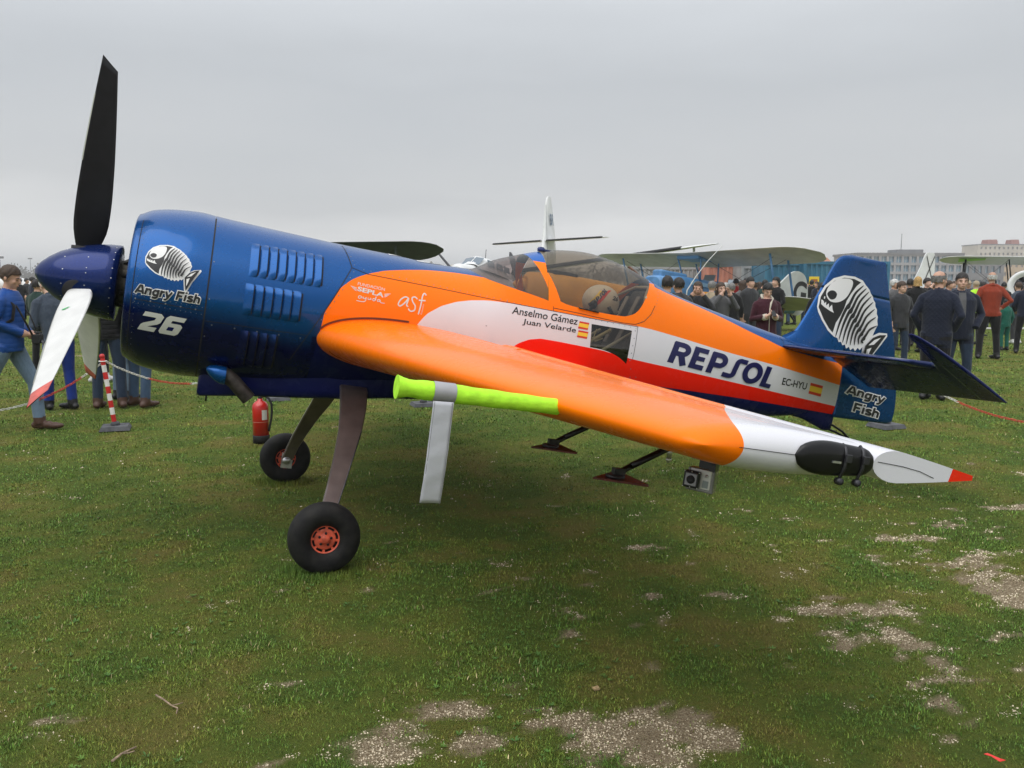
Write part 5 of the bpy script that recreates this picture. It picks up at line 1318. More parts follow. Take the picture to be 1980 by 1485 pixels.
chain(tD, tE, .66, 'plastic chain sagging over the grass from behind the tailplane', .60, .72)
# ---- litter in the grass
M_TWIG = mat('twig_bark', (.26, .19, .13), .9, var=.4, scale=60)
def twig(pts, r, label, side=None):
    x0, y0 = pts[0]; o = empty('twig', (x0, y0, 0)); tag(o, label, 'twig')
    mb = MB(); P = [(x - x0, y - y0, .016 + .004 * math.sin(i * 2)) for i, (x, y) in enumerate(pts)]; mb.tube(P, [r * (1 - .5 * i / len(P)) for i in range(len(P))], 6); mb.build('stem', [M_TWIG], o)
    mb = MB(); q = Vector(P[len(P) // 2]); mb.tube([q, q + Vector((.03, -.015, .012)), q + Vector((.05, -.01, .016))], r * .5, 5); mb.build('side_shoot', [M_TWIG], o)
twig([(-1.39, 3.12), (-1.34, 3.075), (-1.30, 3.045), (-1.265, 3.02), (-1.25, 2.97)], .004, 'thin forked twig lying on the grass with a bent end')
twig([(-1.345, 2.66), (-1.33, 2.70), (-1.305, 2.755)], .005, 'short straight twig half sunk in the moss')
rs2 = MB(); rs2.add([(0, 0, .030), (.030, -.022, .024), (.040, -.040, .028), (.022, -.036, .020), (.006, -.014, .026), (-.016, -.006, .030)], [(0, 1, 4), (1, 2, 3), (1, 3, 4), (0, 4, 5)], 0, False)
o = rs2.build('tape_scrap', [mat('tape_red', (.72, .03, .02), .5)]); o.location = (1.628, 2.70, 0); tag(o, 'torn scrap of red tape lying on the grass', 'tape scrap'); sol = o.modifiers.new('s', 'SOLIDIFY'); sol.thickness = .001
rs2 = MB(); rs2.ell((0, 0, .012), (.016, .011, .010), nu=9, nv=6); rs2.v = [(x * (1 + .2 * math.sin(9 * y / .01)), y, z + .003 * math.sin(x * 300)) for x, y, z in rs2.v]
o = rs2.build('pebble', [mat('pebble_ochre', (.38, .27, .14), .9, var=.3, scale=60)]); o.location = (.34, 3.19, 0); tag(o, 'ochre pebble at the edge of the gritty patch', 'pebble')
# ================================================================= parked aircraft behind
def place(u, y):
    """world x of a thing seen u pixels across (photo scale), at distance y"""
    return (u - 990) / 1625.5 * (.993 * y + .195)
def airfoil_panel(mb, sections, m=0, n=9):
    """sections = [(y, xle, xte, z, thick)] lofted wing panel, x aft"""
    rows = []
    for y, a, b, z, t_ in sections:
        U = [(1 - math.cos(math.pi * i / n)) / 2 for i in range(n + 1)]; r = [(a + (b - a) * u, y, z + t_ * naca(u)) for u in U[::-1]] + [(a + (b - a) * u, y, z - t_ * .35 * naca(u)) for u in U[1:]]
        rows.append(r)
    mb.grid(rows)
    for k in (0, -1): mb.add(rows[k], [tuple(range(len(rows[k])))], m)
    return mb
def tilt(mb, x0, inc):
    mb.v = [(v[0], v[1], v[2] - (v[0] - x0) * inc) for v in mb.v]; return mb
def wing_sections(span, chord, x0, z, t_, dihedral=0., tip='round', sweep=0.):
    out = []; h = span / 2
    for q in list(np.linspace(-1, 1, 41)):
        y = q * h; d = max(0, abs(y) - (h - chord * .6)) / (chord * .6); k = math.sqrt(max(.02, 1 - d * d)) if tip == 'round' else 1 - .35 * d
        c_ = chord * k; xm = x0 + chord * .45 + sweep * abs(y); out.append((y, xm - c_ * .45, xm + c_ * .55, z + abs(y) * dihedral, t_ * k))
    return out
def biplane(name, label, loc, rz, colf, colw, colt, coltail, pitch=.17, span=9.1, spanl=9.0, chord=1.3, zu=2.45, zl=1.0, length=7.2, engine='inline', tipshape='round', letter=None, strutcol=None, cross=False, underpanel=None, group=None, gaps=1., inc=.06):
    o = empty(name); o.matrix_world = Matrix.Translation(Vector(loc)) @ Matrix.Rotation(rz, 4, 'Z') @ Matrix.Rotation(pitch, 4, 'Y'); tag(o, label, 'biplane', group)
    # local frame: x aft from the wheels, z up
    mb = MB(); rows = []
    fs = [(-1.75, .30, .85, 1.35), (-1.7, .34, .80, 1.40), (-.9, .36, .72, 1.50), (0, .38, .68, 1.52), (.9, .38, .70, 1.52), (1.8, .34, .76, 1.46), (3.0, .24, .90, 1.36), (4.2, .12, 1.05, 1.28), (length - 1.85, .04, 1.15, 1.24)]
    if engine == 'radial': fs[0] = (-1.35, .42, .66, 1.50); fs[1] = (-1.3, .43, .65, 1.51); fs[2] = (-.9, .43, .64, 1.53)
    for x, w, zb_, zt_ in fs:
        r = []
        for a in np.linspace(0, 2 * math.pi, 17)[:-1]:
            c_, s_ = math.cos(a), math.sin(a); r.append((x, w * math.copysign(abs(c_) ** .55, c_), (zb_ + zt_) / 2 + (zt_ - zb_) / 2 * math.copysign(abs(s_) ** .6, s_)))
        rows.append(r)
    mb.grid(rows, closed=True); mb.add(rows[0], [tuple(range(16))]); f = mb.build('fuselage', [colf], o)
    for xc in (.75, 1.75):
        mb = MB(); mb.ell((xc, 0, 1.50), (.32, .24, .05)); mb.build('cockpit_opening', [M_SEAM], f)
        mb = MB(); mb.grid([[(xc - .36 + .06 * q, -.2 + .4 * u, 1.50 + .2 * q) for u in (0, .5, 1)] for q in (0, 1)]); mb.build('windscreen', [mat('old_glass', (.30, .33, .35), .1, .2)], f)
    mb = MB(); airfoil_panel(mb, wing_sections(span, chord, -.75, zu, .10, .02, tipshape)); tilt(mb, -.1, inc); mb.build('upper_wing', [colw], o)
    mb = MB(); airfoil_panel(mb, wing_sections(spanl, chord, -.25, zl - .12, .10, .03, tipshape)); tilt(mb, .4, inc); mb.build('lower_wing', [colw], o)
    if underpanel:
        for sy in (-1, 1): mb = MB(); mb.box((-.05, sy * span * .30, zu + .02), (chord * .75, span * .16, .012)); mb.build('wing_underside_panel', [underpanel], o)
    ys = span / 2 * .68
    for sy in (-1, 1):
        for dx, dl in ((-.45, .0), (.25, .0)):
            mb = MB(); mb.tube([(dx + .45, sy * ys, zl - .05 + ys * .03), (dx, sy * ys, zu + ys * .02)], .035, 8, flat=.5); mb.build('interplane_strut', [strutcol or colf], o)
            mb = MB(); mb.tube([(dx + .2, sy * .30, 1.45), (dx, sy * .42, zu)], .022, 6); mb.build('cabane_strut', [strutcol or colf], o)
        for (a, b) in (((-.0, .36, 1.0), (-.30, ys, zu)), ((.2, .36, 1.0), (.2, ys, zu)), ((-.3, .42, zu), (.0, ys, zl))):
            mb = MB(); mb.tube([(a[0], sy * a[1], a[2]), (b[0], sy * b[1], b[2])], .006, 4); mb.build('bracing_wire', [M_DKMET], o)
        mb = MB(); mb.tube([(-.2, sy * .32, .75), (-.1, sy * .85, .30)], .035, 8); mb.tube([(.5, sy * .32, .75), (-.1, sy * .85, .30)], .03, 8); mb.build('undercarriage_strut', [strutcol or colf], o)
        mb = MB(); mb.lathe([(.12, -.06), (.27, -.05), (.31, -.02), (.31, .02), (.27, .05), (.12, .06), (0, .06)], 24, o=(-.1, sy * .90, .31), axis='y'); w = mb.build('wheel', [M_TYRE], o)
        mb = MB(); mb.lathe([(0, -.065), (.14, -.062), (.14, .062), (0, .065)], 18, o=(-.1, sy * .90, .31), axis='y'); mb.build('hub', [colt], w)
    L = length - 1.75
    mb = MB(); airfoil_panel(mb, wing_sections(2.9, 1.15, L - 1.15, 1.25, .04, 0)); mb.build('tailplane', [colw], o)
    fp = [(L - .95, 1.25), (L - .55, 1.62), (L - .25, 1.86), (L + .02, 1.92), (L + .26, 1.82), (L + .40, 1.5), (L + .38, 1.15), (L + .15, .95), (L - .2, .98), (L - .6, 1.15)]
    fp = smooth2d(fp, 4, True)
    mb = MB(); mb.prism(fp, -.03, .03); fin_o = mb.build('fin_and_rudder', [coltail], o)
    if letter:
        v, ff = text2d(letter, .03); bb = bbox(v); h = .52; w = h * (bb[2] - bb[0]) / (bb[3] - bb[1])
        for sy in (-1, 1):
            mb = MB(); mb.add([((L - .12 + (x - bb[0]) / (bb[2] - bb[0]) * w if sy < 0 else L - .12 + w - (x - bb[0]) / (bb[2] - bb[0]) * w), sy * .033, 1.20 + (y - bb[1]) / (bb[3] - bb[1]) * h) for x, y in v], ff); mb.build('rudder_letter', [M_KD], fin_o)
        mb = MB()
        v, ff = text2d('G', .02); bb = bbox(v)
        mb.add([(2.3 + (x - bb[0]) * .55, -.325 + .07 * x, .98 + (y - bb[1]) * .5) for x, y in v], ff); mb.build('fuselage_letter', [M_KD], f)
    if cross:
        for sg in (-1, 1):
            mb = MB(); c0 = (L + .10, 1.42)
            mb.add([(c0[0] - .24, -.034, c0[1] - sg * .42), (c0[0] - .16, -.034, c0[1] - sg * .46), (c0[0] + .24, -.034, c0[1] + sg * .42), (c0[0] + .16, -.034, c0[1] + sg * .46)], [(0, 1, 2, 3)]); mb.build('rudder_cross_bar', [M_KD], fin_o)
    mb = MB(); mb.tube([(L - .3, 0, 1.0), (L - .1, 0, .86)], .03, 6); mb.build('tail_skid', [M_DKMET], o)
    if engine == 'inline':
        mb = MB(); mb.box((-1.1, 0, 1.42), (1.0, .34, .30), bev=.05); mb.build('engine_cover', [colf], o)
        hub = Vector((-1.82, 0, 1.12)); pr = 1.0
    else:
        mb = MB(); mb.lathe([(.36, -1.55), (.45, -1.62), (.52, -1.66), (.56, -1.60), (.57, -1.45), (.54, -1.22)], 32, axis='x', cap=False, o=(0, 0, 1.08)); mb.build('engine_ring', [colt], o)
        mb = MB(); mb.lathe([(.18, -1.66), (.20, -1.5), (.44, -1.32)], 20, axis='x', o=(0, 0, 1.08))
        for k in range(9): a = 2 * math.pi * k / 9; mb.tube([(-1.48, .14 * math.cos(a), 1.08 + .14 * math.sin(a)), (-1.48, .50 * math.cos(a), 1.08 + .50 * math.sin(a))], .085, 8)
        mb.build('radial_engine', [M_DKMET], o); hub = Vector((-1.82, 0, 1.08)); pr = 1.28
    return o, hub, pr
def propeller(o, hub, pr, ang, m, mtip, m_hub):
    for sg in (0, math.pi):
        a = ang + sg; er = Vector((0, math.cos(a), math.sin(a))); et = Vector((0, -math.sin(a), math.cos(a))); mb = MB(); rows = []
        for u in np.linspace(.06, 1, 12):
            c_ = .10 + .11 * math.sin(math.pi * min(1, u * .95)) ** .8 if u < .97 else .08; b = .9 - .55 * u; d = et * math.cos(b) + Vector((-1, 0, 0)) * math.sin(b); n_ = d.cross(er)
            rows.append([hub + er * pr * u + d * c_ * q + n_ * .022 * (1 - u * .7) * e for q, e in ((-.5, 0), (-.2, 1), (.25, .8), (.5, 0), (.25, -.5), (-.2, -.5))])
        mb.grid(rows, closed=True); mb.add(rows[-1], [tuple(range(6))]); bl = mb.build('propeller_blade', [m], o)
        mb = MB(); mb.grid([[p + (p - hub - er * pr * u_).normalized() * .004 for p in r] for r, u_ in ((rows[-2], .915), (rows[-1], 1.))], closed=True); mb.build('blade_tip', [mtip], bl)
    mb = MB(); mb.lathe([(0, -.14), (.05, -.13), (.09, -.08), (.11, 0), (.11, .08)], 18, axis='x', o=tuple(hub)); mb.build('propeller_hub', [m_hub], o)
M_MB = mat('moth_blue', (.08, .22, .44), .4, var=.15, scale=4); M_SILD = mat('silver_dope', (.50, .51, .50), .5, .15, var=.1, scale=3); M_SILT = mat('silver_tail', (.46, .48, .46), .5, .2, var=.08, scale=3)
M_DKG = mat('dark_green_dope', (.035, .05, .038), .6, var=.25, scale=3); M_WHT = mat('aircraft_white', (.70, .71, .71), .4, var=.05, scale=2); M_WOOD = mat('propeller_wood', (.13, .055, .028), .35, var=.35, scale=9, coat=.3)
M_LIME = mat('lime_panel', (.22, .52, .04), .5); M_YEL = mat('trainer_yellow', (.62, .30, .02), .45, var=.1, scale=3); M_GREYW = mat('wing_grey', (.55, .56, .56), .45, var=.06, scale=2)
# silver and blue biplane, its nose towards the camera's left
YB = 28.0
o, hub, pr = biplane('vintage_biplane', 'blue and silver biplane with open engine bay and letter G on its rudder', (place(1338, 26.5), 26.5, 0), rad(35), M_MB, M_SILD, M_SILT, M_SILT, letter='G', strutcol=M_MB, zu=2.03, span=7.75, spanl=7.6, chord=1.36, length=6.2, pitch=.13, inc=.14)
o.matrix_world = o.matrix_world @ Matrix.Scale(1.15, 4)
fin_m = [c for c in o.children if c.name.startswith('fin_and_rudder')][0]; fin_m.scale = (1.35, 1, 1.35); fin_m.location = (-1.72, 0, -.26)
propeller(o, hub, pr, .5, M_WOOD, M_WOOD, M_DKMET)
mb = MB(); mb.box((-1.15, -.19, 1.30), (.62, .012, .26)); mb.build('open_engine_bay', [M_SEAM], o)
for k in range(4): mb = MB(); mb.lathe([(.07, 0), (.07, .2), (.05, .22), (0, .22)], 10, o=(-1.38 + k * .17, -.10, 1.2)); mb.build('engine_cylinder', [M_DKMET], o)
mb = MB(); mb.box((0, 0, 2.07), (1.1, .8, .14), bev=.05); mb.build('fuel_tank', [mat('moth_light_blue', (.12, .30, .58), .4)], o)
mb = MB(); mb.box((.6, -.395, 1.34), (2.6, .01, .10)); mb.build('fuselage_stripe', [mat('stripe_pale_blue', (.25, .45, .65), .4)], o)
# dark green biplane hidden by the engine cowling except for its wing tip
o, hub, pr = biplane('vintage_biplane', 'dark green biplane whose rounded wing tip shows above the blue cowling', (place(566, 26.0), 26.0, 0), rad(97), M_DKG, M_DKG, M_DKG, M_DKG, span=9.4, zu=2.62, zl=1.2, chord=2.0, pitch=.13, inc=.15, group=None)
propeller(o, hub, pr, .3, M_WOOD, M_WOOD, M_DKMET)
def monoplane(name, label, loc, rz, colf, colw, colt, pitch=.16, H=1.9, cabin=True, finh=.9, L=6.0, span=8., prop=2.4, cross=False):
    o = empty(name); o.matrix_world = Matrix.Translation(Vector(loc)) @ Matrix.Rotation(rz, 4, 'Z') @ Matrix.Rotation(pitch, 4, 'Y'); tag(o, label, 'aeroplane')
    mb = MB(); rows = []; zt = H if not cabin else H - .42
    for x, w, zb_, z2 in ((-1.9, .28, .8, zt - .22), (-1.8, .38, .68, zt - .1), (-1., .46, .6, zt), (0, .5, .58, zt), (1.2, .46, .62, zt), (2.4, .32, .75, zt - .08), (L - 2.1, .08, 1.0, zt - .2)):
        rows.append([(x, w * math.copysign(abs(math.cos(a)) ** .75, math.cos(a)), (zb_ + z2) / 2 + (z2 - zb_) / 2 * math.copysign(abs(math.sin(a)) ** .75, math.sin(a))) for a in np.linspace(0, 2 * math.pi, 21)[:-1]])
    mb.grid(rows, closed=True); mb.add(rows[0], [tuple(range(20))]); f = mb.build('fuselage', [colf], o)
    if cabin:
        mb = MB(); rows = []
        for x, w, z in ((-1.05, .40, zt + .02), (-.55, .46, H - .03), (.1, .48, H), (.8, .44, H - .06), (1.5, .36, zt + .02)): rows.append([(x, w * math.cos(a), zt - .15 + (z - zt + .15) * math.sin(a) ** .7) for a in np.linspace(0, math.pi, 13)])
        mb.grid(rows); cb = mb.build('cabin', [colf], o)
        for sy in (-1, 1):
            for x in (-.50, .18, .80):
                mb = MB(); mb.grid([[(x + .52 * u, sy * (.485 - .05 * q - .05 * max(0, x + .52 * u - .4)), zt + .03 + .24 * q) for u in (0, 1)] for q in (0, 1)]); mb.build('side_window', [mat('deck_glass', (.16, .20, .24), .15, .3)], cb)
            mb = MB(); mb.grid([[(-1.0 + .36 * q, sy * (.03 + .36 * u), zt + .05 + .30 * q - .05 * u) for u in (0, 1)] for q in (0, 1)]); mb.build('windscreen_pane', [mat('deck_glass', (.16, .20, .24), .15, .3)], cb)
        mb = MB(); mb.tube([(.1, 0, H), (.1, 0, H + .35)], .012, 5); mb.build('aerial', [M_DKMET], cb)
    for sy in (-1, 1):
        mb = MB(); airfoil_panel(mb, [(sy * y, -.7 + .05 * y, .8 - .05 * y, .72 + .06 * y, .10) for y in np.linspace(.3, span / 2, 8)]); mb.build('wing', [colw], o)
        mb = MB(); airfoil_panel(mb, [(sy * y, L - 3.0 + .1 * y, L - 2.1, zt - .25, .04) for y in (.05, .7, 1.4)]); mb.build('tailplane', [colw], o)
        mb = MB(); mb.tube([(-.4, sy * 1.0, .25), (-.4, sy * 1.0, .75)], .05, 8); mb.lathe([(.06, -.07), (.22, -.06), (.25, 0), (.22, .06), (.06, .07)], 18, o=(-.4, sy * 1.0, .25), axis='y'); mb.build('wheel', [M_TYRE], o)
    mb = MB(); mb.prism(smooth2d([(L - 3.2, zt - .12), (L - 2.75, zt + finh * .6), (L - 2.5, zt + finh * .97), (L - 2.2, zt + finh), (L - 1.95, zt + finh * .93), (L - 1.85, zt + .2), (L - 1.9, zt - .35), (L - 2.2, zt - .4)], 4, True), -.04, .04); fn = mb.build('fin_and_rudder', [colt], o)
    if cross:
        for sg in (-1, 1):
            c0 = (L - 2.22, zt + finh * .58); hh = finh * .34
            mb = MB(); mb.add([(c0[0] - .24, -.07, c0[1] - sg * hh - .07), (c0[0] - .24, -.07, c0[1] - sg * hh + .07), (c0[0] + .24, -.07, c0[1] + sg * hh + .07), (c0[0] + .24, -.07, c0[1] + sg * hh - .07)], [(0, 1, 2, 3)]); mb.build('rudder_cross_bar', [M_KD], fn)
    for k in range(2):
        a = .75 + k * math.pi; er = Vector((0, math.cos(a), math.sin(a))); hub = Vector((-2.0, 0, zt - .45)); mb = MB(); mb.tube([hub + er * q * prop / 2 for q in (.03, .3, .8, 1.)], [.06, .10, .09, .03], 8, flat=.35); mb.build('propeller_blade', [M_DKMET], o)
    mb = MB(); mb.lathe([(0, -2.2), (.1, -2.12), (.16, -1.95), (.18, -1.85)], 16, axis='x', o=(0, 0, zt - .45)); mb.build('spinner', [colf], o)
    return o
# yellow trainer seen through the canopy
o = monoplane('training_aeroplane', 'yellow low-winged training aeroplane seen through the tinted canopy', (place(1130, 21.0), 21.5, 0), rad(24), M_YEL, M_YEL, M_YEL, H=1.72, cabin=False, finh=.25, span=7.)
mb = MB(); mb.box((-.9, 0, 1.70), (.7, .5, .12), bev=.04); mb.build('cockpit_coaming', [M_SEAM], o)
# white cabin aeroplane whose windscreen peeps over the spine
o = monoplane('cabin_aeroplane', 'white cabin aeroplane whose windows peep over the blue spine', (place(925, 31.0), 31.5, 0), rad(62), M_WHT, M_WHT, M_WHT, H=2.55, finh=.1, span=9., L=6.4)
# aeroplane of which only the crossed rudder shows
o = monoplane('training_aeroplane', 'white aeroplane showing a black saltire on its tall rudder above the crowd', (place(1634, 45.0), 45.0, 0), rad(10), M_WHT, M_WHT, M_WHT, H=1.9, finh=2.0, span=8., L=6.9, pitch=.05, cross=True)

# white biplane with radial engine, half out of the picture
o, hub, pr = biplane('vintage_biplane', 'white biplane with round engine, wooden propeller and lime green wing underside', (place(1985, 34.0), 34.6, 0), rad(66), M_WHT, M_GREYW, M_WHT, M_WHT, engine='radial', zu=2.20, zl=.95, span=5.2, spanl=5.0, underpanel=M_LIME, strutcol=M_BLKGL, pitch=.14)
o.matrix_world = o.matrix_world @ Matrix.Scale(1.16, 4)
propeller(o, hub, pr, 2.15, M_WOOD, mat('tip_brass', (.55, .52, .46), .35, .6), mat('hub_steel', (.5, .5, .5), .3, .9))
# ---- twin-engined transport facing the camera behind the canopy; only fin, tailplane and a wing rise into view
fb = empty('twin_engined_aeroplane'); fb.matrix_world = Matrix.Translation(Vector((place(1072, 45), 36.5, 0))) @ Matrix.Rotation(rad(2.5), 4, 'Y') @ Matrix.Rotation(rad(90), 4, 'Z')
fb.matrix_world = Matrix.Translation(Vector((-1.72, 37.4, 0))) @ Matrix.Rotation(rad(-2.5), 4, 'Y') @ Matrix.Rotation(rad(63), 4, 'Z')
tag(fb, 'white twin-engined aeroplane with tall fin and black edged tailplane behind the canopy', 'aeroplane')
mb = MB(); rows = []
for x, w, zb_, zt_ in ((-5.6, .05, 1.1, 1.3), (-5.3, .4, .85, 1.6), (-4.4, .68, .6, 1.85), (-3.0, .75, .5, 2.2), (0, .75, .55, 2.25), (3.0, .65, .9, 2.3), (6, .42, 1.5, 2.6), (8.6, .14, 2.2, 2.9)):
    rows.append([(x, w * math.copysign(abs(math.cos(a)) ** .8, math.cos(a)), (zb_ + zt_) / 2 + (zt_ - zb_) / 2 * math.copysign(abs(math.sin(a)) ** .8, math.sin(a))) for a in np.linspace(0, 2 * math.pi, 21)[:-1]])
mb.grid(rows, closed=True); mb.add(rows[-1], [tuple(range(20))]); hull = mb.build('fuselage', [M_WHT], fb)
for sy in (-1, 1):
    mb = MB(); mb.grid([[(-4.35 + .5 * q, sy * (.05 + .5 * u), 1.80 + .35 * q - .08 * u) for u in (0, 1)] for q in (0, 1)]); mb.build('windscreen_pane', [mat('deck_glass', (.16, .20, .24), .15, .3)], hull)
    mb = MB(); airfoil_panel(mb, [(sy * y, -1.3 + .07 * y, 1.0 - .06 * y, 1.72 + .088 * y, .20 - .009 * y) for y in list(np.linspace(.5, 10.2, 10))] + [(sy * 10.9, -.2, .15, 1.72 + .088 * 10.9, .05)]); wg = mb.build('wing', [M_WHT], fb)
    mb = MB(); airfoil_panel(mb, [(sy * y, -1.36 + .07 * y, -.70 + .055 * y, 1.72 + .088 * y, .27 - .010 * y) for y in np.linspace(2.6, 9.6, 8)]); mb.build('deicing_boot', [M_BLACK], wg)
    for yy in (7.2, 9.9): mb = MB(); mb.tube([(.2, sy * yy, 1.72 + .088 * yy), (.2, sy * yy, 1.72 + .088 * yy - .42)], .05, 6); mb.build('wing_pylon', [M_GREYW], wg)
    mb = MB(); mb.lathe([(.2, -2.6), (.40, -2.45), (.46, -2.1), (.44, -1.2), (.3, .6), (.05, 1.4)], 20, axis='x', o=(0, sy * 2.2, 1.65)); nc = mb.build('engine_nacelle', [M_WHT], fb)
    for k in range(3):
        a = k * 2 * math.pi / 3 + .5; er = Vector((0, math.cos(a), math.sin(a))); mb = MB(); mb.tube([Vector((-2.7, sy * 2.2, 1.65)) + er * q for q in (.05, .3, .75, 1.05)], [.05, .09, .09, .04], 8, flat=.35); mb.build('propeller_blade', [M_DKMET], nc)
    mb = MB(); airfoil_panel(mb, [(sy * y, 7.7 + .10 * y, 9.0 - .05 * y, 3.62, .07) for y in (.05, 1.2, 2.6, 3.25)]); tp = mb.build('tailplane', [M_WHT], fb)
    mb = MB(); airfoil_panel(mb, [(sy * y, 7.62 + .10 * y, 8.1 + .08 * y, 3.62, .13) for y in (.18, 1.2, 2.6, 3.12)]); mb.build('deicing_boot', [M_BLACK], tp)
    mb = MB(); mb.tube([(-.6, sy * 2.2, .3), (-.6, sy * 2.2, 1.4)], .06, 8); mb.lathe([(.1, -.1), (.3, -.08), (.33, 0), (.3, .08), (.1, .1)], 18, o=(-.6, sy * 2.2, .33), axis='y'); mb.build('wheel', [M_TYRE], fb)
mb = MB(); rows = []
for z, a, b in ((2.4, 6.9, 9.2), (3.0, 7.4, 9.3), (3.8, 7.75, 9.25), (4.6, 7.95, 9.15), (5.5, 8.15, 8.98), (5.85, 8.3, 8.9), (5.95, 8.45, 8.8)):
    U = [(1 - math.cos(math.pi * i / 10)) / 2 for i in range(11)]; rows.append([(a + (b - a) * u, -.34 * naca(u) * (b - a) / 1.6, z) for u in U] + [(a + (b - a) * u, .34 * naca(u) * (b - a) / 1.6, z) for u in U[-2:0:-1]])
mb.grid(rows, closed=True); mb.add(rows[-1], [tuple(range(20))]); fnb = mb.build('fin', [M_WHT], fb)
v, ff = text2d('BR', .03); mb = MB(); mb.add([(8.25 + x * .35, -.19, 4.45 + y * .8) for x, y in v], ff); mb.build('fin_lettering', [mat('lettering_blue_grey', (.12, .18, .26), .5)], fnb)
mb = MB(); mb.tube([(8.2, 0, 5.5), (2.5, -2.6, 2.3)], .008, 4); mb.build('aerial_wire', [M_DKMET], fb)

# ---- small jet beyond the propeller
jt = empty('business_jet', (place(-32, 62), 62, 0), rad(184)); jt.scale = (.78, .78, .78); tag(jt, 'white business jet with dark cabin windows parked beyond the propeller', 'jet')
mb = MB(); rows = []
for x, r, z in ((-5.2, .05, 1.45), (-4.9, .35, 1.5), (-4.2, .62, 1.6), (-3.2, .80, 1.72), (-1, .85, 1.75), (2.5, .85, 1.75), (4.5, .6, 1.9), (6.2, .2, 2.1)): rows.append([(x, r * math.cos(a), z + r * math.sin(a)) for a in np.linspace(0, 2 * math.pi, 21)[:-1]])
mb.grid(rows, closed=True); mb.add(rows[-1], [tuple(range(20))]); jf = mb.build('fuselage', [M_WHT], jt)
for sy in (-1, 1):
    for k in range(5): mb = MB(); x = -1.9 + k * .9; mb.grid([[(x + .36 * u, sy * .86 * math.cos(q), 1.75 + .86 * math.sin(q)) for u in (0, 1)] for q in (.12, .32, .5)]); mb.build('cabin_window', [M_SEAM], jf)
    mb = MB(); mb.grid([[(-3.9 + .9 * u, sy * (.69 + .11 * u) * math.cos(q), 1.66 + .06 * u + (.69 + .11 * u) * math.sin(q)) for u in (0, .5, 1)] for q in (.4, .7, 1.0)]); mb.build('cockpit_window', [M_SEAM], jf)
    mb = MB(); airfoil_panel(mb, [(sy * y, -.4 + .22 * y, 1.9 - .02 * y, 1.15 + .05 * y, .12) for y in (.3, 3, 6.2)]); mb.build('wing', [M_WHT], jt)
    mb = MB(); mb.lathe([(.28, 2.2), (.38, 2.4), (.38, 3.8), (.24, 4.6)], 18, axis='x', o=(0, sy * 1.25, 2.15)); mb.build('engine', [M_WHT], jt)
    mb = MB(); airfoil_panel(mb, [(sy * y, 6.4 + .3 * y, 7.4 + .1 * y, 4.1, .06) for y in (.05, 1.8)]); mb.build('tailplane', [M_WHT], jt)
    mb = MB(); mb.tube([(.6, sy * 1.2, .3), (.6, sy * 1.1, 1.2)], .07, 8); mb.lathe([(.05, -.08), (.28, -.06), (.28, .06), (.05, .08)], 14, o=(.6, sy * 1.2, .28), axis='y'); mb.build('main_wheel', [M_TYRE], jt)
mb = MB(); mb.prism([(4.6, 2.3), (6.4, 4.2), (7.5, 4.2), (6.6, 2.2)], -.08, .08); mb.build('fin', [M_WHT], jt)
mb = MB(); mb.tube([(-3.6, 0, .2), (-3.6, 0, 1.2)], .05, 8); mb.lathe([(.05, -.07), (.2, -.05), (.2, .05), (.05, .07)], 14, o=(-3.6, 0, .2), axis='y'); mb.build('nose_wheel', [M_TYRE], jt)
for k in range(2): mb = MB(); mb.box((0, -.845, 1.35 + .12 * k), (6, .012, .05)); mb.build('cheat_line', [mat('jet_stripe_%d' % k, (.35, .05, .03) if k else (.25, .26, .28), .4)], jf)

# ---- crowd-control barriers on the left and rails on the right
M_FEN = mat('barrier_dark', (.03, .03, .032), .5, .5)
def barrier(x, y, rz, label, m, L=2.2, H=1.05):
    o = empty('crowd_barrier', (x, y, 0), rz); tag(o, label, 'barrier', 'crowd barriers')
    mb = MB(); mb.tube([(-L / 2, 0, .12), (-L / 2, 0, H - .08), (-L / 2 + .08, 0, H), (L / 2 - .08, 0, H), (L / 2, 0, H - .08), (L / 2, 0, .12), (-L / 2, 0, .12)], .02, 8); mb.build('frame', [m], o)
    for k in range(14): q = -L / 2 + L * (k + 1) / 15; mb = MB(); mb.tube([(q, 0, .12), (q, 0, H)], .008, 6); mb.build('bar', [m], o)
    for sx in (-1, 1): mb = MB(); mb.box((sx * L * .38, 0, .06), (.05, .55, .04)); mb.box((sx * L * .38, 0, .10), (.04, .04, .10)); mb.build('foot', [m], o)
for k, (u, lb) in enumerate(((10, 'dark steel crowd barrier before the tail of the business jet'), (66, 'dark steel crowd barrier under the nose of the business jet'), (122, 'dark steel crowd barrier behind the white propeller blade'))): barrier(place(u, 42), 42 + k * .3, .05, lb, M_FEN)
M_RAILW = mat('rail_white', (.68, .68, .66), .5)
def rails(x, y, rz, L, label):
    o = empty('post_and_rail', (x, y, 0), rz); tag(o, label, 'rail fence', 'white rail fences'); n = 4
    for z in (.35, .85): mb = MB(); mb.tube([(-L / 2, 0, z), (L / 2, 0, z)], .028, 8); mb.build('rail', [M_RAILW], o)
    for k in range(n): q = -L / 2 + L * k / (n - 1); mb = MB(); mb.tube([(q, .03, 0), (q, .03, .95)], .03, 8); mb.build('post', [M_RAILW], o)
rails(place(2000, 24), 24, .05, 3.4, 'white rail fence in front of the round-engined biplane')

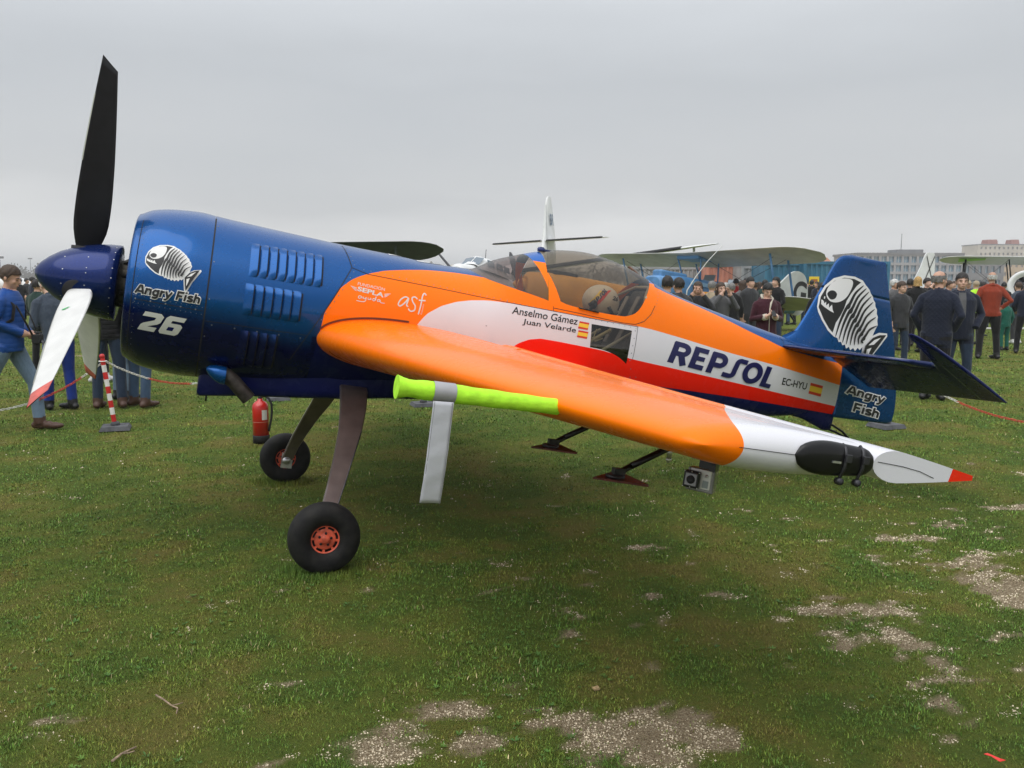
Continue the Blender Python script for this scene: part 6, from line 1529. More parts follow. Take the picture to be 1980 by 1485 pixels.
# ================================================================= buildings and skyline
M_CONC = mat('facade_grey', (.30, .31, .325), .8, var=.08, scale=.6); M_CONCD = mat('roof_grey', (.20, .205, .215), .8, var=.1, scale=.5); M_PANE = mat('facade_glass', (.16, .25, .32), .12, .2, var=.25, scale=.7); M_MUL = mat('mullion_pale', (.42, .44, .45), .6)
def glass_block(name, label, x0, x1, y, h, floors, bays, wallm, panem, depth=14, z0=0., ww=.72, wh=.66, cat='building', roofm=None):
    o = empty(name, ((x0 + x1) / 2, y + depth / 2, 0)); tag(o, label, cat)
    W_ = x1 - x0; fh = h / floors; bw_ = W_ / bays
    # wall built as piers and spandrels round the openings
    mb = MB(); mb.box((0, .35, h / 2), (W_, depth - .7, h)); mb.build('core', [panem if False else wallm], o)
    me_p = None
    for f_ in range(floors + 1):
        zc = f_ * fh; hh = fh * (1 - wh); mb = MB(); mb.box((0, -depth / 2 + .12, min(h - hh / 4, max(hh / 4, zc))), (W_ + .02, .5, hh if 0 < f_ < floors else hh / 2)); mb.build('spandrel', [wallm], o)
    for b in range(bays + 1):
        mb = MB(); mb.box((-W_ / 2 + b * bw_, -depth / 2 + .14, h / 2), (bw_ * (1 - ww), .50, h - .02)); mb.build('pier', [M_MUL if cat == 'x' else wallm], o)
    for f_ in range(floors):
        for b in range(bays):
            w = link('window', me_p) if me_p else None
            if me_p is None:
                mb = MB(); mb.box((0, 0, 0), (bw_ * ww, .06, fh * wh)); w = mb.build('window', [panem]); me_p = w.data; mb = MB(); mb.box((0, -.05, 0), (.12, .05, fh * wh)); mul = mb.build('mullion', [M_MUL]); me_m = mul.data; bpy.data.objects.remove(mul)
            w.parent = o; w.location = (-W_ / 2 + (b + .5) * bw_, -depth / 2 + .30, (f_ + .5) * fh)
            m2 = link('mullion', me_m, w)
    mb = MB(); mb.box((0, 0, h + .25), (W_ + .5, depth + .5, .5)); rf = mb.build('roof', [roofm or M_CONCD], o)
    return o, rf
Yb = 190.
gb, rf = glass_block('office_building', 'long grey building with bluish glazed bays behind the crowd', place(1655, Yb), place(1858, Yb), Yb, 7.9, 4, 14, M_CONC, M_PANE, ww=.68, wh=.7)
mb = MB(); mb.box((2, 0, 8.6), (6, 5, 1.4)); mb.tube([(1, 0, 9), (1, 0, 13)], .08, 6); mb.build('lift_housing', [M_CONCD], rf)
gb2, rf = glass_block('office_building', 'lower dark grey building beyond the white biplane wing', place(1862, 210), place(1935, 210), 210, 6.7, 2, 6, M_CONCD, M_PANE, ww=.5, wh=.5)
M_BEI = mat('render_beige', (.50, .47, .41), .85, var=.08, scale=.3); M_BEI2 = mat('render_cream', (.56, .52, .42), .85, var=.08, scale=.3)
tb, rf = glass_block('apartment_block', 'tall beige apartment block with reddish roof on the skyline', place(1888, 420), place(2000, 420), 420, 20.5, 7, 13, M_BEI, mat('far_window', (.16, .15, .15), .3), ww=.42, wh=.42, depth=16)
for x_, w_ in ((-5, 5.5), (6.5, 4)): mb = MB(); mb.box((x_, 0, 22.1), (w_, 6, 2.6), taper=.85); mb.build('roof_housing', [mat('roof_red', (.32, .12, .09), .8)], rf)
ob, rf = glass_block('apartment_block', 'low ochre apartment block below the tall beige one', place(1925, 330), place(2010, 330), 330, 10.5, 3, 8, mat('render_ochre', (.46, .36, .24), .85), mat('far_window', (.16, .15, .15), .3), ww=.4, wh=.45, roofm=mat('tile_terracotta', (.36, .16, .09), .9, var=.2, scale=2))
# terraced houses with tiled roofs behind the containers
M_TILE = mat('tile_terracotta', (.36, .16, .09), .9, var=.2, scale=2)
for k, (u0, u1, yy, h) in enumerate(((1500, 1545, 150, 5.4), (1546, 1610, 155, 5.8), (1440, 1498, 160, 5.3))):
    o = empty('terraced_house', ((place(u0, yy) + place(u1, yy)) / 2, yy, 0)); w = place(u1, yy) - place(u0, yy)
    tag(o, ['narrow white house with tiled roof behind the blue containers', 'wide house with tiled roof behind the container with the yellow sign', 'house with tiled roof behind the upper wing of the blue biplane'][k], 'house')
    mb = MB(); mb.box((0, 4, h / 2 - .6), (w, 8, h - 1.2)); mb.build('wall', [M_BEI2], o)
    mb = MB(); mb.prism([(-.5, h - 1.25), (4, h + .6), (8.5, h - 1.25)], -w / 2 - .2, w / 2 + .2, axes='yz'); mb.v = [(p[0], p[1], p[2]) for p in mb.v]; mb.build('roof', [M_TILE], o)
    for j in range(4): mb = MB(); mb.box((-w * .36 + j * w * .24, -.03, h - 2.6), (.9, .08, 1.2)); mb.build('window', [M_SEAM], o)
# shipping containers
M_CTB = mat('container_blue', (.035, .15, .25), .55, var=.18, scale=1.2); M_CTG = mat('container_grey', (.30, .31, .32), .6, var=.15, scale=1.2); M_CTR = mat('container_orange', (.48, .20, .14), .6, var=.15, scale=1.2)
def container(u0, y, L, m, label, rz=0., sign=False, H=2.6):
    o = empty('shipping_container', (place(u0, y) + L / 2, y, 0), rz); tag(o, label, 'container', 'shipping containers')
    for nm, yy in (('front_wall', -1.22), ('back_wall', 1.22)):
        n = int(L / .28); pts = []
        for k in range(n): x = -L / 2 + .12 + (L - .24) * k / n; p_ = (L - .24) / n; pts += [(x, 0), (x + p_ * .35, 0), (x + p_ * .5, .06), (x + p_ * .85, .06)]
        pts.append((L / 2 - .12, 0)); s_ = 1 if yy < 0 else -1
        mb = MB(); mb.grid([[(a, yy + s_ * b, z) for a, b in pts] for z in (.22, H - .15)]); mb.sm = [False] * len(mb.sm); mb.build(nm, [m], o)
    for sx in (-1, 1):
        mb = MB(); mb.box((sx * (L / 2 - .06), 0, H / 2 + .05), (.05, 2.4, H - .15)); mb.build('end_wall', [m], o)
        for sy in (-1, 1): mb = MB(); mb.box((sx * (L / 2 - .07), sy * 1.2, H / 2), (.15, .15, H)); mb.build('corner_post', [m], o)
    for z in (.14, H - .08): mb = MB(); mb.box((0, -1.2, z), (L - .3, .12, .16)); mb.build('rail', [m], o)
    mb = MB(); mb.box((0, 0, H - .04), (L - .02, 2.42, .05)); mb.build('roof', [m], o)
    if sign:
        for k, c_ in enumerate(((.75, .55, .03), (.75, .50, .03))): mb = MB(); mb.box((-L / 2 + .55, -1.30, 1.75 - k * .5), (.52, .03, .42)); s = mb.build('sign_plate', [mat('sign_yellow', c_, .5)], o); mb = MB(); mb.box((-L / 2 + .55, -1.322, 1.75 - k * .5), (.34, .01, .16)); mb.build('sign_mark', [mat('sign_brown', (.35, .12, .03), .5) if k == 0 else mat('sign_blue', (.08, .10, .30), .5)], s)
container(1463, 46, 1.95, M_CTB, 'blue corrugated container end behind the interplane strut', H=2.7)
container(1535, 45.5, 4.5, M_CTB, 'blue corrugated container with yellow warning signs', sign=True, H=2.75)
container(1420, 50, 1.6, M_CTG, 'pale grey container beside the blue ones', H=2.6)
container(1355, 52, 2.2, M_CTR, 'orange container under the wing of the blue biplane', H=2.75)
container(1210, 54, 4.3, M_CTG, 'long pale grey container behind the canopy', H=2.6)
# white hangar tents
for k, (u0, L, y) in enumerate(((1285, 3.0, 60), (880, 5.5, 72))):
    o = empty('event_tent', (place(u0, y), y, 0)); tag(o, ['white event tent between the orange containers', 'white event tent beyond the flying boat nose'][k], 'tent')
    mb = MB(); mb.prism([(-L / 2, 0), (L / 2, 0), (L / 2, 2.3), (0, 3.2), (-L / 2, 2.3)], 0, 6); mb.build('canvas', [M_WHT], o)
    mb = MB(); mb.box((0, -.02, 1.1), (1.2, .06, 2.2)); mb.build('door_flap', [M_GREYW], o)
# lamp masts, far left
for u, y, h, lb in ((4, 140, 5.5, 'lamp mast on the skyline left of the walking man'), (62, 260, 8.5, 'slim control mast rising from the distant trees')):
    o = empty('mast', (place(u, y), y, 0)); tag(o, lb, 'mast'); mb = MB(); mb.tube([(0, 0, 0), (0, 0, h)], [.14, .07], 8); mb.build('pole', [M_CONCD], o); mb = MB(); mb.box((0, 0, h), (1.2, .3, .35)); mb.build('lamp_head', [M_CONCD], o)
# bare wood on the horizon
rs3 = np.random.RandomState(12); V, F = [], []
def quadstrip(p, q, w):
    b = len(V); d = np.array([w / 2, 0, 0]); V.extend([p - d, p + d, q + d * .5, q - d * .5]); F.append((b, b + 1, b + 2, b + 3))
for k in range(420):
    x = rs3.uniform(-330, 190); y = rs3.uniform(330, 420); h = rs3.uniform(4, 9.5); base = np.array([x, y, 0.])
    quadstrip(base, base + [0, 0, h * .6], .35)
    for j in range(26):
        a = rs3.uniform(.2, .75) * h; r = rs3.uniform(.6, 2.6); t_ = rs3.uniform(0, 6.28); p = base + [0, 0, a]; q = p + [r * math.cos(t_), r * math.sin(t_), rs3.uniform(.5, .35 * h)]
        quadstrip(p, q, .22)
        b = len(V); s_ = rs3.uniform(.25, .7); V.extend([q + [-s_, 0, 0], q + [0, 0, -s_ * .7], q + [s_, 0, .1], q + [0, 0, s_]]); F.append((b, b + 1, b + 2, b + 3))
wd = link('distant_wood', fast_mesh('distant_wood', np.array(V), np.array(F), mat('bare_wood', (.17, .165, .155), .95, var=.2, scale=.1))); tag(wd, 'distant bare wood along the horizon', 'wood', kind='stuff')

# ---- slight haze in the air
hb = MB(); hb.box((0, 1600, 19.4), (5200, 3400, 41)); hz = hb.build('haze', []); hz['kind'] = 'stuff'; hz['label'] = 'thin grey haze over the airfield'
hm = bpy.data.materials.new('haze_air'); hm.use_nodes = True; hn = hm.node_tree.nodes; hn.clear(); ho = hn.new('ShaderNodeOutputMaterial'); hv = hn.new('ShaderNodeVolumePrincipled')
hv.inputs['Color'].default_value = (.86, .88, .90, 1); hv.inputs['Density'].default_value = .0009; hv.inputs['Anisotropy'].default_value = .2
hm.node_tree.links.new(hv.outputs[0], ho.inputs['Volume']); hz.data.materials.append(hm)
# ================================================================= people
# a body is one continuous skin grown over a posed skeleton; faces take the cloth of the limb they grew from
T_TOP, T_LEG, T_SKIN, T_SHOE, T_IN = 0, 1, 2, 3, 4
def body_mesh(pose, voxel=.014, seed=0):
    """pose: dict of joints for a 1.75 m figure facing -y; returns a mesh with slots top, legs, skin, shoes, inner"""
    m = MB(); lean = pose.get('lean', (0., 0.)); wide = pose.get('wide', 1.); coat = pose.get('coat', .0)
    def L(p, k=1.): z = p[2]; f = max(0, (z - .9)) * k; return (p[0] + lean[0] * f, p[1] + lean[1] * f, z)
    hipz = .93
    feet = pose.get('feet', [(-.11, .0, 0), (.11, .0, 0)]); fyaw = pose.get('fyaw', [-.25, .25]); kneef = pose.get('knee', [.03, .03])
    for i, sx in enumerate((-1, 1)):
        fx, fy, fz = feet[i]; hip = (sx * .095, 0.01, hipz); ank = (fx, fy + .02, fz + .09); kn = tuple((hip[j] + ank[j]) / 2 for j in range(3)); kn = (kn[0] + sx * .01, kn[1] - kneef[i], kn[2])
        m.tube([hip, tuple(hip[j] * .6 + kn[j] * .4 for j in range(3)), kn, tuple(kn[j] * .55 + ank[j] * .45 for j in range(3)), (ank[0], ank[1], ank[2] - .03)], [.105 * wide, .092 * wide, .070, .066, .062], 12, T_LEG)
        c, s_ = math.cos(fyaw[i]), math.sin(fyaw[i])
        for q, r in ((.05, .042), (0., .047), (-.08, .045), (-.15, .040), (-.19, .030)): m.ell((fx - s_ * q * -1, fy + .01 + c * q, fz + .045 if q > -.1 else fz + .038), (.046 if q > -.15 else .04, .058, r), T_SHOE, 10, 7, rot=(0, 0, fyaw[i]))
    # trunk
    hem = pose.get('hem', .80)
    rings = [(.86, .150, .112), (.94, .170, .125), (1.02, .163, .120), (1.12, .165, .118), (1.25, .182, .125), (1.36, .190, .122), (1.43, .165, .105), (1.48, .085, .075)]
    if coat: rings = [(hem, .175, .130), (hem + .08, .182, .135), (.98, .180, .132), (1.06, .178, .130), (1.15, .184, .132), (1.26, .198, .138), (1.37, .202, .132), (1.44, .170, .112), (1.50, .095, .085)]
    rows = []
    for z, rx, ry in rings:
        c = L((0, .0, z)); k = 1.0 if z > 1.4 else wide; belly = pose.get('belly', 0.) * math.exp(-((z - 1.08) / .14) ** 2)
        rows.append([(c[0] + rx * k * math.cos(a), c[1] + (ry * k + (belly if math.sin(a) < 0 else 0)) * math.sin(a), c[2]) for a in np.linspace(0, 2 * math.pi, 25)[:-1]])
    m.grid(rows, T_TOP, closed=True); m.add(rows[0], [tuple(range(24))], T_LEG if not coat else T_TOP); m.add(rows[-1], [tuple(range(24))], T_TOP)
    # arms
    for i, sx in enumerate((-1, 1)):
        sh = L((sx * .178 * (.5 + wide / 2), 0.01, 1.395)); el = pose['elbow'][i]; wr = pose['wrist'][i]; el = L(el, .8); wr = L(wr, .6); tk = 1.12 if coat else 1.
        m.ell(sh, (.064, .064, .066), T_TOP, 12, 8); m.tube([L((sx * .05, .012, 1.475)), sh], [.060, .058], 12, T_TOP)
        m.tube([sh, tuple(sh[j] * .5 + el[j] * .5 for j in range(3)), el, tuple(el[j] * .5 + wr[j] * .5 for j in range(3)), wr], [.062 * tk, .056 * tk, .049 * tk, .044 * tk, .038 * tk], 12, T_TOP)
        m.ell(el, (.050 * tk, .050 * tk, .050 * tk), T_TOP, 10, 7)
        if not pose.get('hidden_hand', (0, 0))[i]:
            d = (Vector(wr) - Vector(el)).normalized(); hd = Vector(pose.get('hand', [d, d])[i]).normalized(); w = Vector(wr); side = hd.cross(Vector((sx, .3, 0))).normalized() if abs(hd.x) < .9 else Vector((0, 0, 1)); nrm = hd.cross(side).normalized()
            pal = w + hd * .055; m.tube([w - d * .02, w + hd * .02, pal + hd * .02], [.028, .034, .033], 10, T_SKIN, flat=.75)
            curl = pose.get('curl', .5)
            for f in range(4):
                b = pal + hd * .025 + side * (.024 - .016 * f); ln = (.036, .041, .038, .030)[f]
                p1 = b + hd * ln * math.cos(curl * .5) + nrm * sx * ln * math.sin(curl * .5); p2 = p1 + hd * ln * .8 * math.cos(curl * 1.4) + nrm * sx * ln * .8 * math.sin(curl * 1.4)
                m.tube([b - hd * .01, p1, p2], [.0105, .0100, .0085], 8, T_SKIN)
            tb = w + hd * .025 + side * .026; m.tube([tb, tb + hd * .03 + side * .020, tb + hd * .055 + side * .022], [.012, .0115, .009], 8, T_SKIN)
    # neck and head
    hy, ht = pose.get('head', (0., 0.)); hc = Vector(L((0, -.015, 1.635), 1.)); nk = Vector(L((0, .01, 1.47)))
    m.tube([nk - Vector((0, 0, .03)), nk + Vector((0, -.002, .05)), hc - Vector((0, -.012, .06))], [.060, .054, .052], 14, T_SKIN)
    R = Matrix.Rotation(hy, 3, 'Z') @ Matrix.Rotation(ht, 3, 'X')
    def H(x, y, z): return hc + R @ Vector((x, y, z))
    def he(c, r, tg=T_SKIN, nu=14, nv=9):
        n0 = len(m.v); m.ell((0, 0, 0), r, tg, nu, nv); m.v[n0:] = [tuple(hc + R @ (Vector(c) + Vector(v))) for v in m.v[n0:]]
    he((0, .012, .028), (.076, .096, .092), nu=20, nv=14); he((0, -.022, -.035), (.062, .068, .075), nu=18, nv=12); he((0, -.062, -.082), (.030, .026, .026)); he((0, -.078, .012), (.050, .018, .014))
    m.tube([H(0, -.086, .005), H(0, -.104, -.022), H(0, -.112, -.036)], [.009, .013, .015], 8, T_SKIN); m.tube([H(-.020, -.088, -.064), H(0, -.093, -.063), H(.020, -.088, -.064)], [.007, .010, .007], 8, T_SKIN)
    for sx in (-1, 1): he((sx * .076, .012, -.012), (.012, .022, .032), nu=10, nv=7); he((sx * .036, -.062, -.028), (.026, .022, .020))
    if pose.get('hood'):
        n0 = len(m.v); m.tube([nk + Vector((-.10, .05, .0)), nk + Vector((-.06, .11, .03)), nk + Vector((.06, .11, .03)), nk + Vector((.10, .05, 0)), nk + Vector((.06, -.06, -.02))], .045, 10, T_TOP)
    else:
        m.tube([nk + Vector((.066 * math.cos(a), .066 * math.sin(a) - .004, .012 + .014 * math.sin(a))) for a in np.linspace(0, 2 * math.pi, 17)], .020, 8, T_TOP, cap=False)
    me = bpy.data.meshes.new('figure'); me.from_pydata(m.v, [], m.f); me.update()
    cen = np.zeros(len(me.polygons) * 3); me.polygons.foreach_get('center', cen); cen = cen.reshape(-1, 3); tags = np.array(m.m)
    ob = bpy.data.objects.new('figure_tmp', me); COL.objects.link(ob)
    r = ob.modifiers.new('r', 'REMESH'); r.mode = 'VOXEL'; r.voxel_size = voxel; r.use_smooth_shade = True
    sm = ob.modifiers.new('s', 'SMOOTH'); sm.factor = .5; sm.iterations = 2
    dg = bpy.context.evaluated_depsgraph_get(); out = bpy.data.meshes.new_from_object(ob.evaluated_get(dg))
    bpy.data.objects.remove(ob); bpy.data.meshes.remove(me)
    from mathutils.kdtree import KDTree
    kd = KDTree(len(cen))
    for i, c in enumerate(cen): kd.insert(c, i)
    kd.balance(); n = len(out.polygons); pc_ = np.zeros(n * 3); out.polygons.foreach_get('center', pc_); pc_ = pc_.reshape(-1, 3); mi = np.zeros(n, np.int32)
    for i in range(n):
        best = kd.find_n(pc_[i], 3); mi[i] = tags[best[0][1]]
    if pose.get('open_front'):           # pullover or shirt showing in the open jacket
        f = (np.abs(pc_[:, 0]) < .045) & (pc_[:, 1] < -.06) & (pc_[:, 2] > 1.12) & (pc_[:, 2] < 1.48); mi[f & (mi == T_TOP)] = T_IN
    while len(out.materials) < 5: out.materials.append(None)
    out.polygons.foreach_set('material_index', mi); out.polygons.foreach_set('use_smooth', np.ones(n, bool)); out.update()
    return out, (hc, R)
def cloth(name, col, kind='cloth'):
    nm = 'cloth_' + name
    if nm in MATS: return MATS[nm]
    t = NT(nm); o = t.xyz(); n = t.noise(5, 6, rough=.65); c = t.mix(n, tuple(q * .72 for q in col), tuple(min(1, q * 1.28) for q in col)); t.l.new(c, t.b.inputs['Base Color']); t.b.inputs['Roughness'].default_value = .85 if kind != 'puffer' else .45; t.b.inputs['Specular IOR Level'].default_value = .25; t.b.inputs['Sheen Weight'].default_value = .15 if kind != 'puffer' else 0
    bp = t.new('ShaderNodeBump'); bp.inputs['Strength'].default_value = .5 if kind == 'puffer' else .9; bp.inputs['Distance'].default_value = .03
    if kind == 'puffer':
        w = t.math('SINE', t.math('ADD', t.math('MULTIPLY', o['Z'], 58.), t.math('MULTIPLY', t.noise(6, 2), 2.5))); h = t.math('MULTIPLY_ADD', t.math('POWER', t.math('ABSOLUTE', w), .5), .22, t.math('MULTIPLY', t.noise(16, 3), .3))
    elif kind == 'quilt':
        w = t.math('ABSOLUTE', t.math('SINE', t.math('MULTIPLY', t.math('ADD', o['X'], o['Z']), 55.))); v = t.math('ABSOLUTE', t.math('SINE', t.math('MULTIPLY', t.math('SUBTRACT', o['X'], o['Z']), 55.))); h = t.math('ADD', t.math('MULTIPLY', t.math('MINIMUM', w, v), .10), t.math('MULTIPLY', t.noise(8, 3), .5))
    else:
        mp = t.new('ShaderNodeMapping'); mp.inputs['Scale'].default_value = (1.2, 1.2, .55); t.l.new(t.obj, mp.inputs[0]); h = t.noise(11, 4, mp.outputs[0], .55)
    t.l.new(h, bp.inputs['Height']); t.l.new(bp.outputs[0], t.b.inputs['Normal']); MATS[nm] = t.m; return t.m
SKIN = [mat('skin_a', (.52, .30, .21), .5, var=.12, scale=14), mat('skin_b', (.44, .25, .17), .5, var=.12, scale=14), mat('skin_c', (.58, .36, .27), .5, var=.12, scale=14)]
CL = {'navy': (.010, .014, .030), 'black': (.008, .008, .009), 'charcoal': (.035, .036, .040), 'grey': (.10, .10, .105), 'blue': (.010, .060, .25), 'jeans': (.045, .080, .14), 'light_jeans': (.13, .19, .26), 'dark_jeans': (.020, .035, .065), 'royal': (.008, .030, .20),
      'slate': (.045, .060, .085), 'green': (.012, .035, .028), 'maroon': (.045, .008, .016), 'rust': (.24, .035, .014), 'hivis': (.42, .80, .04), 'brown': (.075, .035, .022), 'beige': (.32, .26, .18), 'white': (.55, .55, .55), 'teal': (.010, .12, .085), 'olive': (.05, .055, .025), 'red': (.35, .02, .02)}
HAIRC = {'dark': (.012, .009, .008), 'brown': (.045, .024, .013), 'grey': (.16, .155, .15), 'blonde': (.42, .26, .09), 'white': (.50, .50, .49), 'black': (.006, .006, .006)}
def hair_mesh(style, seed, hr):
    """hair cap over the skull in the figure's own frame"""
    hc, R = hr; m = MB(); r_ = random.Random(seed); rows = []
    low = {'short': -.025, 'long': -.20, 'bald': -.03, 'beanie': -.01, 'cap': .0, 'hood': -.1, 'bob': -.09}[style]
    nu = 36; nv = 14
    for i in range(nv + 1):
        v = i / nv; row = []
        for j in range(nu):
            a = 2 * math.pi * j / nu; front = -math.sin(a)                      # +1 towards the face
            lim = .060 - .02 * abs(math.cos(a)) + .008 * math.sin(a * 17 + seed) if front > .5 else (.045 + (low - .045) * min(1, (.5 - front) / .35)) + (.010 * math.sin(a * 13 + seed) + r_.uniform(-.006, .006)) * (style not in ('beanie', 'cap'))
            if style in ('beanie', 'cap'): lim = .040 if front > .2 else .0 if style == 'beanie' else .02
            top = .128 + (.012 if style in ('short', 'bob') else .022 if style == 'beanie' else .004)
            z = top + (lim - top) * (v ** 1.15); q = min(1., max(0., (z - .028) / (top - .028))); k = math.sqrt(max(0, 1 - q * q)) if z > .028 else 1.
            grow = (1.035 + .06 * min(1, max(0, (z - low) / .07))) if style in ('short', 'bald') else 1.10
            if z < .0: k = 1. + (.10 if style in ('long', 'bob') else -.10) * min(1, -z / .1)
            w = 1 + (.03 * math.sin(a * 7 + 9 * v + seed) + .02 * math.sin(a * 19 - 11 * v) + r_.uniform(-.022, .022)) * (1 if style not in ('beanie', 'cap') else .2)
            row.append(tuple(hc + R @ Vector((.079 * k * grow * math.cos(a) * w, .012 + .099 * k * grow * math.sin(a) * w, z))))
        rows.append(row)
    if style == 'bald': rows = rows[7:]
    m.grid(rows, closed=True)
    if style == 'cap': n0 = len(m.v); m.grid([[(x, -.085 - .07 * q * math.cos(x * 14), .048 - .012 * q) for x in np.linspace(-.07, .07, 9)] for q in (0, .5, 1)]); m.v[n0:] = [tuple(hc + R @ Vector(v)) for v in m.v[n0:]]
    me = bpy.data.meshes.new('hair'); me.from_pydata(m.v, [], m.f); me.polygons.foreach_set('use_smooth', np.ones(len(me.polygons), bool)); bm = bmesh.new(); bm.from_mesh(me); bmesh.ops.recalc_face_normals(bm, faces=bm.faces); bm.to_mesh(me); bm.free(); me.update(); return me
D = dict
POSES = {
 'stand': D(elbow=[(-.26, .03, 1.15), (.26, .03, 1.15)], wrist=[(-.25, -.05, .90), (.25, -.05, .90)], coat=1),
 'pockets': D(elbow=[(-.30, .06, 1.16), (.30, .06, 1.16)], wrist=[(-.20, -.10, .97), (.20, -.10, .97)], coat=1, hidden_hand=(1, 1), feet=[(-.13, 0, 0), (.14, -.04, 0)], open_front=1, wide=1.08, belly=.03),
 'pockets_turned': D(elbow=[(-.29, .08, 1.16), (.29, .04, 1.16)], wrist=[(-.20, -.10, .95), (.20, -.10, .95)], coat=1, hidden_hand=(1, 1), head=(-.75, .0), hem=.76, wide=1.05),
 'back': D(elbow=[(-.27, -.02, 1.15), (.27, -.02, 1.15)], wrist=[(-.19, -.17, 1.0), (.19, -.17, 1.0)], coat=1, feet=[(-.14, .02, 0), (.15, -.02, 0)], hem=.88),
 'hips': D(elbow=[(-.34, .10, 1.18), (.30, .06, 1.16)], wrist=[(-.19, .02, 1.02), (.20, -.06, .98)], coat=0, feet=[(-.17, .02, 0), (.17, 0, 0)], wide=1.12, belly=.03),
 'phone': D(elbow=[(-.25, .0, 1.15), (.25, .0, 1.15)], wrist=[(-.065, -.24, 1.20), (.065, -.24, 1.20)], coat=1, hem=.72, head=(0, .38), hood=1, hand=[(.45, -.35, .7), (-.45, -.35, .7)], curl=.9),
 'photo': D(elbow=[(-.27, -.16, 1.28), (.27, -.16, 1.28)], wrist=[(-.07, -.22, 1.55), (.07, -.22, 1.55)], coat=1, hand=[(.3, -.2, .9), (-.3, -.2, .9)], curl=.8),
 'walk': D(elbow=[(-.25, .04, 1.17), (.25, .02, 1.16)], wrist=[(-.05, -.19, 1.04), (.09, -.20, 1.02)], coat=1, hem=.86, feet=[(-.10, .46, .03), (.10, -.24, .0)], knee=[.04, .08], head=(.0, .30), lean=(0, -.06), hand=[(.5, -.7, -.1), (-.5, -.7, -.1)], curl=.9, fyaw=[-.1, .15]),
 'bend': D(elbow=[(-.26, -.06, 1.10), (.26, -.06, 1.10)], wrist=[(-.10, -.26, 1.06), (.10, -.26, 1.06)], coat=1, hem=.90, lean=(0, -.28), head=(0, .2), feet=[(-.10, .06, 0), (.12, -.12, 0)]),
 'talk': D(elbow=[(-.27, .03, 1.14), (.26, -.02, 1.15)], wrist=[(-.24, -.06, .90), (.12, -.27, 1.12)], coat=1, feet=[(-.12, .05, 0), (.12, -.06, 0)], head=(.3, 0)),
}
_pm = {}
def get_pose(pose, fine):
    k = (pose, fine)
    if k not in _pm: _pm[k] = body_mesh(POSES[pose], .0105 if fine else .019)
    return _pm[k]
_hm = {}
COUNT = [0]
def person(u, y, h, pose, yaw, top, legs, hair, style, label, fine=False, shoe='black', topkind='cloth', inner='grey', group=None, skin=None, x=None):
    me, hr = get_pose(pose, fine); COUNT[0] += 1; k = COUNT[0]
    o = link('person', me); o.location = (place(u, y) if x is None else x, y, 0); o.rotation_euler = (0, 0, rad(yaw)); s_ = h / 1.765; o.scale = (s_, s_, s_)
    tag(o, label, 'person', group)
    sk = SKIN[skin if skin is not None else k % 3]
    for i, m_ in enumerate((cloth(top + '_' + topkind, CL[top], topkind), cloth(legs, CL[legs]), sk, mat('shoe_' + shoe, CL[shoe], .5), cloth(inner, CL[inner]))):
        o.material_slots[i].link = 'OBJECT'; o.material_slots[i].material = m_
    hk = (pose, fine, style, k % 3)
    if hk not in _hm: _hm[hk] = hair_mesh(style, k, hr)
    hm = _hm[hk]; ho = link('hair' if style not in ('beanie', 'cap') else 'hat', hm, o)
    if not hm.materials: hm.materials.append(None)
    ho.material_slots[0].link = 'OBJECT'; ho.material_slots[0].material = mat('hair_' + hair, HAIRC[hair], .6, var=.35, scale=40, bump=.4, bscale=70) if hair in HAIRC else cloth('hat_' + hair, CL[hair])
    # eyes and brows on the ones near enough to read
    if fine:
        hc, R = hr; mb = MB()
        for sx in (-1, 1): n0 = len(mb.v); mb.ell((0, 0, 0), (.0085, .005, .0042), 0, 10, 6); mb.v[n0:] = [tuple(hc + R @ (Vector((sx * .033, -.084, -.004)) + Vector(v))) for v in mb.v[n0:]]
        mb.build('eyes', [mat('eye_dark', (.02, .015, .012), .3)], o)
        mb = MB()
        for sx in (-1, 1): mb.tube([tuple(hc + R @ Vector((sx * .016, -.093, .016))), tuple(hc + R @ Vector((sx * .036, -.090, .021))), tuple(hc + R @ Vector((sx * .054, -.076, .015)))], [.004, .005, .003], 6)
        mb.build('eyebrows', [mat('hair_' + ('dark' if hair not in HAIRC else hair), HAIRC.get(hair, HAIRC['dark']), .6)], o)
        mb = MB(); mb.tube([tuple(hc + R @ Vector((sx * .020, -.0985 + abs(sx) * .006, -.064))) for sx in (-1, -.5, 0, .5, 1)], [.002, .004, .0045, .004, .002], 6); mb.build('lips', [mat('lips', (.36, .13, .10), .5)], o)
    return o
# ---- left of the propeller
p1 = person(30, 9.05, 1.79, 'walk', 90 + 8, 'blue', 'light_jeans', 'brown', 'short', 'man in blue puffer jacket and jeans walking with a camera', True, 'brown', 'puffer', skin=0)
cmo = empty('photo_camera'); cmo.matrix_world = p1.matrix_basis @ Matrix.Translation((.01, -.285, .96)); tag(cmo, 'black camera with long lens held by the man in blue', 'camera')
mb = MB(); mb.box((0, 0, .03), (.14, .075, .10), bev=.012); mb.box((0, 0, .09), (.06, .06, .03), bev=.01); mb.build('camera_body', [M_BLACK], cmo)
mb = MB(); mb.lathe([(.036, 0), (.038, .05), (.042, .055), (.042, .13), (.047, .14), (.047, .19), (.040, .19), (.036, .16), (0, .16)], 20); mb.v = [(v[0], -.03 - v[2] * .55, .02 - v[2] * .80 + v[1] * .4) for v in [(a, b, c) for a, b, c in mb.v]]; mb.build('lens', [M_BLKGL], cmo)
mb = MB(); mb.tube([(-.07, .02, .07), (-.12, .10, .30), (-.10, .20, .48), (.02, .36, .56), (.12, .22, .46), (.10, .10, .28), (.07, .02, .07)], .011, 6, flat=.4); mb.build('strap', [M_BLACK], cmo)
bp_o = empty('backpack'); bp_o.matrix_world = p1.matrix_basis; tag(bp_o, 'black backpack worn by the man in blue', 'backpack')
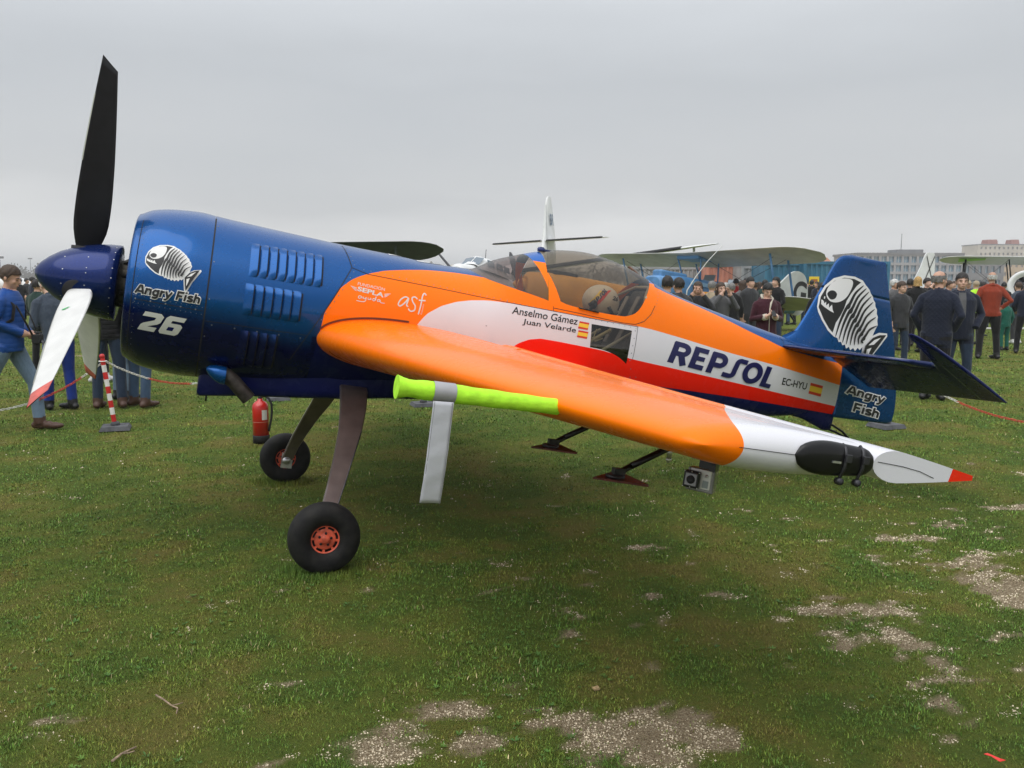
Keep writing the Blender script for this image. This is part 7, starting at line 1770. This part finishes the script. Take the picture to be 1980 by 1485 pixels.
mb = MB(); mb.box((0, .235, 1.22), (.30, .16, .44), bev=.05); mb.build('bag', [cloth('backpack', (.012, .012, .014))], bp_o)
for sx in (-1, 1): mb = MB(); mb.tube([(sx * .11, .17, 1.38), (sx * .12, .06, 1.475), (sx * .12, -.06, 1.455), (sx * .135, -.135, 1.34), (sx * .16, -.12, 1.2), (sx * .19, .05, 1.10), (sx * .12, .18, 1.06)], .024, 8, flat=.45); mb.build('shoulder_strap', [cloth('backpack', (.012, .012, .014))], bp_o)
person(122, 10.6, 1.70, 'bend', -125, 'slate', 'royal', 'white', 'short', 'person in slate jacket and bright blue trousers bending beside the propeller', True, 'black')
person(83, 15.2, 1.66, 'back', 165, 'green', 'black', 'dark', 'short', 'person in dark green jacket standing behind the bending visitor')
person(216, 10.75, 1.78, 'back', 200, 'black', 'dark_jeans', 'dark', 'short', 'person in black puffer jacket and dark jeans behind the spinner', True, 'brown', 'puffer')
person(243, 11.5, 1.74, 'stand', 160, 'charcoal', 'light_jeans', 'grey', 'short', 'person in pale jeans half hidden behind the blue cowling')
person(274, 10.85, 1.76, 'back', 150, 'navy', 'jeans', 'brown', 'short', 'person in blue jeans and brown shoes behind the barrier chain', False, 'brown')
person(196, 13.6, 1.72, 'talk', 100, 'black', 'black', 'dark', 'short', 'person in black with white trainers behind the far propeller blade', False, 'white')
GF = 'visitors walking by the jet'
for k, (u, y, t_, l_, lb) in enumerate(((34, 38, 'blue', 'dark_jeans', 'far visitor in blue jacket beside the crowd barrier'), (42, 36, 'black', 'black', 'far visitor in black beside the crowd barrier'), (56, 40, 'charcoal', 'jeans', 'far visitor in charcoal coat before the business jet'), (68, 33, 'navy', 'black', 'far visitor in navy coat walking past the jet nose'))):
    person(u, y, 1.7 + .03 * k, ('stand', 'back', 'talk', 'pockets')[k], 40 * k, t_, l_, 'dark', 'short', lb, group=GF)
# ---- right of the tail
person(1803, 11.7, 1.80, 'pockets_turned', 150, 'navy', 'black', 'grey', 'bald', 'grey-haired man in quilted navy jacket seen from behind', True, 'black', 'quilt', skin=0)
person(1846, 12.4, 1.78, 'pockets', -16, 'navy', 'dark_jeans', 'dark', 'short', 'dark-haired man facing in open navy parka over striped pullover', True, 'black', inner='grey', skin=2)
person(1908, 18.2, 1.88, 'hips', 168, 'rust', 'black', 'white', 'bald', 'man in rust red pullover with hands on hips seen from behind', True, 'black', skin=1)
person(1735, 16.5, 1.66, 'talk', 10, 'charcoal', 'dark_jeans', 'brown', 'short', 'man with glasses in charcoal jacket beside the fin', True, 'black', skin=2)
person(1767, 19.8, 1.78, 'back', 170, 'black', 'black', 'blonde', 'bob', 'short-haired blonde woman in black with knee boots', True, 'black')
person(1880, 22.5, 1.70, 'back', 175, 'hivis', 'black', 'beige', 'cap', 'steward in yellow high-visibility vest and pale cap', False, 'black')
person(1940, 20.5, 1.25, 'stand', 190, 'teal', 'teal', 'dark', 'short', 'child in long green coat next to the man in red', False, 'black')
person(1978, 19.6, 1.72, 'back', 160, 'navy', 'black', 'dark', 'beanie', 'visitor in long navy coat by the white rail', False, 'black')
person(1962, 22.8, 1.66, 'stand', 200, 'slate', 'charcoal', 'brown', 'short', 'visitor in slate jacket and pale trainers by the wooden propeller', False, 'white')
person(1722, 20.5, 1.72, 'talk', 30, 'grey', 'dark_jeans', 'white', 'short', 'white-haired visitor in grey jacket behind the rudder')
person(1753, 22.0, 1.74, 'stand', 150, 'black', 'black', 'dark', 'short', 'dark-haired visitor in black behind the blonde woman')
person(1785, 21.0, 1.76, 'photo', 20, 'black', 'dark_jeans', 'dark', 'short', 'visitor in black raising a phone behind the quilted jacket')
person(1826, 21.5, 1.70, 'stand', 60, 'charcoal', 'black', 'brown', 'short', 'visitor in charcoal between the two men in navy')
person(1866, 25.0, 1.72, 'talk', -40, 'slate', 'black', 'beige', 'cap', 'visitor in slate jacket and beige cap beside the steward')
person(1894, 26.0, 1.68, 'stand', 80, 'navy', 'charcoal', 'dark', 'short', 'visitor in navy behind the steward and the red pullover')
# ---- behind the rear fuselage
b1 = person(1477, 13.4, 1.62, 'phone', 4, 'maroon', 'black', 'black', 'short', 'youth in maroon fleece-lined coat looking at a phone', True, 'black', skin=2)
ph = empty('mobile_phone'); ph.matrix_world = b1.matrix_basis @ Matrix.Translation((0, -.335, 1.255)) @ Matrix.Rotation(rad(-50), 4, 'X'); tag(ph, 'dark mobile phone held by the youth in maroon', 'phone')
mb = MB(); mb.box((0, 0, 0), (.072, .009, .145), bev=.003); mb.build('case', [M_BLKGL], ph); mb = MB(); mb.box((0, .0055, 0), (.064, .002, .13)); mb.build('screen', [mat('phone_screen', (.03, .035, .04), .1)], ph)
mb = MB(); mb.tube([(-.085, -.03, 1.50), (-.07, .07, 1.55), (.07, .07, 1.55), (.085, -.03, 1.50), (.03, -.115, 1.42), (.0, -.145, 1.30), (-.0, -.148, 1.1), (0, -.148, .75)], [.024, .03, .03, .024, .018, .008, .006, .006], 10); mb.build('fleece_collar', [cloth('fleece', (.55, .50, .42))], b1)
for sx in (-1, 1): mb = MB(); mb.tube([(sx * .11, -.16, 1.18), (sx * .075, -.215, 1.195)], .056, 12); mb.build('fleece_cuff', [cloth('fleece', (.55, .50, .42))], b1)
person(1345, 14.2, 1.65, 'photo', -12, 'charcoal', 'jeans', 'brown', 'long', 'long-haired woman in charcoal raising her phone beyond the spine', True, skin=0)
person(1388, 14.8, 1.64, 'photo', 14, 'grey', 'dark_jeans', 'brown', 'long', 'woman in grey coat covering her face with raised hands', True, skin=2)
person(1286, 12.2, 1.72, 'back', 170, 'black', 'black', 'dark', 'short', 'dark-haired man in black right behind the canopy', True)
person(1308, 13.0, 1.70, 'back', 200, 'charcoal', 'black', 'dark', 'short', 'dark-haired man in charcoal looking at the blue biplane', True)
person(1372, 17.5, 1.66, 'talk', 120, 'beige', 'dark_jeans', 'grey', 'short', 'visitor in beige coat behind the women with phones')
GC = 'crowd around the blue and silver biplane'
crowd = [(1411, 19, 'black', 'grey', 'short', 'visitor in black coat with grey hair under the interplane struts'), (1432, 20.5, 'grey', 'brown', 'long', 'long-haired visitor in grey under the interplane struts'), (1446, 19.5, 'charcoal', 'dark', 'beanie', 'visitor in dark beanie beside the near strut'), (1456, 24, 'olive', 'brown', 'short', 'visitor in olive jacket next to the near strut'),
         (1475, 22, 'green', 'dark', 'short', 'tall visitor in dark green behind the youth in maroon'), (1496, 21, 'black', 'black', 'short', 'visitor in black at the shoulder of the youth'), (1500, 25, 'navy', 'brown', 'short', 'visitor in navy before the blue container'), (1517, 33, 'white', 'brown', 'short', 'visitor in white jacket beside the G rudder'),
         (1529, 33, 'charcoal', 'dark', 'cap', 'visitor in charcoal beneath the yellow signs'), (1556, 34, 'black', 'dark', 'short', 'visitor in black behind the G rudder'), (1566, 33, 'black', 'dark', 'short', 'visitor in black before the container doors'), (1582, 15.8, 'black', 'black', 'beanie', 'visitor in black beanie right before the fin'), (1576, 31, 'navy', 'brown', 'long', 'long-haired visitor in navy near the fin'),
         (1420, 26, 'red', 'dark', 'short', 'visitor in red jacket beyond the silver wing'), (1400, 25, 'charcoal', 'white', 'short', 'white-haired visitor in charcoal beyond the silver wing'), (1424, 31, 'brown', 'dark', 'short', 'visitor in brown jacket at the end of the grey container'), (1409, 32, 'navy', 'brown', 'short', 'brown-haired visitor in navy at the end of the orange container'), (1487, 27, 'slate', 'grey', 'short', 'grey-haired visitor in slate at the containers'),
         (1506, 32, 'grey', 'dark', 'short', 'visitor in grey jacket next to the G rudder'), (1440, 28, 'navy', 'dark', 'short', 'visitor in navy at the grey container'), (1465, 29, 'black', 'brown', 'long', 'long-haired visitor in black at the containers'), (1595, 21, 'charcoal', 'dark', 'short', 'visitor in charcoal in front of the fin edge'),
         (1703, 24, 'navy', 'dark', 'short', 'visitor in navy just behind the rudder edge'), (1740, 27, 'brown', 'grey', 'short', 'grey-haired visitor in brown under the saltire rudder'), (1762, 30, 'black', 'brown', 'long', 'long-haired visitor in black under the saltire rudder'), (1800, 28, 'charcoal', 'dark', 'short', 'visitor in charcoal beside the saltire rudder'), (1840, 30, 'slate', 'brown', 'short', 'visitor in slate under the white wing tip'),
         (1915, 30, 'navy', 'dark', 'short', 'visitor in navy beneath the wooden propeller'), (1935, 27, 'black', 'grey', 'beanie', 'visitor in dark beanie beside the round engine')]
ps = ['stand', 'back', 'talk', 'pockets', 'photo', 'back']
for k, (u, y, t_, hc_, st_, lb) in enumerate(crowd):
    person(u, y, 1.62 + .17 * ((k * 37) % 11) / 10, ps[k % 6], (170, 200, 20, 140, 160, -60, 185)[k % 7], t_, ('black', 'dark_jeans', 'charcoal', 'jeans')[k % 4], hc_ if st_ not in ('beanie', 'cap') else ('black' if st_ == 'beanie' else 'beige'), st_, lb, group=GC if u < 1650 else 'crowd beyond the tail')

# thin pole beside the woman with the phone
o = empty('selfie_pole', (place(1322, 14.0), 14.0, 0)); tag(o, 'thin pale pole held up beside the long-haired woman', 'pole')
mb = MB(); mb.tube([(0, 0, 1.25), (.02, 0, 1.50), (.16, .02, 1.72), (.36, .05, 1.98), (.60, .08, 2.24)], [.010, .010, .008, .006, .005], 8); mb.build('rod', [M_GD], o)
mb = MB(); mb.tube([(0, 0, 1.14), (0, 0, 1.28)], .016, 10); mb.build('grip', [M_BLACK], o)
